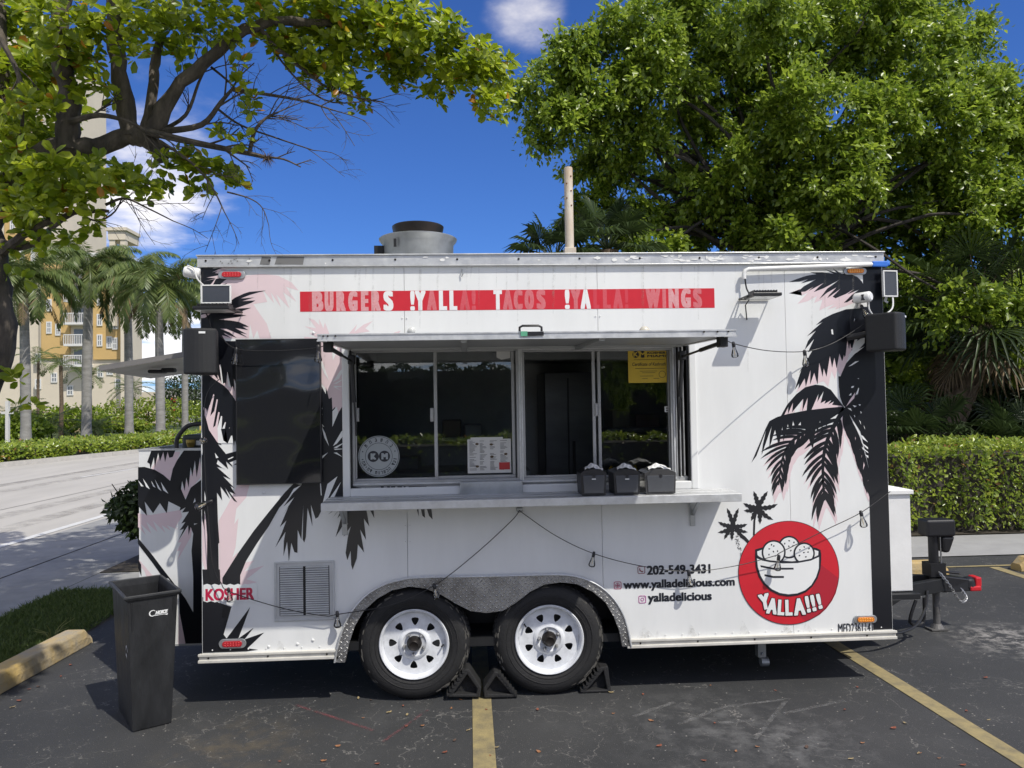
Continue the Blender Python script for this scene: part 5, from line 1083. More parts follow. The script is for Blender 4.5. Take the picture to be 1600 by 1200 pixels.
# ================================================================== PLANTS
RG = np.random.default_rng(11)
def leaves(P, D, Nn, L, W, fold=.25, detail=False):
    """leaf faces at P (n,3) growing along D with face normal about Nn; L, W arrays"""
    n = len(P); D = D/np.linalg.norm(D, axis=1, keepdims=True); S = np.cross(D, Nn); S /= np.linalg.norm(S, axis=1, keepdims=True)+1e-9
    U = np.cross(S, D); L = np.broadcast_to(L, n)[:, None]; W = np.broadcast_to(W, n)[:, None]
    if detail:
        rows = [P, P+D*L*.55-U*W*.10, P+D*L, P+D*L*.35+S*W*.40+U*W*fold, P+D*L*.75+S*W*.46+U*W*fold*.8, P+D*L*.75-S*W*.46+U*W*fold*.8, P+D*L*.35-S*W*.40+U*W*fold]
        V = np.stack(rows, 1).reshape(-1, 3); b = (np.arange(n)*7)[:, None]
        F = np.concatenate([b+np.array(t) for t in ((0, 3, 1), (3, 4, 1), (4, 2, 1), (0, 1, 6), (6, 1, 5), (5, 1, 2))], 0)
    else:
        V = np.stack([P, P+D*L*.5+S*W*.5+U*W*fold, P+D*L, P+D*L*.5-S*W*.5+U*W*fold], 1).reshape(-1, 3); b = (np.arange(n)*4)[:, None]
        F = np.concatenate([b+np.array((0, 1, 2)), b+np.array((0, 2, 3))], 0)
    return V, F
def unit(n): v = RG.normal(size=(n, 3)); return v/np.linalg.norm(v, axis=1, keepdims=True)
def merge(parts):
    Vs, Fs, k = [], [], 0
    for V, F in parts: Vs.append(V); Fs.append(F+k); k += len(V)
    return np.concatenate(Vs), np.concatenate(Fs)
big_leaf = leaf_mat('glossy_almond_leaf', (.14, .21, .010), (.40, .46, .030), .46, .34, .5, c3=(.40, .18, .02))
mid_leaf = leaf_mat('tree_leaf', (.085, .15, .014), (.34, .43, .05), .40, .32, .5)
hedge_leaf = leaf_mat('hedge_leaf', (.11, .18, .018), (.36, .43, .06), .36, .28, .55, c3=(.30, .16, .05))
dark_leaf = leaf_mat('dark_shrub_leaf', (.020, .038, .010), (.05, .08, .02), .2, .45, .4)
fan_leaf = leaf_mat('fan_palm_leaf', (.04, .07, .018), (.11, .155, .045), .28, .42, .5)
shaded_fan = leaf_mat('shaded_fan_palm_leaf', (.018, .034, .010), (.055, .085, .026), .22, .45, .45)  # darker fan_leaf: the shade under the tree is put into the colour
palm_leaf = leaf_mat('royal_palm_leaf', (.075, .12, .028), (.17, .21, .06), .32, .42, .5, c3=(.24, .17, .08))
dead_leaf = leaf_mat('dead_palm_leaf', (.14, .10, .06), (.27, .20, .12), .2, .7, .2)
bark = mat('grey_brown_bark', (.15, .125, .10), .9, 0, .6, 9, 1.0, 22, stretch=(1, 1, .35), col2=(.03, .026, .022))
bark2 = mat('dark_bark', (.07, .06, .05), .9, 0, .6, 6, .8, 30)
palm_bark = mat('royal_palm_trunk', (.33, .32, .30), .8, 0, .35, 2.0, .3, 20, stretch=(1, 1, 3.5), col2=(.20, .19, .175))
boot = mat('palm_boot', (.17, .125, .085), .9, 0, .5, 8, .5, 30)
# ---- left tree
def limb(mb, pts, r0, r1, n=8, wob=.0):
    P = smooth_path(pts, 5); m = len(P); rs = [r0+(r1-r0)*(i/(m-1))**.8 for i in range(m)]
    if wob: P = [p_+Vector((rnd.uniform(-wob, wob), rnd.uniform(-wob, wob), rnd.uniform(-wob, wob))) if 0 < i < m-1 else p_ for i, p_ in enumerate(P)]; rs = [r*rnd.uniform(.88, 1.12) for r in rs]
    mb.tube(P, rs, n)
def PY(x, y, Y): return onY(x, y, Y)
TreeL = thing('almond_tree', (-3.05, 2.35, 0), 'large spreading tree with round glossy leaves and dark bare boughs over the pavement', 'tree')
tb = MB()
limb(tb, [(-3.1, 2.35, -.05), (-3.0, 2.35, .6), PY(-34, 640, 2.4), PY(-6, 540, 2.4), PY(-6, 450, 2.4), PY(-16, 340, 2.5), PY(25, 275, 2.6), PY(90, 232, 2.7), PY(150, 232, 2.8), PY(205, 212, 2.9), PY(240, 225, 2.9), PY(256, 248, 2.85)], .17, .075, 14, .012)
limb(tb, [PY(-14, 340, 2.5), PY(-25, 220, 2.6), PY(0, 120, 2.8), PY(-10, -40, 3.0)], .12, .06, 9, .012)
limb(tb, [PY(105, 232, 2.7), PY(108, 150, 2.7), PY(95, 80, 2.6), PY(100, -60, 2.5)], .115, .07, 10, .015)
limb(tb, [PY(205, 215, 2.9), PY(192, 140, 2.9), PY(180, 60, 2.8), PY(178, -60, 2.7)], .10, .06, 10, .012)
limb(tb, [PY(228, 210, 2.9), PY(240, 130, 3.0), PY(248, 70, 3.1), PY(280, -30, 3.2)], .065, .035, 8, .01)
limb(tb, [PY(235, 212, 2.9), PY(275, 140, 2.9), PY(330, 90, 2.9), PY(400, 40, 3.0), PY(500, 35, 3.2), PY(600, 40, 3.4), PY(700, 60, 3.5), PY(760, 110, 3.5)], .085, .018, 9, .012)
limb(tb, [PY(400, 40, 3.0), PY(450, 90, 3.1), PY(520, 140, 3.2), PY(600, 160, 3.3)], .03, .006, 6, .01)
limb(tb, [PY(0, 395, 2.4), PY(50, 360, 2.3), PY(110, 335, 2.2), PY(170, 330, 2.2)], .05, .015, 7, .01)
limb(tb, [PY(0, 380, 2.4), PY(40, 385, 2.5), PY(90, 350, 2.6), PY(140, 310, 2.6)], .045, .015, 7, .01)
TreeLtrunk = tb.build('trunk', bark, TreeL, smooth=True)
# bare and thin branches
tw = MB()
def twig_tree(a, b, r, depth, Y):
    a = Vector(a); b = Vector(b); mid = a.lerp(b, .5)+Vector((rnd.uniform(-1, 1), rnd.uniform(-1, 1), rnd.uniform(-.6, 1)))*(b-a).length*.09
    P = smooth_path([a, mid, b], 3); tw.tube(P, [r*(1-.55*i/(len(P)-1)) for i in range(len(P))], 5, caps=False)
    if depth <= 0 or r < .0022: return
    L = (b-a).length; d = (b-a).normalized()
    for k in range(rnd.choice([2, 3, 3])):
        t = rnd.uniform(.35, 1.0); s = P[min(int(t*(len(P)-1)), len(P)-1)]
        ax = Vector((rnd.uniform(-.25, .25), rnd.choice([-1, 1]), rnd.uniform(-.25, .25))); dd = Matrix.Rotation(rnd.choice([-1, 1])*rnd.uniform(.35, .85), 3, ax.normalized()) @ d
        twig_tree(s, s+dd*L*rnd.uniform(.38, .6), r*.52, depth-1, Y)
tw_main = [((228, 205), (300, 222), (390, 240), (415, 246), .040, 2.8), ((255, 205), (315, 195), (345, 160), (362, 140), .034, 2.9), ((362, 140), (420, 148), (475, 158), (520, 172), .02, 3.0), ((390, 238), (398, 205), (415, 185), (433, 176), .022, 2.85), ((110, 190), (155, 180), (200, 190), (230, 205), .030, 2.6), ((250, 220), (300, 255), (330, 290), (350, 330), .016, 2.7), ((340, 170), (375, 195), (430, 215), (490, 235), .014, 3.0), ((250, 205), (290, 180), (310, 130), (320, 110), .022, 3.0), ((330, 105), (360, 130), (375, 150), (395, 180), .014, 3.0), ((165, 320), (195, 310), (230, 325), (270, 345), .014, 2.3), ((355, 300), (390, 310), (410, 325), (420, 352), .009, 2.7), ((120, 330), (150, 345), (180, 330), (195, 295), .012, 2.4), ((420, 70), (470, 130), (520, 160), (590, 155), .013, 3.2), ((0, 60), (30, 120), (35, 190), (30, 215), .025, 2.4)]
for (p0, p1, p2, p3, r, Y) in tw_main:
    P = [PY(*q, Y) for q in (p0, p1, p2, p3)]; S = smooth_path(P, 4); tw.tube(S, [r*(1-.6*i/(len(S)-1)) for i in range(len(S))], 6)
    for k in range(5 if r < .03 else 3):
        i = rnd.randrange(3, len(S)-1); d = (S[i+1]-S[i]).normalized(); ax = Vector((0, rnd.choice([-1, 1]), rnd.uniform(-.2, .2))).normalized()
        dd = Matrix.Rotation(rnd.uniform(.3, .9), 3, ax) @ d; L = rnd.uniform(.22, .5); twig_tree(S[i], S[i]+dd*L, r*.32, 2, Y)
    twig_tree(S[-1], S[-1]+(S[-1]-S[-3]).normalized()*.35, r*.35, 2, Y)
tw.build('twigs', bark, TreeL, smooth=True)
def blobs_leaves(bl, size, dens, detail, up=.35):
    parts = []
    for (x, y, rpx, Y, dn) in bl:
        c = np.array(PY(x, y, Y)); dist = Y-CAM[1]; r = rpx/FPX*dist
        n = max(6, int(dens*dn*(r/.35)**2)); k = max(2, n//9)                  # k rosettes of about nine leaves
        o = unit(k)*(RG.random((k, 1))**.45)*r*np.array([1, 1.0, .82]); cen = c+o
        idx = np.repeat(np.arange(k), 9); m = len(idx)
        ax = o[idx]/max(r, .01)*.45+np.array([.2, -.42, .5])+RG.normal(size=(m, 3))*.25; ax /= np.linalg.norm(ax, axis=1, keepdims=True)
        t = unit(m); D = t-ax*(t*ax).sum(1, keepdims=True); D /= np.linalg.norm(D, axis=1, keepdims=True); D = D+ax*RG.uniform(-.35, .9, (m, 1))
        Pp = cen[idx]+D*size*.15; sz = size*RG.uniform(.6, 1.15, m)
        Nn = ax+unit(m)*.35
        parts.append(leaves(Pp, D, Nn, sz, sz*RG.uniform(.5, .68, m), .16, detail))
    return merge(parts)
BL = []
def row(pts, Y0, Y1, dn=1.0):
    for (x, y, r) in pts: BL.append((x, y, r, rnd.uniform(Y0, Y1), dn))
row([(20, 30, 60), (90, 35, 60), (150, 30, 50), (60, 100, 55), (10, 130, 50), (130, 90, 40), (70, 165, 35), (20, 190, 40), (215, 40, 35), (150, 140, 30), (205, 85, 25)], 2.2, 3.2, 1.0)
row([(250, 20, 50), (300, 30, 50), (285, 75, 30), (340, 25, 50), (395, 12, 45), (240, 70, 18)], 2.6, 3.4, .9)
row([(440, 20, 50), (490, 25, 55), (545, 30, 60), (600, 35, 60), (650, 50, 60), (700, 75, 55), (735, 105, 50), (755, 135, 42), (770, 165, 28), (765, 100, 35), (590, 85, 45), (640, 100, 45), (540, 85, 45), (490, 80, 45), (455, 75, 40), (690, 125, 38), (620, 120, 25), (430, 60, 30), (775, 130, 25), (780, 150, 16), (770, 182, 14)], 3.0, 3.8, 1.15)
row([(560, 165, 22), (530, 145, 28), (510, 110, 30), (550, 130, 22), (485, 120, 24), (665, 145, 18), (620, 130, 15), (680, 150, 15)], 3.2, 3.7, .9)
row([(25, 250, 45), (60, 265, 45), (100, 285, 45), (30, 310, 40), (140, 290, 42), (175, 285, 36), (75, 320, 40), (120, 325, 30), (200, 270, 25), (165, 265, 30), (40, 345, 35), (20, 220, 35)], 1.9, 2.7, .95)
row([(225, 290, 24), (255, 300, 14), (265, 265, 24), (300, 250, 26), (330, 265, 30), (355, 275, 26), (375, 290, 14), (345, 210, 16), (375, 220, 14), (285, 290, 14), (390, 170, 16), (405, 158, 12), (375, 130, 10), (370, 100, 12), (315, 300, 10), (230, 310, 10)], 2.6, 3.1, .95)
row([(15, 420, 30), (20, 600, 22), (35, 630, 20), (15, 380, 25), (50, 380, 22), (25, 150, 30), (110, 380, 22), (140, 365, 18)], 2.2, 2.6, .5)
row([(15, 70, 55), (70, 130, 50), (30, 130, 50), (100, 70, 50), (60, 200, 45), (15, 170, 45), (110, 170, 35), (20, 240, 40), (75, 245, 40), (130, 250, 30)], 3.2, 4.0, 1.0)
vis = blobs_leaves(BL, .116, 290, True)
# the rest of the crown, above and left of the frame, that shades pavement and grass
parts = []; nf = 0
def in_frame(X, Y, Z, m):
    d = np.array((X, Y, Z))-CAM; zz = d@_f
    if zz < .2: return False
    u_, v_ = 800+FPX*(d@_r)/zz, 600-FPX*(d@_u)/zz; e = m*FPX/zz
    return -e < u_ < 1600+e and -e < v_ < 1200+e
for k in range(6000):
    gx_, gy_ = (rnd.uniform(-2.75, -1.55), rnd.uniform(-1.5, 3.4)) if k % 2 else (rnd.uniform(-4.35, -2.4), rnd.uniform(1.0, 9.5))
    h_ = rnd.uniform(4.4, 7.4); X, Y, Z = gx_+.457*h_, gy_-.565*h_, h_
    if in_frame(X, Y, Z, .55) or (X-(-3.0))**2+(Y-2.4)**2 > 52: continue
    hit = False
    for zz in np.linspace(.2, 2.75, 12):          # keep the trailer itself in the sun
        t_ = Z-zz; hx, hy = X-.457*t_, Y+.565*t_
        if -.62 < hx < 5 and -.5 < hy < .4: hit = True
    if hit: continue
    n = 42; cen = np.array((X, Y, Z))+unit(n)*RG.random((n, 1))**.4*.34; D = unit(n); Nn = unit(n)*.5+np.array([.3, -.3, 1.0]); parts.append(leaves(cen, D, Nn, .15*RG.uniform(.7, 1.2, n), .09, .15)); nf += 1
    if nf >= 340: break
print('shade clumps', nf)
V1, F1 = vis; Vo = np_mesh('crown', V1, F1, big_leaf, TreeL); V2, F2 = merge(parts); np_mesh('upper_crown', V2, F2, big_leaf, TreeL)
ap = PY(418, 247, 2.8)
apm = MB(); 
for k in range(90):
    d = Vector((rnd.gauss(0, 1), rnd.gauss(0, 1), rnd.gauss(0, .8)-.15)).normalized(); q = ap+d*rnd.uniform(.03, .085); apm.tube([ap+d*.01, q, q+d*.02+Vector((0, 0, -.015))], [.003, .0016, .0006], 3, caps=False)
a_ = apm.build('air_plant', dead_leaf); tag(a_, 'spiky grey air plant clump on the end of a bare branch', 'air plant')
# ---- right tree
def crown_tree(name, base, trunkpts, bl, label, size, per, lm, dens=1.0):
    Tn = thing(name, base, label, 'tree'); tbm = MB()
    limb(tbm, trunkpts, .34, .20, 12, .02); top = Vector(trunkpts[-1]); P = []
    cents = []
    for (x, y, rpx, Y) in bl:
        c = PY(x, y, Y); r = rpx/FPX*(Y-CAM[1]); cents.append((c, r))
        st_ = Vector(trunkpts[-2]).lerp(top, rnd.random()); m1 = st_.lerp(c, .45)+Vector((rnd.uniform(-.4, .4), rnd.uniform(-.4, .4), rnd.uniform(.2, .9))); limb(tbm, [st_, m1, st_.lerp(c, .8)+Vector((0, 0, .25)), c], .055, .010, 6, .02)
        ns = max(9, int(27*(r/.75)**2)); sub = unit(ns)*RG.random((ns, 1))**.45*r*np.array([1.08, 1.05, .82])+np.array(c)
        for s in sub:                                    # sprays: twigs fanning out and drooping, leaves along each
            nt_ = 7; q = int(per*dens*RG.uniform(.6, 1.3))//nt_; out = (s-np.array(c))/max(r, .1)
            td = unit(nt_)+out*.7+np.array([.1, -.25, .15]); td /= np.linalg.norm(td, axis=1, keepdims=True); tl = RG.uniform(.16, .44, nt_)
            ti = np.repeat(np.arange(nt_), q); m = len(ti); t = RG.random(m)**.8
            p_ = s+td[ti]*(tl[ti]*t)[:, None]+RG.normal(size=(m, 3))*.055; p_[:, 2] -= .28*tl[ti]*t*t
            D = td[ti]*.7+unit(m)*.8+np.array([0, 0, -.35]); Nn = np.array([.30, -.55, .75])+unit(m)*.75
            sz = size*RG.uniform(.55, 1.25, m); P.append(leaves(p_, D, Nn, sz, sz*.58, .2))
    tbm.build('trunk', bark2, Tn, smooth=True)
    V_, F_ = merge(P); np_mesh('crown', V_, F_, lm, Tn); return Tn, len(F_)
BR = [(832, 150, 40), (842, 190, 30), (880, 105, 50), (935, 75, 55), (985, 40, 55), (1040, 25, 60), (1110, 10, 70), (1190, 10, 75), (1280, 0, 75), (1360, 10, 75), (1440, 20, 70), (1510, 55, 45), (885, 190, 48), (950, 150, 65), (1030, 110, 75), (1120, 95, 75), (1220, 90, 80), (1320, 85, 80), (1410, 95, 75), (1480, 125, 60), (1545, 150, 55), (1600, 190, 55), (905, 255, 38), (930, 330, 28), (960, 280, 40), (985, 210, 55), (1060, 195, 70), (1160, 190, 80), (1260, 180, 80), (1360, 190, 80), (1455, 200, 80), (1545, 225, 70), (1625, 255, 70), (1055, 290, 55), (1120, 280, 70), (1220, 280, 80), (1320, 275, 80), (1420, 290, 80), (1510, 310, 80), (1600, 330, 70), (1045, 365, 45), (1120, 360, 60), (1220, 365, 70), (1320, 360, 70), (1420, 380, 70), (1490, 400, 70), (1590, 420, 60), (1440, 445, 45), (1420, 490, 30), (1540, 455, 45), (1020, 395, 30), (1405, 530, 30), (1420, 570, 28), (1590, 500, 45), (1500, 480, 40), (1400, 600, 22), (1610, 545, 30), (1575, 480, 40), (1545, 520, 28), (1590, 545, 26), (1000, 330, 30), (975, 370, 26), (905, 340, 24)]
BR = [(x, y, r, (8.6 if x < 1000 else rnd.uniform(7.2, 11.0)) + (1.2 if (r < 41 and 900 < x < 970) else 0)) for x, y, r in BR]
TreeR, nR = crown_tree('shade_tree', (7.6, 9.6, 0), [(7.6, 9.6, -.05), (7.7, 9.6, 1.2), (7.5, 9.5, 2.6), (7.4, 9.4, 3.8), (7.5, 9.2, 5.2)], BR, 'tall dense green shade tree towering behind the trailer roof', .122, 150, mid_leaf)
# ---- hedge on the right, its low twin behind the camera, shrub at left
def hedge(name, x0, x1, y0, y1, h, n, size, lm, label, wob=.08, ang=None, core=True):
    H = thing(name, ((x0+x1)/2, (y0+y1)/2, 0), label, 'hedge')
    f = RG.random(n); X = RG.uniform(x0, x1, n); Y = np.empty(n); Z = np.empty(n); Nn = np.empty((n, 3))
    fr, tp = f < .48, (f >= .48) & (f < .9); bk_ = f >= .9
    Y[fr] = y0+RG.exponential(.06, fr.sum()); Z[fr] = RG.uniform(.06, h, fr.sum()); Nn[fr] = (.3, -.9, .6)
    Y[tp] = RG.uniform(y0, y1, tp.sum()); Z[tp] = h-RG.exponential(.05, tp.sum()); Nn[tp] = (0, -.25, 1)
    Y[bk_] = y1-RG.exponential(.06, bk_.sum()); Z[bk_] = RG.uniform(.06, h, bk_.sum()); Nn[bk_] = (0, 1, .3)
    bumpy = wob*(np.sin(X*3.1)+np.sin(X*7.7+1)*.6+np.sin(X*13+Y*5)*.5); Z += bumpy*.6*(Z/h); Y -= bumpy*(fr*1.0)
    Pp = np.stack([X, Y, Z], 1); Nn = Nn+unit(n)*.65; D = np.cross(Nn, unit(n))+np.array([0, -.25, .35]); sz = size*RG.uniform(.6, 1.2, n)
    V_, F_ = leaves(Pp, D, Nn, sz, sz*.55, .18); np_mesh('foliage', V_, F_, lm, H)
    MB().box(x0+.05, x1-.05, y0+.14, y1-.1, .0, h-.14).build('branches', bark2, H)
    return H
hedge('clipped_hedge', 3.6, 15.5, 5.05, 6.5, 1.16, 30000, .075, hedge_leaf, 'clipped green hedge along the sidewalk behind the trailer')
Sh = thing('shrub', (-2.2, 4.75, 0), 'dark leafy shrub beside the rear box of the trailer', 'shrub')
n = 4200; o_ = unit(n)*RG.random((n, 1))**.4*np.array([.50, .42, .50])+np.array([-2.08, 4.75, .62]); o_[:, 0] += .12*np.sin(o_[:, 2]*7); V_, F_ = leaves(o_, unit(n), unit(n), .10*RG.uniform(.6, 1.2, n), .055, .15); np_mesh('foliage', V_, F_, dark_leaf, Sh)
sb = MB()
for k in range(9): limb(sb, [(-2.18+rnd.uniform(-.06, .06), 4.75+rnd.uniform(-.06, .06), 0), (-2.18+rnd.uniform(-.2, .2), 4.75+rnd.uniform(-.15, .15), .4), (-2.18+rnd.uniform(-.4, .4), 4.75+rnd.uniform(-.3, .3), .95)], .018, .005, 5)
sb.build('stems', bark2, Sh)
# ---- grass strip at left
n = 26000; X = RG.uniform(-2.5, -1.52, n); Y = RG.uniform(.2, 3.25, n); keep = RG.random(n) < np.clip((-1.45-X)*6, .1, 1); X, Y = X[keep], Y[keep]; n = len(X)
D = RG.normal(size=(n, 3))*np.array([.8, .8, .2])+np.array([0, 0, .75]); V_, F_ = leaves(np.stack([X, Y, np.zeros(n)], 1), D, np.cross(D, unit(n)), RG.uniform(.03, .085, n), .007, .1)
gm = leaf_mat('grass_blade', (.05, .085, .018), (.13, .17, .045), .3, .5, .3)
go = np_mesh('grass', V_, F_, gm); tag(go, 'shaded green grass strip beside the yellow wheel stop', 'grass', kind='stuff')
wd_ = thing('weed', (-1.66, 1.5, 0), 'pale spindly weed tuft growing beside the yellow wheel stop', 'weed'); wm = MB()
for k in range(14):
    a = rnd.uniform(0, 6.28); L = rnd.uniform(.10, .24); d = Vector((math.cos(a)*.6, math.sin(a)*.6, 1)).normalized(); q = Vector((-1.66, 1.5, 0)); wm.tube([q, q+d*L*.6, q+d*L+Vector((math.cos(a)*.05, math.sin(a)*.05, -.02))], [.004, .003, .0008], 4)
wm.build('blade', leaf_mat('weed_blade', (.20, .22, .06), (.30, .30, .10), .3), wd_, kind='stuff')
# ---- palms
def pinnate(c, az, el, L, droop, nl, ll, lw, V, F, r=None, hang=.5):
    r = r or rnd; c = np.array(c, float); d = np.array([math.cos(az), math.sin(az), 0]); pts = []; e = el; p_ = c.copy(); st = L/14
    for k in range(15):
        pts.append(p_.copy()); p_ = p_+(d*math.cos(e)+np.array([0, 0, math.sin(e)]))*st; e -= droop/14
    pts = np.array(pts); side = np.array([-math.sin(az), math.cos(az), 0])
    t = np.linspace(.10, .99, nl); i = np.minimum((t*14).astype(int), 13); fr_ = (t*14-i)[:, None]; B = pts[i]*(1-fr_)+pts[i+1]*fr_; T_ = pts[i+1]-pts[i]; T_ /= np.linalg.norm(T_, axis=1, keepdims=True)
    Lp = ll*np.sin(np.pi*np.clip(t*.86+.10, 0, 1))**.6
    for s in (-1, 1):
        m = len(t); D = side*s*RG.uniform(.75, 1.1, (m, 1))+T_*.55+np.array([0, 0, -hang])*RG.uniform(.5, 1.3, (m, 1)); v, f = leaves(B, D, np.cross(D, T_)*s+unit(m)*.2, Lp*RG.uniform(.8, 1.1, m), lw, .05); F.append(f+sum(len(q) for q in V)); V.append(v)
    ribs = []; w = .018
    up_ = np.array([0, 0, 1])
    v = np.concatenate([pts-side*w, pts+side*w]); m = len(pts); f = np.array([(k, k+m, k+m+1) for k in range(m-1)]+[(k, k+m+1, k+1) for k in range(m-1)]); F.append(f+sum(len(q) for q in V)); V.append(v)
def royal(name, base, h, label, seed, rad=.22, fr=24, fl=4.0, dead=5):
    global RG
    r = random.Random(seed); RG = np.random.default_rng(seed)
    Pt = thing(name, base, label, 'palm tree', 'royal palms along the road median'); x, y, z = base
    lean = r.uniform(-.15, .15); prof = [(rad*1.45, 0), (rad*1.2, .35), (rad*1.02, 1.2), (rad*1.05, h*.5), (rad*.86, h*.95), (rad*.8, h)]
    m = MB(); P = [Vector((x+lean*(t/h)**2, y, z+t-.03)) for _, t in prof]; m.tube(P, [q for q, _ in prof], 14); m.build('trunk', palm_bark, Pt, smooth=True)
    tx = x+lean; MB().lathe([(rad*.82, 0), (rad*.9, .4), (rad*.62, 1.0), (rad*.3, 1.35)], (tx, y, z+h-.02), 'Z', 12).build('crownshaft', mat('crownshaft_green', (.16, .20, .07), .5, 0, .3, 3) if 'crownshaft_green' not in bpy.data.materials else bpy.data.materials['crownshaft_green'], Pt, smooth=True)
    V, F = [], []
    for k in range(fr):
        q = k/fr; pinnate((tx, y, z+h+1.15), k*2.4+r.uniform(-.3, .3), R(72)-q*R(78)+r.uniform(-.1, .1), fl*r.uniform(.85, 1.1), R(105)+q*R(30), 60, .95, .075, V, F, r, .9)
    np_mesh('crown', np.concatenate(V), np.concatenate(F), palm_leaf, Pt)
    V, F = [], []
    for k in range(dead): pinnate((tx, y, z+h+.9), k*2.1+seed, R(-25), fl*.8, R(60), 26, .5, .05, V, F, r, 1.0)
    if V: np_mesh('dead_frond', np.concatenate(V), np.concatenate(F), dead_leaf, Pt)
    return Pt
for (x, y, h, lb, sd, rd) in ((-21.2, 36.3, 7.8, 'royal palm with thick grey trunk nearest the left edge of the photo', 1, .24), (-21.2, 42.6, 9.6, 'royal palm with grey trunk second from left, before yellow apartment facade', 2, .27), (-20.0, 45.6, 9.4, 'royal palm third from left with a brown hanging dead frond', 3, .25), (-15.0, 37.8, 7.5, 'royal palm fourth from left with pale ringed trunk', 4, .23), (-19.0, 52.5, 9.2, 'slimmer royal palm at far right of the row, beside the trailer', 5, .22), (-27.5, 43.5, 8.6, 'royal palm mostly hidden behind the big tree trunk at left', 6, .25)):
    royal('royal_palm', (x, y, 0), h, lb, sd, rd)
RG = np.random.default_rng(5)
def date_palm(name, base, h, fr, fl, label, seed, lm, trunk_r=.10, cat='palm tree'):
    r = random.Random(seed); Pt = thing(name, base, label, cat); x, y, z = base
    MB().tube([(x, y, z-.03), (x+r.uniform(-.1, .1), y, z+h*.5), (x, y, z+h)], [trunk_r*1.2, trunk_r, trunk_r*.9], 8).build('trunk', boot, Pt, smooth=True); V, F = [], []
    for k in range(fr): pinnate((x, y, z+h), k*2.4+r.random(), R(75)-k/fr*R(80), fl*r.uniform(.8, 1.1), R(85), 26, fl*.22, .05, V, F, r, .35)
    np_mesh('crown', np.concatenate(V), np.concatenate(F), lm, Pt); return Pt
for (px, py, Y, h, fr, fl, lb) in ((205, 690, 58, 3.6, 16, 2.2, 'orange tinged date palm before the low white building'), (95, 690, 52, 5.2, 12, 2.2, 'slender feather palm before yellow apartment windows, left one'), (140, 690, 56, 4.6, 12, 2.0, 'slender feather palm between two royal trunks at middle left'), (80, 690, 48, .9, 16, 2.4, 'low bushy feather palm beside the first royal trunk'), (150, 692, 50, .6, 18, 2.2, 'low round yellowish palm clump between second and third royal trunks'), (20, 690, 47, 1.5, 16, 2.4, 'low feather palm behind the left edge lamp post'), (60, 690, 55, 5.8, 12, 2.3, 'slender feather palm left of the yellow facade')):
    p_ = onY(px, py, Y); date_palm('feather_palm', (p_.x, Y, 0), h, fr, fl, lb, px, palm_leaf, .14 if fl < 2.3 else .1)
def fan(c, d, Rr, V, F, seg=22, spread=2.5, droop=.3, w=.05):
    d = np.array(d, float); d /= np.linalg.norm(d); a = np.cross(d, (0, 0, 1)); a /= np.linalg.norm(a)+1e-9; nn = np.cross(a, d)
    an = np.linspace(-spread, spread, seg)[:, None]; D = d*np.cos(an)+a*np.sin(an)+nn*.12; m = seg; Lr = Rr*(.7+.3*np.cos(an[:, 0]*.6))*RG.uniform(.85, 1.05, m)
    B = np.repeat(np.array(c)[None], m, 0); mid = B+D*(Lr*.62)[:, None]; tip = B+D*Lr[:, None]+np.array([0, 0, -1])*(droop*Rr*RG.uniform(.4, 1.3, m))[:, None]
    S = np.cross(D, nn); S /= np.linalg.norm(S, axis=1, keepdims=True)
    v = np.stack([B-S*.006, mid-S*w*.5+nn*.01, tip, mid+S*w*.5+nn*.01, mid-nn*.01], 1).reshape(-1, 3); b = (np.arange(m)*5)[:, None]
    f = np.concatenate([b+np.array(q) for q in ((0, 4, 1), (1, 4, 2), (0, 3, 4), (4, 3, 2))], 0); k0 = sum(len(q) for q in V); F.append(f+k0); V.append(v)
def sabal(name, trunk, crown, nf, Rr, label, seed, dead=0, skirt=True, low=R(-50), fl_=None):
    fl_ = fl_ or shaded_fan
    r = random.Random(seed); Pt = thing(name, trunk[0], label, 'palm tree'); c = Vector(crown); 
    m = MB(); P = smooth_path(trunk, 4); m.tube(P, [.17]*len(P), 10); m.build('trunk', boot, Pt, smooth=True)
    if skirt:
        bm_ = MB()
        for k in range(70):
            t = r.random(); i = int(t*(len(P)-2)); p_ = P[i].lerp(P[i+1], r.random()); a = r.uniform(0, 6.28); d = Vector((math.cos(a), math.sin(a), 0)); q = p_+d*.14; bm_.hexa([tuple(q+d.cross(Vector((0, 0, 1)))*s*.05+d*o) for s, o in ((-1, -.03), (1, -.03), (1, .03), (-1, .03))], [tuple(q+d*.16+Vector((0, 0, .28))+d.cross(Vector((0, 0, 1)))*s*.02+d*o*.5) for s, o in ((-1, -.03), (1, -.03), (1, .03), (-1, .03))])
        bm_.build('leaf_boots', boot, Pt, kind='stuff')
    V, F, V2, F2 = [], [], [], []; st = MB()
    for k in range(nf+dead):
        a = k*2.4+r.random(); el = (R(75)-(k/max(1, nf))*(R(75)-low)) if k < nf else R(-60)+r.uniform(-.2, .2); L = Rr*r.uniform(.8, 1.2)
        d = Vector((math.cos(a)*math.cos(el), math.sin(a)*math.cos(el), math.sin(el))); e = c+d*L; st.tube([c, c+d*L*.5+Vector((0, 0, .05)), e], [.018, .012, .008], 4, caps=False)
        fan(e, d+Vector((0, 0, -.25)), Rr*r.uniform(.75, 1.0), V if k < nf else V2, F if k < nf else F2, 24, 2.2, .3, .045)
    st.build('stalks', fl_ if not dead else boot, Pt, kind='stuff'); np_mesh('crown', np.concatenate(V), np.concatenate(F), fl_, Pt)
    if V2: np_mesh('dead_fans', np.concatenate(V2), np.concatenate(F2), dead_leaf, Pt)
b1 = onZ(1480, 760, 0); 
def gp(px, Y, z=0): q = onY(px, 640, Y); return Vector((q.x, Y, z))
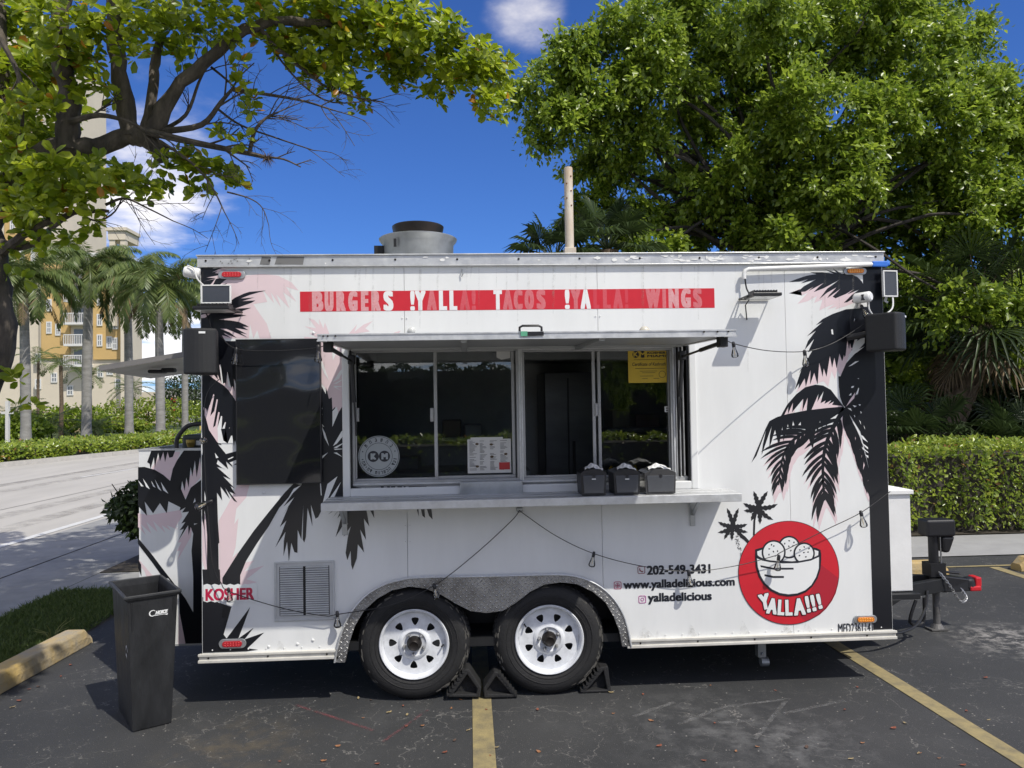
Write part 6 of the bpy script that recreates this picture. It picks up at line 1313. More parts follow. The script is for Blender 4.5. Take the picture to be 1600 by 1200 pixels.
sabal('cabbage_palm', [gp(1465, 8.0, -.05), gp(1475, 8.0, .9), gp(1500, 8.0, 1.7), gp(1528, 8.0, 2.5), gp(1535, 8.0, 3.2)], gp(1535, 8.0, 3.25), 26, .95, 'leaning cabbage palm with boot covered trunk behind the clipped hedge', 21, 9)
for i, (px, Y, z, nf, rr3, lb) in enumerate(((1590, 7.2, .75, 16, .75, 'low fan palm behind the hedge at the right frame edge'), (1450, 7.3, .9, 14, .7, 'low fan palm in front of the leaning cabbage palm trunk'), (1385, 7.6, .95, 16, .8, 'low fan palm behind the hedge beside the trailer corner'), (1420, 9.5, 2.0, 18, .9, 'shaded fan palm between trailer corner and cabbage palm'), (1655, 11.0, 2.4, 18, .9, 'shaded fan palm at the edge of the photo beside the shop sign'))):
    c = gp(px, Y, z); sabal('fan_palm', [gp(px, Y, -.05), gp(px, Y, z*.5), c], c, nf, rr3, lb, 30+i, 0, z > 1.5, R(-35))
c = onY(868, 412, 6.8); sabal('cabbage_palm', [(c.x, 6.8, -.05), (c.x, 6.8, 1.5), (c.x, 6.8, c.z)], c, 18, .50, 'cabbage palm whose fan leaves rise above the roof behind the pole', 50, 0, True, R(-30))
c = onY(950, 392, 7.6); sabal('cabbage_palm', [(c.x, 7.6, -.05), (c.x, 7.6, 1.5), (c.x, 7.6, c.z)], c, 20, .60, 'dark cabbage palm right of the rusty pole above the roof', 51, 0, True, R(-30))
# ---- greenery across the road
def strip_hedge():
    H = thing('median_hedge', (-15.5, 30, 0), 'low green hedge along the far kerb of the road', 'hedge'); n = 26000
    Y = 14+RG.random(n)**1.2*60; off = RG.random(n); X = np.array([kx(q) for q in Y])-.5-off*3.2; Z = .62-RG.exponential(.06, n); fr = RG.random(n) < .4; X[fr] = np.array([kx(q) for q in Y[fr]])-.45+RG.uniform(-.1, .1, fr.sum()); Z[fr] = RG.uniform(.12, .62, fr.sum())
    Z += .08*np.sin(Y*1.7)+.06*np.sin(Y*4.1+X); V_, F_ = leaves(np.stack([X, Y, Z], 1), unit(n)+np.array([.3, -.2, .3]), unit(n)*.7+np.array([.4, -.4, 1]), .16*RG.uniform(.6, 1.2, n), .10, .2); np_mesh('foliage', V_, F_, hedge_leaf, H)
    lo = [(kx(14)-3.7, 14, 0), (kx(14)-.55, 14, 0), (kx(76)-.55, 76, 0), (kx(76)-3.7, 76, 0)]; MB().hexa(lo, [(a, b2, .5) for a, b2, _ in lo]).build('branches', bark2, H)
strip_hedge()
def far_shrub(name, px, Y, w, h, label, lm=hedge_leaf, d=2.0, z0=0, n=2600, cat='shrub', trunk=True):
    q = gp(px, Y); S = thing(name, (q.x, Y, 0), label, cat); o_ = unit(n)*RG.random((n, 1))**.3*np.array([w/2, d/2, h/2])+np.array([q.x, Y, z0+h/2]); o_ += .12*w*np.sin(o_*3.3)[:, [2, 0, 1]]*np.array([.4, .4, .2])
    V_, F_ = leaves(o_, unit(n), unit(n)+np.array([0, -.5, .6]), .30*RG.uniform(.6, 1.2, n), .2, .2); np_mesh('foliage', V_, F_, lm, S)
    MB().tube([(q.x, Y, -.04), (q.x, Y, z0+h*.6)], [.16, .06], 7).build('trunk', bark2, S)
far_shrub('far_hedge', 232, 80, 14, 3.2, 'clipped green hedge in front of the low white building', hedge_leaf, 2, 0, 4500, 'hedge')
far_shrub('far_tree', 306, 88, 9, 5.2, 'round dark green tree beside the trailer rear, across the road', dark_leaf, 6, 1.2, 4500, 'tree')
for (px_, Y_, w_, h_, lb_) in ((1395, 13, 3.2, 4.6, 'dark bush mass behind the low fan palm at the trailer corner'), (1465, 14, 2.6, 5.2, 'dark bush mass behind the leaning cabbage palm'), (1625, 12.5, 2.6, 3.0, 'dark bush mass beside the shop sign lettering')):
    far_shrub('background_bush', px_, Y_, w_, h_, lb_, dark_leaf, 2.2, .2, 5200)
far_shrub('far_shrub', 20, 46, 5, 1.8, 'green shrub mass at the left edge across the road', mid_leaf, 3)
far_shrub('far_shrub', 110, 60, 7, 2.4, 'green shrub mass between the first two royal palms', mid_leaf, 3)
far_shrub('far_shrub', 165, 66, 5, 1.6, 'green shrub mass left of the third royal trunk', hedge_leaf, 3)
far_shrub('far_shrub', 205, 64, 3, 1.2, 'small green shrub under the orange tinged date palm', hedge_leaf, 2, 0, 1200)
# ================================================================== BUILDINGS
cream = mat('cream_stucco', (.70, .62, .49), .85, 0, .08, .4); yell = mat('yellow_stucco', (.62, .42, .17), .85, 0, .08, .4); wtrim = mat('white_stucco', (.72, .71, .68), .8)
wglass = mat('far_window_glass', (.10, .13, .16), .12, 0, .2, .5, spec=.8)
By = 84.0
def bx_px(x0, y0, x1, y1, Y): a = onY(x0, y1, Y); b = onY(x1, y0, Y); return a.x, b.x, a.z, b.z
AB = thing('apartment_building', (onY(90, 640, By).x, By+6, 0), 'tall cream apartment block with yellow panels behind the royal palms', 'building')
a = bx_px(-60, 130, 62, 640, By); MB().box(a[0], a[1], By+.5, By+16, -.04, a[3]+6).build('tower_wall', cream, AB)
a2 = bx_px(62, 352, 192, 640, By); MB().box(a2[0], a2[1], By, By+5, -.04, onY(130, 400, By).z).build('wing_wall', cream, AB)
for (q, m_) in (((66, 410, 110, 560), yell), ((147, 410, 191, 562), yell), ((4, 150, 44, 420), yell)):
    w = bx_px(*q, By-.02); MB().box(w[0], w[1], By-.25 if q[0] > 60 else By+.3, By+.02 if q[0] > 60 else By+.6, w[2], w[3]).build('yellow_panel', m_, AB)
yo_ = {True: By-.25, False: By+.3}
def win(px, py, w, h, Y):
    q = bx_px(px-w/2, py-h/2, px+w/2, py+h/2, Y); F_ = frame('window', (q[0], q[1], q[2], q[3]), .14, Y-.10, Y+.04, wtrim, AB, 0); MB().box(q[0]+.14, q[1]-.14, Y-.04, Y+.03, q[2]+.14, q[3]-.14).build('pane', wglass, F_); xm = (q[0]+q[1])/2; MB().box(xm-.05, xm+.05, Y-.08, Y-.045, q[2]+.14, q[3]-.14).box(q[0]+.14, q[1]-.14, Y-.075, Y-.042, (q[2]+q[3])/2-.05, (q[2]+q[3])/2+.05).build('glazing_bar', wtrim, F_)
for (px, py) in ((77, 512), (91, 515), (156, 500), (156, 532), (171, 535), (180, 537), (181, 505), (156, 468), (181, 470), (77, 445), (91, 447), (156, 440), (77, 480-3)): win(px, py, 8.5, 19, By-.25)
for (px, py) in ((110, 610), (157, 582), (172, 578), (60, 560), (60, 600), (85, 590), (185, 600)): win(px, py, 10, 16, By)
for k in range(6): win(20, 175+k*44, 8, 26, By+.3); win(35, 180+k*44, 8, 26, By+.3); win(52, 178+k*44, 7, 22, By+.5)
for k, py in enumerate((430, 465, 500, 533, 565)):      # balconies
    q = bx_px(110, py-4, 146, py+8, By); Bc = MB().box(q[0], q[1], By-1.5, By-.0, q[2]-.1, q[2]+.15).build('balcony', wtrim, AB); rl = MB().box(q[0], q[1], By-1.5, By-1.42, q[2]+1.1, q[2]+1.2)
    for j in range(14): xx = q[0]+(q[1]-q[0])*j/13; rl.box(xx-.03, xx+.03, By-1.48, By-1.44, q[2]+.15, q[2]+1.1)
    rl.build('railing', wtrim, Bc); MB().box(q[0]+.4, q[1]-.4, By-.03, By+.02, q[2]+.2, q[2]+1.9).build('balcony_door', wglass, AB)
pv = bx_px(172, 362, 199, 398, By-1); Rf = MB().box(pv[0], pv[1], By-1.5, By+2, pv[3]-1.0, pv[3]).box(pv[0]-.2, pv[1]+.2, By-1.7, By+2, pv[3], pv[3]+.35).build('roof_pavilion', cream, AB)
MB().box(pv[1]-.6, pv[1]-.05, By-1.4, By-.8, 0, pv[3]-1.0).box(pv[0]+.1, pv[0]+.7, By-1.4, By-.8, pv[2]-8, pv[3]-1.0).build('corner_column', cream, AB)
a3 = bx_px(140, 380, 210, 392, By); MB().box(a2[0], a2[1], By-.3, By+.3, onY(130, 402, By).z, onY(130, 396, By).z).build('cornice', wtrim, AB)
lw = bx_px(-30, 663, 140, 676, 70); WL = thing('garden_wall', (-40, 70, 0), 'low tan garden wall with capped pillars across the road', 'wall'); MB().box(lw[0], lw[1], 70, 70.3, -.04, 1.3).build('wall', mat('tan_wall', (.52, .42, .27), .85, 0, .1, .6), WL)
for px in (20, 60, 110): q = gp(px, 69.9); MB().box(q.x-.5, q.x+.5, 69.6, 70.5, -.04, 1.9).box(q.x-.65, q.x+.65, 69.5, 70.6, 1.9, 2.15).build('pillar', bpy.data.materials['tan_wall'], WL)
# low white building with a red banner
LB = thing('low_building', (onY(250, 640, 110).x, 112, 0), 'low white building with a red vertical banner behind the palms', 'building')
q = bx_px(212, 612, 262, 660, 110); MB().box(q[0], q[1], 110, 122, -.04, q[3]).build('wall', cream, LB); q = bx_px(258, 610, 292, 660, 108); MB().box(q[0], q[1], 108, 120, -.04, q[3]+.3).build('front_wall', mat('grey_stucco', (.38, .37, .35), .85), LB)
q = bx_px(264, 618, 280, 649, 107.8); MB().box(q[0], q[1], 107.6, 107.9, q[2], q[3]).build('white_panel', wtrim, LB); q2 = bx_px(267.5, 620, 274.5, 647, 107.5); MB().box(q2[0], q2[1], 107.45, 107.55, q2[2], q2[3]).build('red_banner', MT['red'], LB)
# shop on the right
SB = thing('shop_building', (onY(1560, 640, 38).x, 42, 0), 'beige shop with teal roof band and blue lettering seen behind the palms', 'building')
q = bx_px(1470, 594, 1750, 660, 38); bei = mat('beige_fascia', (.50, .45, .38), .8); MB().box(q[0], q[1], 38, 52, -.04, q[3]+.1).build('fascia_wall', bei, SB)
teal = mat('teal_metal_roof', (.04, .30, .27), .5, .1, .1, 1)
rp = MB(); n = 30
for k in range(n):
    xa = q[0]-.5+(q[1]-q[0]+1)*k/n; xb = q[0]-.5+(q[1]-q[0]+1)*(k+1)/n-.05; zt = q[3]
    MB().hexa([(xa, 37.4, zt-.05), (xb, 37.4, zt-.05), (xb, 37.45, zt), (xa, 37.45, zt)], [(xa, 40.2, zt+1.3), (xb, 40.2, zt+1.3), (xb, 40.3, zt+1.3), (xa, 40.3, zt+1.3)]).build('roof_panel', teal, SB)
s = bx_px(1513, 603, 1566, 613, 37.9); add_text(MB(), 'SUPER', s[0], s[1], s[2], s[3], 37.93, .06).build('shop_lettering', mat('blue_sign_letters', (.03, .10, .55), .4), SB)
s = bx_px(1500, 625, 1600, 660, 37.9); MB().box(s[0], s[1], 37.9, 37.98, 0, s[3]-.4).build('shop_window', wglass, SB); MB().box(s[0]-2, s[1]+2, 37.2, 37.98, s[3]-.35, s[3]-.05).build('canopy_edge', teal, SB)
# rusty pole behind the trailer
pp = onY(889, 330, 4.6); zt = onY(889, 262, 4.6).z; zb = onY(889, 388, 4.6).z
rust = mat('rust_stained_white_paint', (.70, .67, .60), .6, 0, .8, 4, .15, 60, stretch=(1, 1, .35), col2=(.50, .37, .25))
PO = thing('pole', (pp.x, 4.6, 0), 'rust stained white metal pole rising behind the trailer roof', 'pole')
MB().lathe([(.054, .0), (.054, zt-.02), (.050, zt), (.044, zt), (.044, zt-.1)], (pp.x, 4.6, 0), 'Z', 20).build('pipe', rust, PO, smooth=True); MB().box(pp.x-.07, pp.x+.07, 4.53, 4.67, -.02, zb).build('sleeve', rust, PO, bevel=.006)
for a in range(5): MB().lathe([(.010, 0), (.008, -.006)], (pp.x+(-.03 if a % 2 else .025), 4.6-.05, zt-.12-.09*a), 'Y', 8).build('rust_bolt', mat('rust', (.20, .07, .03), .9) if a == 0 else bpy.data.materials['rust'], PO)
LP_ = gp(12, 44); L1 = thing('sign_post', LP_, 'white slim sign post at left edge across the road', 'post'); MB().box(LP_.x-.09, LP_.x+.09, 43.9, 44.1, -.04, 2.6).build('post', wtrim, L1); MB().box(LP_.x-.35, LP_.x+.35, 43.92, 44.0, 1.8, 1.95).build('arm', wtrim, L1)
# ================================================================== THINGS ON AND AROUND THE TRAILER
# black menu board
mbx = pxbox(370, 530, 500, 756, -.04)
def gloss_black():
    m, nt, N, Lk, P = nodes('glossy_black_acrylic'); P.inputs['Base Color'].default_value = (.016, .017, .020, 1); P.inputs['Roughness'].default_value = .10; P.inputs['Coat Weight'].default_value = .6; P.inputs['Coat Roughness'].default_value = .03
    tc = N.new('ShaderNodeTexCoord'); nz = N.new('ShaderNodeTexNoise'); nz.inputs['Scale'].default_value = 2.2; nz.inputs['Detail'].default_value = 1.0; Lk.new(tc.outputs['Object'], nz.inputs['Vector'])
    b = N.new('ShaderNodeBump'); b.inputs['Strength'].default_value = .5; b.inputs['Distance'].default_value = .05; Lk.new(nz.outputs[0], b.inputs['Height']); Lk.new(b.outputs[0], P.inputs['Normal']); Lk.new(b.outputs[0], P.inputs['Coat Normal']); return m
MBD = thing('menu_board', (mbx[0], 0, mbx[2]), 'tall glossy black menu board fixed left of the serving window', 'board')
MB().box(mbx[0], mbx[1], -.040, -.0105, mbx[2], mbx[3]).build('screen', gloss_black(), MBD, bevel=.004)
frame('bezel', (mbx[0]-.002, mbx[1]+.002, mbx[2]-.002, mbx[3]+.002), .006, -.042, -.0115, MT['black'], MBD, .001)
# speakers
spg = mat('speaker_grille', (.016, .017, .019), .55, .1, .15, 40, .25, 900)
def speaker(cx, cy, cz, w, h, d, rz, label):
    S = thing('speaker', (cx, cy, cz), label, 'speaker'); mb = MB(); n = 8
    def sec(z): 
        out = []
        for k in range(n+1):
            t = -1+2*k/n; out.append((t*w/2, -d*.5-(1-t*t)*.03, z))
        out += [(w*.36, d*.5, z), (-w*.36, d*.5, z)]; return out
    rot = Matrix.Rotation(rz, 3, 'Z'); lo = [Vector((cx, cy, cz))+rot @ Vector(p_) for p_ in sec(-h/2)]; hi = [Vector((cx, cy, cz))+rot @ Vector(p_) for p_ in sec(h/2)]; k = len(lo)
    mb.v = [tuple(v) for v in lo+hi]; mb.f = [(i, (i+1) % k, (i+1) % k+k, i+k) for i in range(k)]+[tuple(reversed(range(k))), tuple(range(k, 2*k))]
    mb.build('cabinet', spg, S, bevel=.012, seg=3)
    g = MB(); o = Vector((cx, cy, cz)); q = [o+rot @ Vector((sx*.018+w*.10, -d*.5-.031, h*.40+sz*.006)) for sx, sz in ((-1, -1), (1, -1), (1, 1), (-1, 1))]; g.add([tuple(v) for v in q], [(0, 1, 2, 3)]); g.build('badge', MT['deco_white'], S)
    for sx in (-1, 1): 
        pts = [o+rot @ Vector((sx*w*.30, d*.45, 0)), o+rot @ Vector((sx*w*.30, d*.5+.06, 0))]
    MB().tube([o+rot @ Vector((0, d*.45, 0)), o+rot @ Vector((.03 if cx < 1 else -.03, d*.5+.12, -.02))], .02, 8).build('bracket', MT['black'], S)
    return S
p_ = onY(316, 550, -.22); speaker(p_.x, -.20, p_.z, .185, .262, .17, R(6), 'black outdoor speaker facing forward above the black menu board')
p_ = onY(1385, 519, -.18); speaker(p_.x, -.15, p_.z, .20, .23, .18, R(48), 'black outdoor speaker turned sideways under the tube camera')
# cameras, solar panels, flood lamps
wpl = mat('white_camera_plastic', (.80, .80, .78), .3, coat=.3); sol = mat('solar_cells', (.06, .068, .085), .5, .1, .1, 30)
def tube_cam(a, b, r, lens_end, label):
    a = Vector(a); b = Vector(b); C_ = thing('security_camera', (a+b)/2, label, 'security camera'); d = (b-a).normalized(); MB().tube([a, a+d*.004, a+d*.012, b-d*.012, b-d*.004, b], [r*.75, r*.92, r, r, r*.92, r*.75], 20).build('body', wpl, C_, smooth=True)
    if lens_end: MB().tube([b-d*.002, b+d*.003], r*.66, 18).build('lens_face', mat('lens_white', (.75, .75, .75), .25) if 'lens_white' not in bpy.data.materials else bpy.data.materials['lens_white'], C_)
    m_ = (a+b)/2; MB().box(m_.x-.022, m_.x+.012, m_.y-r-.003, m_.y-r*.5, m_.z-.02, m_.z+.015).build('sensor_window', MT['black'], C_) if lens_end else None
    return C_
c1 = tube_cam(onY(313, 428, -.01), onY(287.5, 424, -.02), .034, False, 'white tube security camera at the left top corner of the trailer')
MB().tube(smooth_path([onY(293, 415, -.05), onY(303, 420, -.06), onY(308, 435, -.06), onY(318, 446, -.04)], 4), .005, 6).build('cable', wpl, c1)
c2 = tube_cam(onY(1335, 467, -.06), onY(1361, 463, -.14), .034, True, 'white tube security camera at the right top corner of the trailer')
MB().tube(smooth_path([onY(1357, 472, -.1), onY(1358, 483, -.1), onY(1364, 493, -.1)], 4), .005, 6).box(*[v for v in (onY(1343, 476, -.03).x, onY(1352, 476, -.03).x, -.05, -.012, onY(1343, 480, -.03).z, onY(1343, 468, -.03).z)]).build('mount', wpl, c2)
def solar(bx, y, rz, label):
    x0, x1, z0, z1 = bx; S = thing('solar_panel', ((x0+x1)/2, y, (z0+z1)/2), label, 'solar panel'); cx = (x0+x1)/2; 
    fr = frame('rim', (x0, x1, z0, z1), .008, y-.008, y+.012, wpl, S, .002); ce = MB().box(x0+.008, x1-.008, y-.004, y+.008, z0+.008, z1-.008).build('cells', sol, S)
    MB().tube([(cx, y+.01, (z0+z1)/2-.02), (cx, y+.05, z0-.02), (cx+.01, -.012, z0-.03)], .008, 6).build('arm', wpl, S); S.rotation_euler = (0, 0, rz)
solar(pxbox(314.5, 445, 361, 474.5, -.10), -.10, 0, 'small white framed solar panel at the left top corner of the trailer')
solar(pxbox(1375, 424, 1398, 465, -.02), -.05, R(8), 'small upright solar panel beyond the right top corner of the trailer')
MB().tube(smooth_path([onY(1395, 465, -.05), onY(1394, 482, -.08), onY(1380, 494, -.1)], 4), .005, 6).build('cable', wpl, c2)
led = mat('lamp_cover', (.80, .80, .78), .2)
def flood(x0, x1, y0, y1, z, label, tilt=0.0):
    L = thing('flood_lamp', ((x0+x1)/2, (y0+y1)/2, z), label, 'flood lamp'); MB().box(x0, x1, y0, y1, z-.010, z+.012).build('housing', MT['black'], L, bevel=.005); MB().box(x0+.012, x1-.012, y0+.012, y1-.012, z-.013, z-.0105).build('lamp_glass', led, L)
    for k in range(9): xx = x0+.02+(x1-x0-.04)*k/8; MB().box(xx-.003, xx+.003, y0+.03, y1-.03, z+.012, z+.030).build('fin', MT['black'], L)
    MB().tube([(x0-.008, (y0+y1)/2, z), (x0-.008, -.01, z), (x1+.008, -.01, z), (x1+.008, (y0+y1)/2, z)], .006, 6).build('bracket', MT['black'], L); MB().tube([(x0+.03, y1-.02, z-.01), (x0+.025, -.03, z-.04), (x0+.04, -.008, z-.13)], .004, 5).build('lead', MT['black'], L); L.rotation_euler = (tilt, 0, 0)
fx0, fx1 = FX(1156, 478), FX(1199, 478); flood(fx0, fx1, -.235, -.07, 2.435, 'black flood lamp on the wall right of the red banner')
MB().tube(smooth_path([(cd.x+.006, -.035, 2.56), (cd.x+.012, -.04, 2.50), (fx0+.03, -.10, 2.45)], 4), .005, 6).build('lamp_lead', MT['black'], T)
lx0 = onY(302, 480, -.22).x; flood(lx0, lx0+.21, -.24, -.08, onY(330, 482, -.2).z, 'black flood lamp under the left solar panel of the trailer')
# napkin dispensers on the shelf
nap = mat('paper_napkin', (.78, .78, .77), .9); smk = mat('smoked_front', (.085, .09, .10), .12, 0, .1, 8, spec=.6, coat=.4)
for i, (x0, x1, yt, lb, gm_) in enumerate(((908, 948, 734, 'black napkin dispenser on the shelf, leftmost of the three', 0), (959, 1001, 734, 'black napkin dispenser on the shelf, middle one of the three', 0), (1008, 1057, 734, 'smoked plastic napkin dispenser on the shelf, rightmost and widest', 1))):
    yf = -.27; a = onY(x0, 769, yf).x; b = onY(x1, 769, yf).x; z0 = SZ1+.004; z1 = onY(x0, yt, yf).z; D_ = thing('napkin_dispenser', ((a+b)/2, yf+.09, z0), lb, 'napkin dispenser')
    body_m = MT['black'] if not gm_ else mat('smoky_body', (.06, .06, .062), .2, 0, .1, 5, coat=.3)
    n = 8; pr = [(a+.006, z0), (b-.006, z0), (b, z1-.02)]+[(b-(b-a)*k/n, z1-.02+.022*math.sin(math.pi*k/n)**.6) for k in range(1, n)]+[(a, z1-.02)]
    MB().slab([pr], yf, yf+.18).build('case', body_m, D_, bevel=.004)
    MB().slab([[(a+.018, z0+.012), (b-.018, z0+.012), (b-.012, z1-.035), (a+.012, z1-.035)]], yf-.006, yf-.001).build('front_panel', smk, D_, bevel=.002)
    if not gm_: MB().box((a+b)/2-.012, (a+b)/2+.012, yf-.0075, yf-.0065, z1-.058, z1-.053).build('mark', MT['deco_white'], D_)
    MB().lathe([(.010, 0), (.010, -.002)], ((a+b)/2, yf-.006, z1-.038), 'Y', 12).build('notch', MT['black'], D_)
    np_ = MB(); r_ = random.Random(i+3); cx = (a+b)/2+.01; gx = 9; gyy = 5
    for iy in range(gyy):
        for ix in range(gx):
            u = ix/(gx-1); v = iy/(gyy-1); np_.v.append((a+.03+(b-a-.045)*u+.018*v+r_.uniform(-.003, .003), yf+.03+.12*v, z1-.012+.042*math.sin(math.pi*u*.9+.3)*(1-abs(v-.5))*(.6+.5*(1-u))+.004*math.sin(u*17+iy)+.004))
    np_.f = [(iy*gx+ix, iy*gx+ix+1, (iy+1)*gx+ix+1, (iy+1)*gx+ix) for iy in range(gyy-1) for ix in range(gx-1)]; o = np_.build('napkin', nap, D_); s_ = o.modifiers.new('t', 'SOLIDIFY'); s_.thickness = .002
# bottles inside
bcol = [(.05, .02, .015), (.45, .30, .03), (.10, .10, .11), (.5, .33, .02), (.30, .32, .34), (.04, .22, .16), (.25, .27, .26), (.12, .11, .10)]; caps = [(.5, .5, .5), (.5, .3, .02), (.5, .5, .5), (.5, .35, .02), (.03, .04, .25), (.04, .22, .16), (.3, .3, .3), (.1, .1, .1)]
blab = ['brown sauce bottle with pale cap inside the open window', 'yellow capped squeeze bottle behind the middle napkin dispenser', 'dark bottle with white cap behind the window glass', 'yellow squeeze bottle with pointed tip behind the glass', 'clear water bottle with blue cap behind the glass', 'green capped bottle at the back of the counter', 'clear bottle at the right end of the inner counter', 'dark round jar at the left end of the inner counter']
for i, px in enumerate((910, 956, 973, 993, 1008, 1027, 1039, 832)):
    c = onY(px, 735, .18); B_ = thing('bottle', (c.x, .18+.02*(i % 3), 1.20), blab[i], 'bottle'); h = (.16, .17, .15, .17, .16, .2, .17, .14)[i]; y = .18+.02*(i % 3)
    MB().lathe([(.030, 1.201), (.033, 1.21), (.033, 1.20+h*.6), (.014, 1.20+h*.82), (.012, 1.20+h*.9)], (c.x, y, 0), 'Z', 16).build('body', mat('bottle_%d' % i, bcol[i], .25), B_, smooth=True); MB().lathe([(.016, 1.20+h*.9), (.016, 1.20+h), (.004, 1.20+h*1.12 if i in (1, 3) else 1.20+h)], (c.x, y, 0), 'Z', 14).build('cap', mat('cap_%d' % i, caps[i], .4), B_)
# string lights
wire = MT['black']; fil = mat('bulb_filament', (.75, .62, .40), .4)
SL = thing('string_lights', (1.0, -.06, 1.0), 'black wire string lights with pear bulbs strung across the trailer side', 'string lights')
def W_(pts, y, r=.0026):
    P = smooth_path([onY(a, b, yy) for (a, b), yy in zip(pts, y if isinstance(y, (list, tuple)) else [y]*len(pts))], 6); MB().tube(P, r, 6).build('wire', wire, SL, smooth=True)
W_([(345, 525), (369, 545), (430, 548), (497, 543), (514, 534)], [-.06, -.09, -.09, -.1, -.25])
W_([(1131, 528), (1147, 537), (1200, 548), (1258, 549), (1300, 537), (1345, 510), (1362, 497)], [-.75, -.6, -.3, -.08, -.06, -.06, -.1])
W_([(1391, 768), (1345, 801), (1290, 828), (1220, 863), (1212, 868), (1150, 884), (1076, 893), (1000, 884), (928, 865), (870, 838), (820, 804), (812, 797)], [-.05, -.06, -.06, -.06, -.06, -.05, -.07, -.06, -.06, -.06, -.03, -.03])
W_([(812, 797), (798, 815), (740, 868), (678, 915), (610, 945), (527, 960), (505, 962), (440, 950), (360, 925), (345, 910), (332, 880), (325, 800), (321, 740), (319, 690), (322, 620), (345, 590)], [-.03, -.05, -.05, -.06, -.05, -.05, -.05, -.05, -.05, -.05, -.05, -.05, -.05, -.05, -.05, -.06])
def bulb(px, py, y, ax=(0, 0, -1), sc=1.0):
    c = onY(px, py, y); B_ = bpy.data.objects.new('bulb', None); COL.objects.link(B_); B_.parent = SL; B_.location = c-SL.location
    a = Vector(ax).normalized(); q = a.to_track_quat('Z', 'Y').to_matrix(); s = sc*.82
    def put(prof, m_, name):
        mb = MB().lathe([(r*s, h*s) for r, h in prof], (0, 0, 0), 'Z', 16); mb.v = [tuple(c+q @ Vector(v)) for v in mb.v]; return mb.build(name, m_, B_, smooth=True)
    put([(.006, -.012), (.012, -.006), (.014, .012), (.013, .034)], MT['black'], 'socket'); put([(.012, .034), (.014, .046), (.022, .068), (.028, .090), (.029, .102), (.024, .113), (.010, .119), (.001, .120)], MT['bulb'], 'glass'); put([(.002, .036), (.003, .06), (.004, .085), (.002, .095)], fil, 'filament')
for (px, py, y, ax, sc_) in ((369, 545, -.09, (-.1, 0, -1), 1), (497, 541, -.1, (0, 0, -1), 1.0), (1146, 536, -.6, (.1, 0, -1), .85), (1257, 549, -.08, (.1, 0, -1), 1), (1345, 800, -.06, (.1, -.2, -1), 1), (1217, 869, -.06, (-.15, 0, -1), .95), (1076, 893, -.07, (.1, 0, -1), 1.0), (928, 864, -.06, (-.2, 0, -1), .9), (678, 914, -.06, (.2, 0, -1), .9), (527, 957, -.05, (0, 0, -1), .95), (357, 920, -.05, (.1, 0, -1), .8), (330, 783, -.05, (-1, -.2, -.45), 1.0), (322, 690, -.05, (.1, -1, .1), .9), (1346, 478, -.08, (.35, -.3, -1), .9), (798, 815, -.05, (.3, 0, -1), .01)):
    if sc_ > .1: bulb(px, py, y, ax, sc_)
# trash can
can_m = mat('black_bin_plastic', (.022, .023, .025), .45, 0, .5, 9, .08, 60, rvar=.1, stretch=(1, 1, .4))
u = Vector((math.cos(R(33)), math.sin(R(33)), 0)); v = Vector((-u.y, u.x, 0)); cc = Vector((-.314, -.0625, 0)); TC = thing('trash_can', cc, 'slim tall black open trash can standing beside the trailer', 'trash can')
def rect(w, d, z): return [tuple(cc+u*(sx*w/2)+v*(sy*d/2)+Vector((0, 0, z))) for sx, sy in ((-1, -1), (1, -1), (1, 1), (-1, 1))]
H_ = .765
mb = MB(); rings = [rect(.205, .43, .004), rect(.262, .49, H_-.03), rect(.275, .505, H_-.03), rect(.302, .52, H_-.012), rect(.298, .516, H_), rect(.268, .488, H_), rect(.254, .478, H_-.04), rect(.197, .42, .015)]
for r_ in rings: mb.v += r_
for i in range(len(rings)-1):
    for j in range(4): mb.f.append((i*4+j, i*4+(j+1) % 4, (i+1)*4+(j+1) % 4, (i+1)*4+j))
mb.f += [(3, 2, 1, 0), tuple(range(28, 32))]
mb.build('bin_body', can_m, TC, bevel=.014, seg=3)
for sx in (-.55, .55):
    a = cc-v*(.245)+u*(sx*.2)+Vector((0, 0, H_-.04)); b = cc-v*(.236)+u*(sx*.19)+Vector((0, 0, H_-.20 if sx < 0 else H_-.14)); MB().tube([a, b], .005, 6).build('rib', can_m, TC)
def can_quad(name, m_, s0, s1, z0, z1, text=None, side=False):
    mb = MB(); add_text(mb, text, s0, s1, z0, z1, 0, .0022, slant=.25) if text else mb.sheet([[(s0, z0), (s1, z0), (s1, z1), (s0, z1)]], 0); P = []
    for (x, y, z) in mb.v:
        if side: w_ = .205+(.262-.205)*z/(H_-.03); P.append(tuple(cc-u*(w_/2+.0015-y)-v*x+Vector((0, 0, z))))
        else: d_ = .43+(.49-.43)*z/(H_-.03); P.append(tuple(cc-v*(d_/2+.0012-y)+u*x+Vector((0, 0, z))))
    mb.v = P; mb.build(name, m_, TC)
can_quad('brand_lettering', MT['deco_white'], .012, .075, .640, .660, 'HOICE')
rg = MB(); n = 30; A0 = [R(40+280*k/n) for k in range(n+1)]
lp = [(.0+.019*math.cos(t)-.002, .650+.019*math.sin(t)*.95) for t in A0]+[(.0+.014*math.cos(t), .650+.014*math.sin(t)) for t in reversed(A0)]
rg.sheet([lp], 0); rg.sheet([[(.0, .634), (.060, .634), (.075, .628), (.080, .636), (.0, .638)]], -.0003); rg.v = [tuple(cc-v*((.43+.06*z/(H_-.03))/2+.0012-y)+u*x+Vector((0, 0, z))) for x, y, z in rg.v]; rg.build('brand_swoosh', MT['deco_white'], TC)
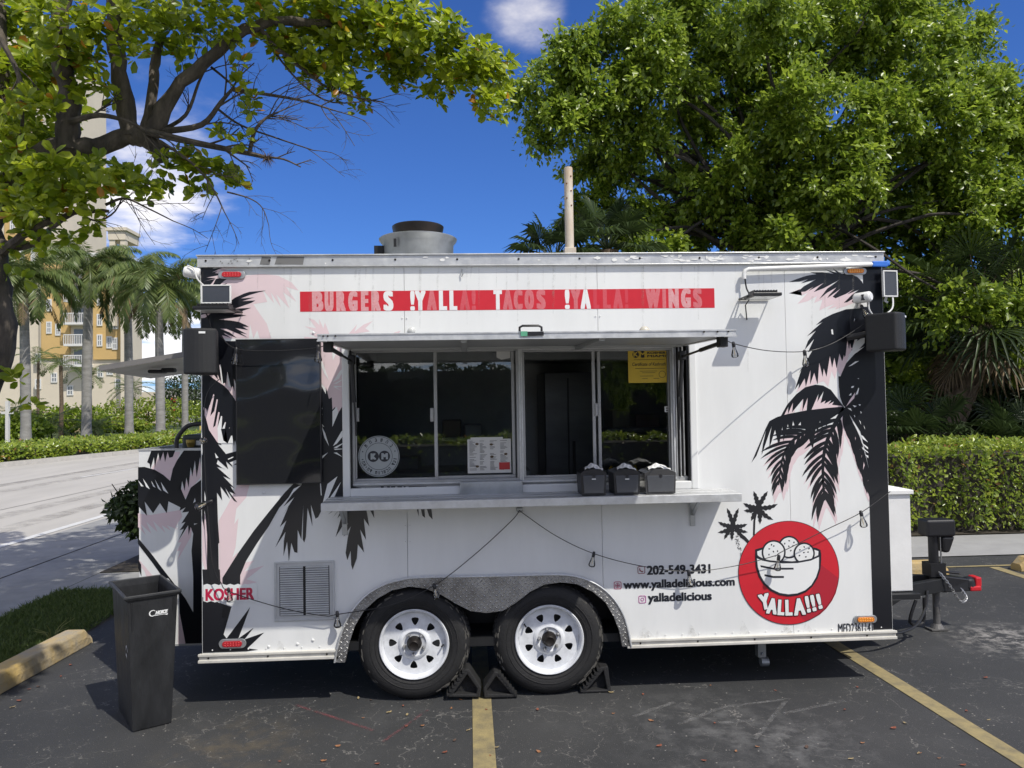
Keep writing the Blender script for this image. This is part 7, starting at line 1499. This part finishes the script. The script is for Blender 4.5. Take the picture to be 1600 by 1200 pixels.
lb_ = MB(); lp = [(-.20+.03*math.cos(R(t))*1.0, .44+.035*math.sin(R(t))) for t in range(0, 181, 20)]+[(-.20+.018*math.cos(R(t)), .44+.022*math.sin(R(t))) for t in range(180, -1, -20)]
lp2 = [(x+.36, z) for x, z in lp]; lb_.sheet([lp2], 0); lb_.sheet([[(.13, .41), (.165, .40), (.165, .425), (.13, .425)]], -.0004); lb_.v = [tuple(cc-u*((.205+.057*z/(H_-.03))/2+.0015-y)-v*x+Vector((0, 0, z))) for x, y, z in lb_.v]; lb_.build('side_mark', mat('grey_print', (.4, .4, .4), .6), TC)
# wheel chocks
def chock(tri, hole, y0, y1, label):
    P = [FP(*q, y0) for q in tri]; Hh = [FP(*q, y0) for q in hole]; P = [(a, max(b, .004)) for a, b in P]; C_ = thing('wheel_chock', (P[0][0], y0+.06, 0), label, 'wheel chock', 'black rubber wheel chocks')
    MB().slab([P, Hh], y0, y1).build('wedge', MT['rubber'], C_, bevel=.006)
    MB().slab([Hh], y0+.05, y0+.055).build('web', MT['rubber'], C_)
    a, b = P[0], P[1]
    for k in range(7):
        t = .1+.8*k/6; q = (a[0]+(b[0]-a[0])*t, a[1]+(b[1]-a[1])*t); MB().box(q[0]-.008, q[0]+.008, y0-.004, y1+.004, q[1]-.006, q[1]+.010).build('grip', MT['rubber'], C_)
chock([(697, 1090), (727, 1046), (733, 1046), (752, 1075), (750, 1090)], [(708, 1085), (730, 1054), (746, 1077), (744, 1085)], -.02, .12, 'black rubber wheel chock wedged behind the left wheel')
chock([(809, 1090), (778, 1050), (772, 1050), (755, 1076), (757, 1091)], [(799, 1085), (775, 1057), (761, 1078), (763, 1085)], -.02, .12, 'black rubber wheel chock wedged before the right wheel')
chock([(906, 1084), (938, 1043), (950, 1041), (955, 1080), (953, 1084)], [(917, 1079), (943, 1048), (949, 1078)], .02, .15, 'black rubber wheel chock at the far right of the wheels')
# generator on the rear platform
G = thing('generator', (-.12, .55, 1.38), 'dark portable generator with looped black hose in the rear box', 'generator'); MB().box(-.30, -.03, .50, 1.1, .40, 1.63).build('housing', mat('dark_green_metal', (.025, .035, .03), .5), G, bevel=.02)
MB().tube(smooth_path([onY(276, 700, .3), onY(277, 685, .3), onY(290, 668, .3), onY(303, 663, .3), onY(318, 662, .3)], 5), .014, 10).build('hose', MT['black'], G, smooth=True)
q = onY(292, 690, .4); MB().lathe([(.02, -.04), (.03, -.01), (.03, .01)], (q.x, .47, q.z), 'Z', 12).build('brass_valve', mat('brass', (.30, .22, .06), .4, .8), G); q = onY(305, 693, .4); MB().box(q.x-.025, q.x+.03, .485, .497, q.z-.015, q.z+.015).build('label_plate', MT['deco_white'], G)
q = gp(315, 40); YB = thing('bollard', (q.x, 40, 0), 'short yellow bollard across the road beside the trailer edge', 'bollard'); MB().lathe([(.12, -.03), (.12, .95), (.08, 1.02), (.01, 1.04)], (q.x, 40, 0), 'Z', 14).build('post', mat('bollard_yellow', (.65, .48, .12), .6), YB, smooth=True)
# ================================================================== BEHIND THE CAMERA (seen only as reflections)
def mirror_tree(x, y, rz, s, label):
    c = copy_tree(TreeR); o = Vector((7.6, 9.6, 0)); c.location = (x, y, 0); c.rotation_euler = (0, 0, rz); c.scale = (s, s, s); c['label'] = label
mirror_tree(-9, -26, R(160), .85, 'green shade tree across the lot, reflected in the left glass'); mirror_tree(7, -28, R(80), .9, 'green shade tree across the lot, reflected in the right glass'); mirror_tree(20, -26, R(230), .85, 'green shade tree at the far right of the lot, behind the viewer')
hedge('lot_hedge', -14, 24, -12.6, -11.4, 1.1, 16000, .11, hedge_leaf, 'long hedge on the far side of the lot, seen in reflections')
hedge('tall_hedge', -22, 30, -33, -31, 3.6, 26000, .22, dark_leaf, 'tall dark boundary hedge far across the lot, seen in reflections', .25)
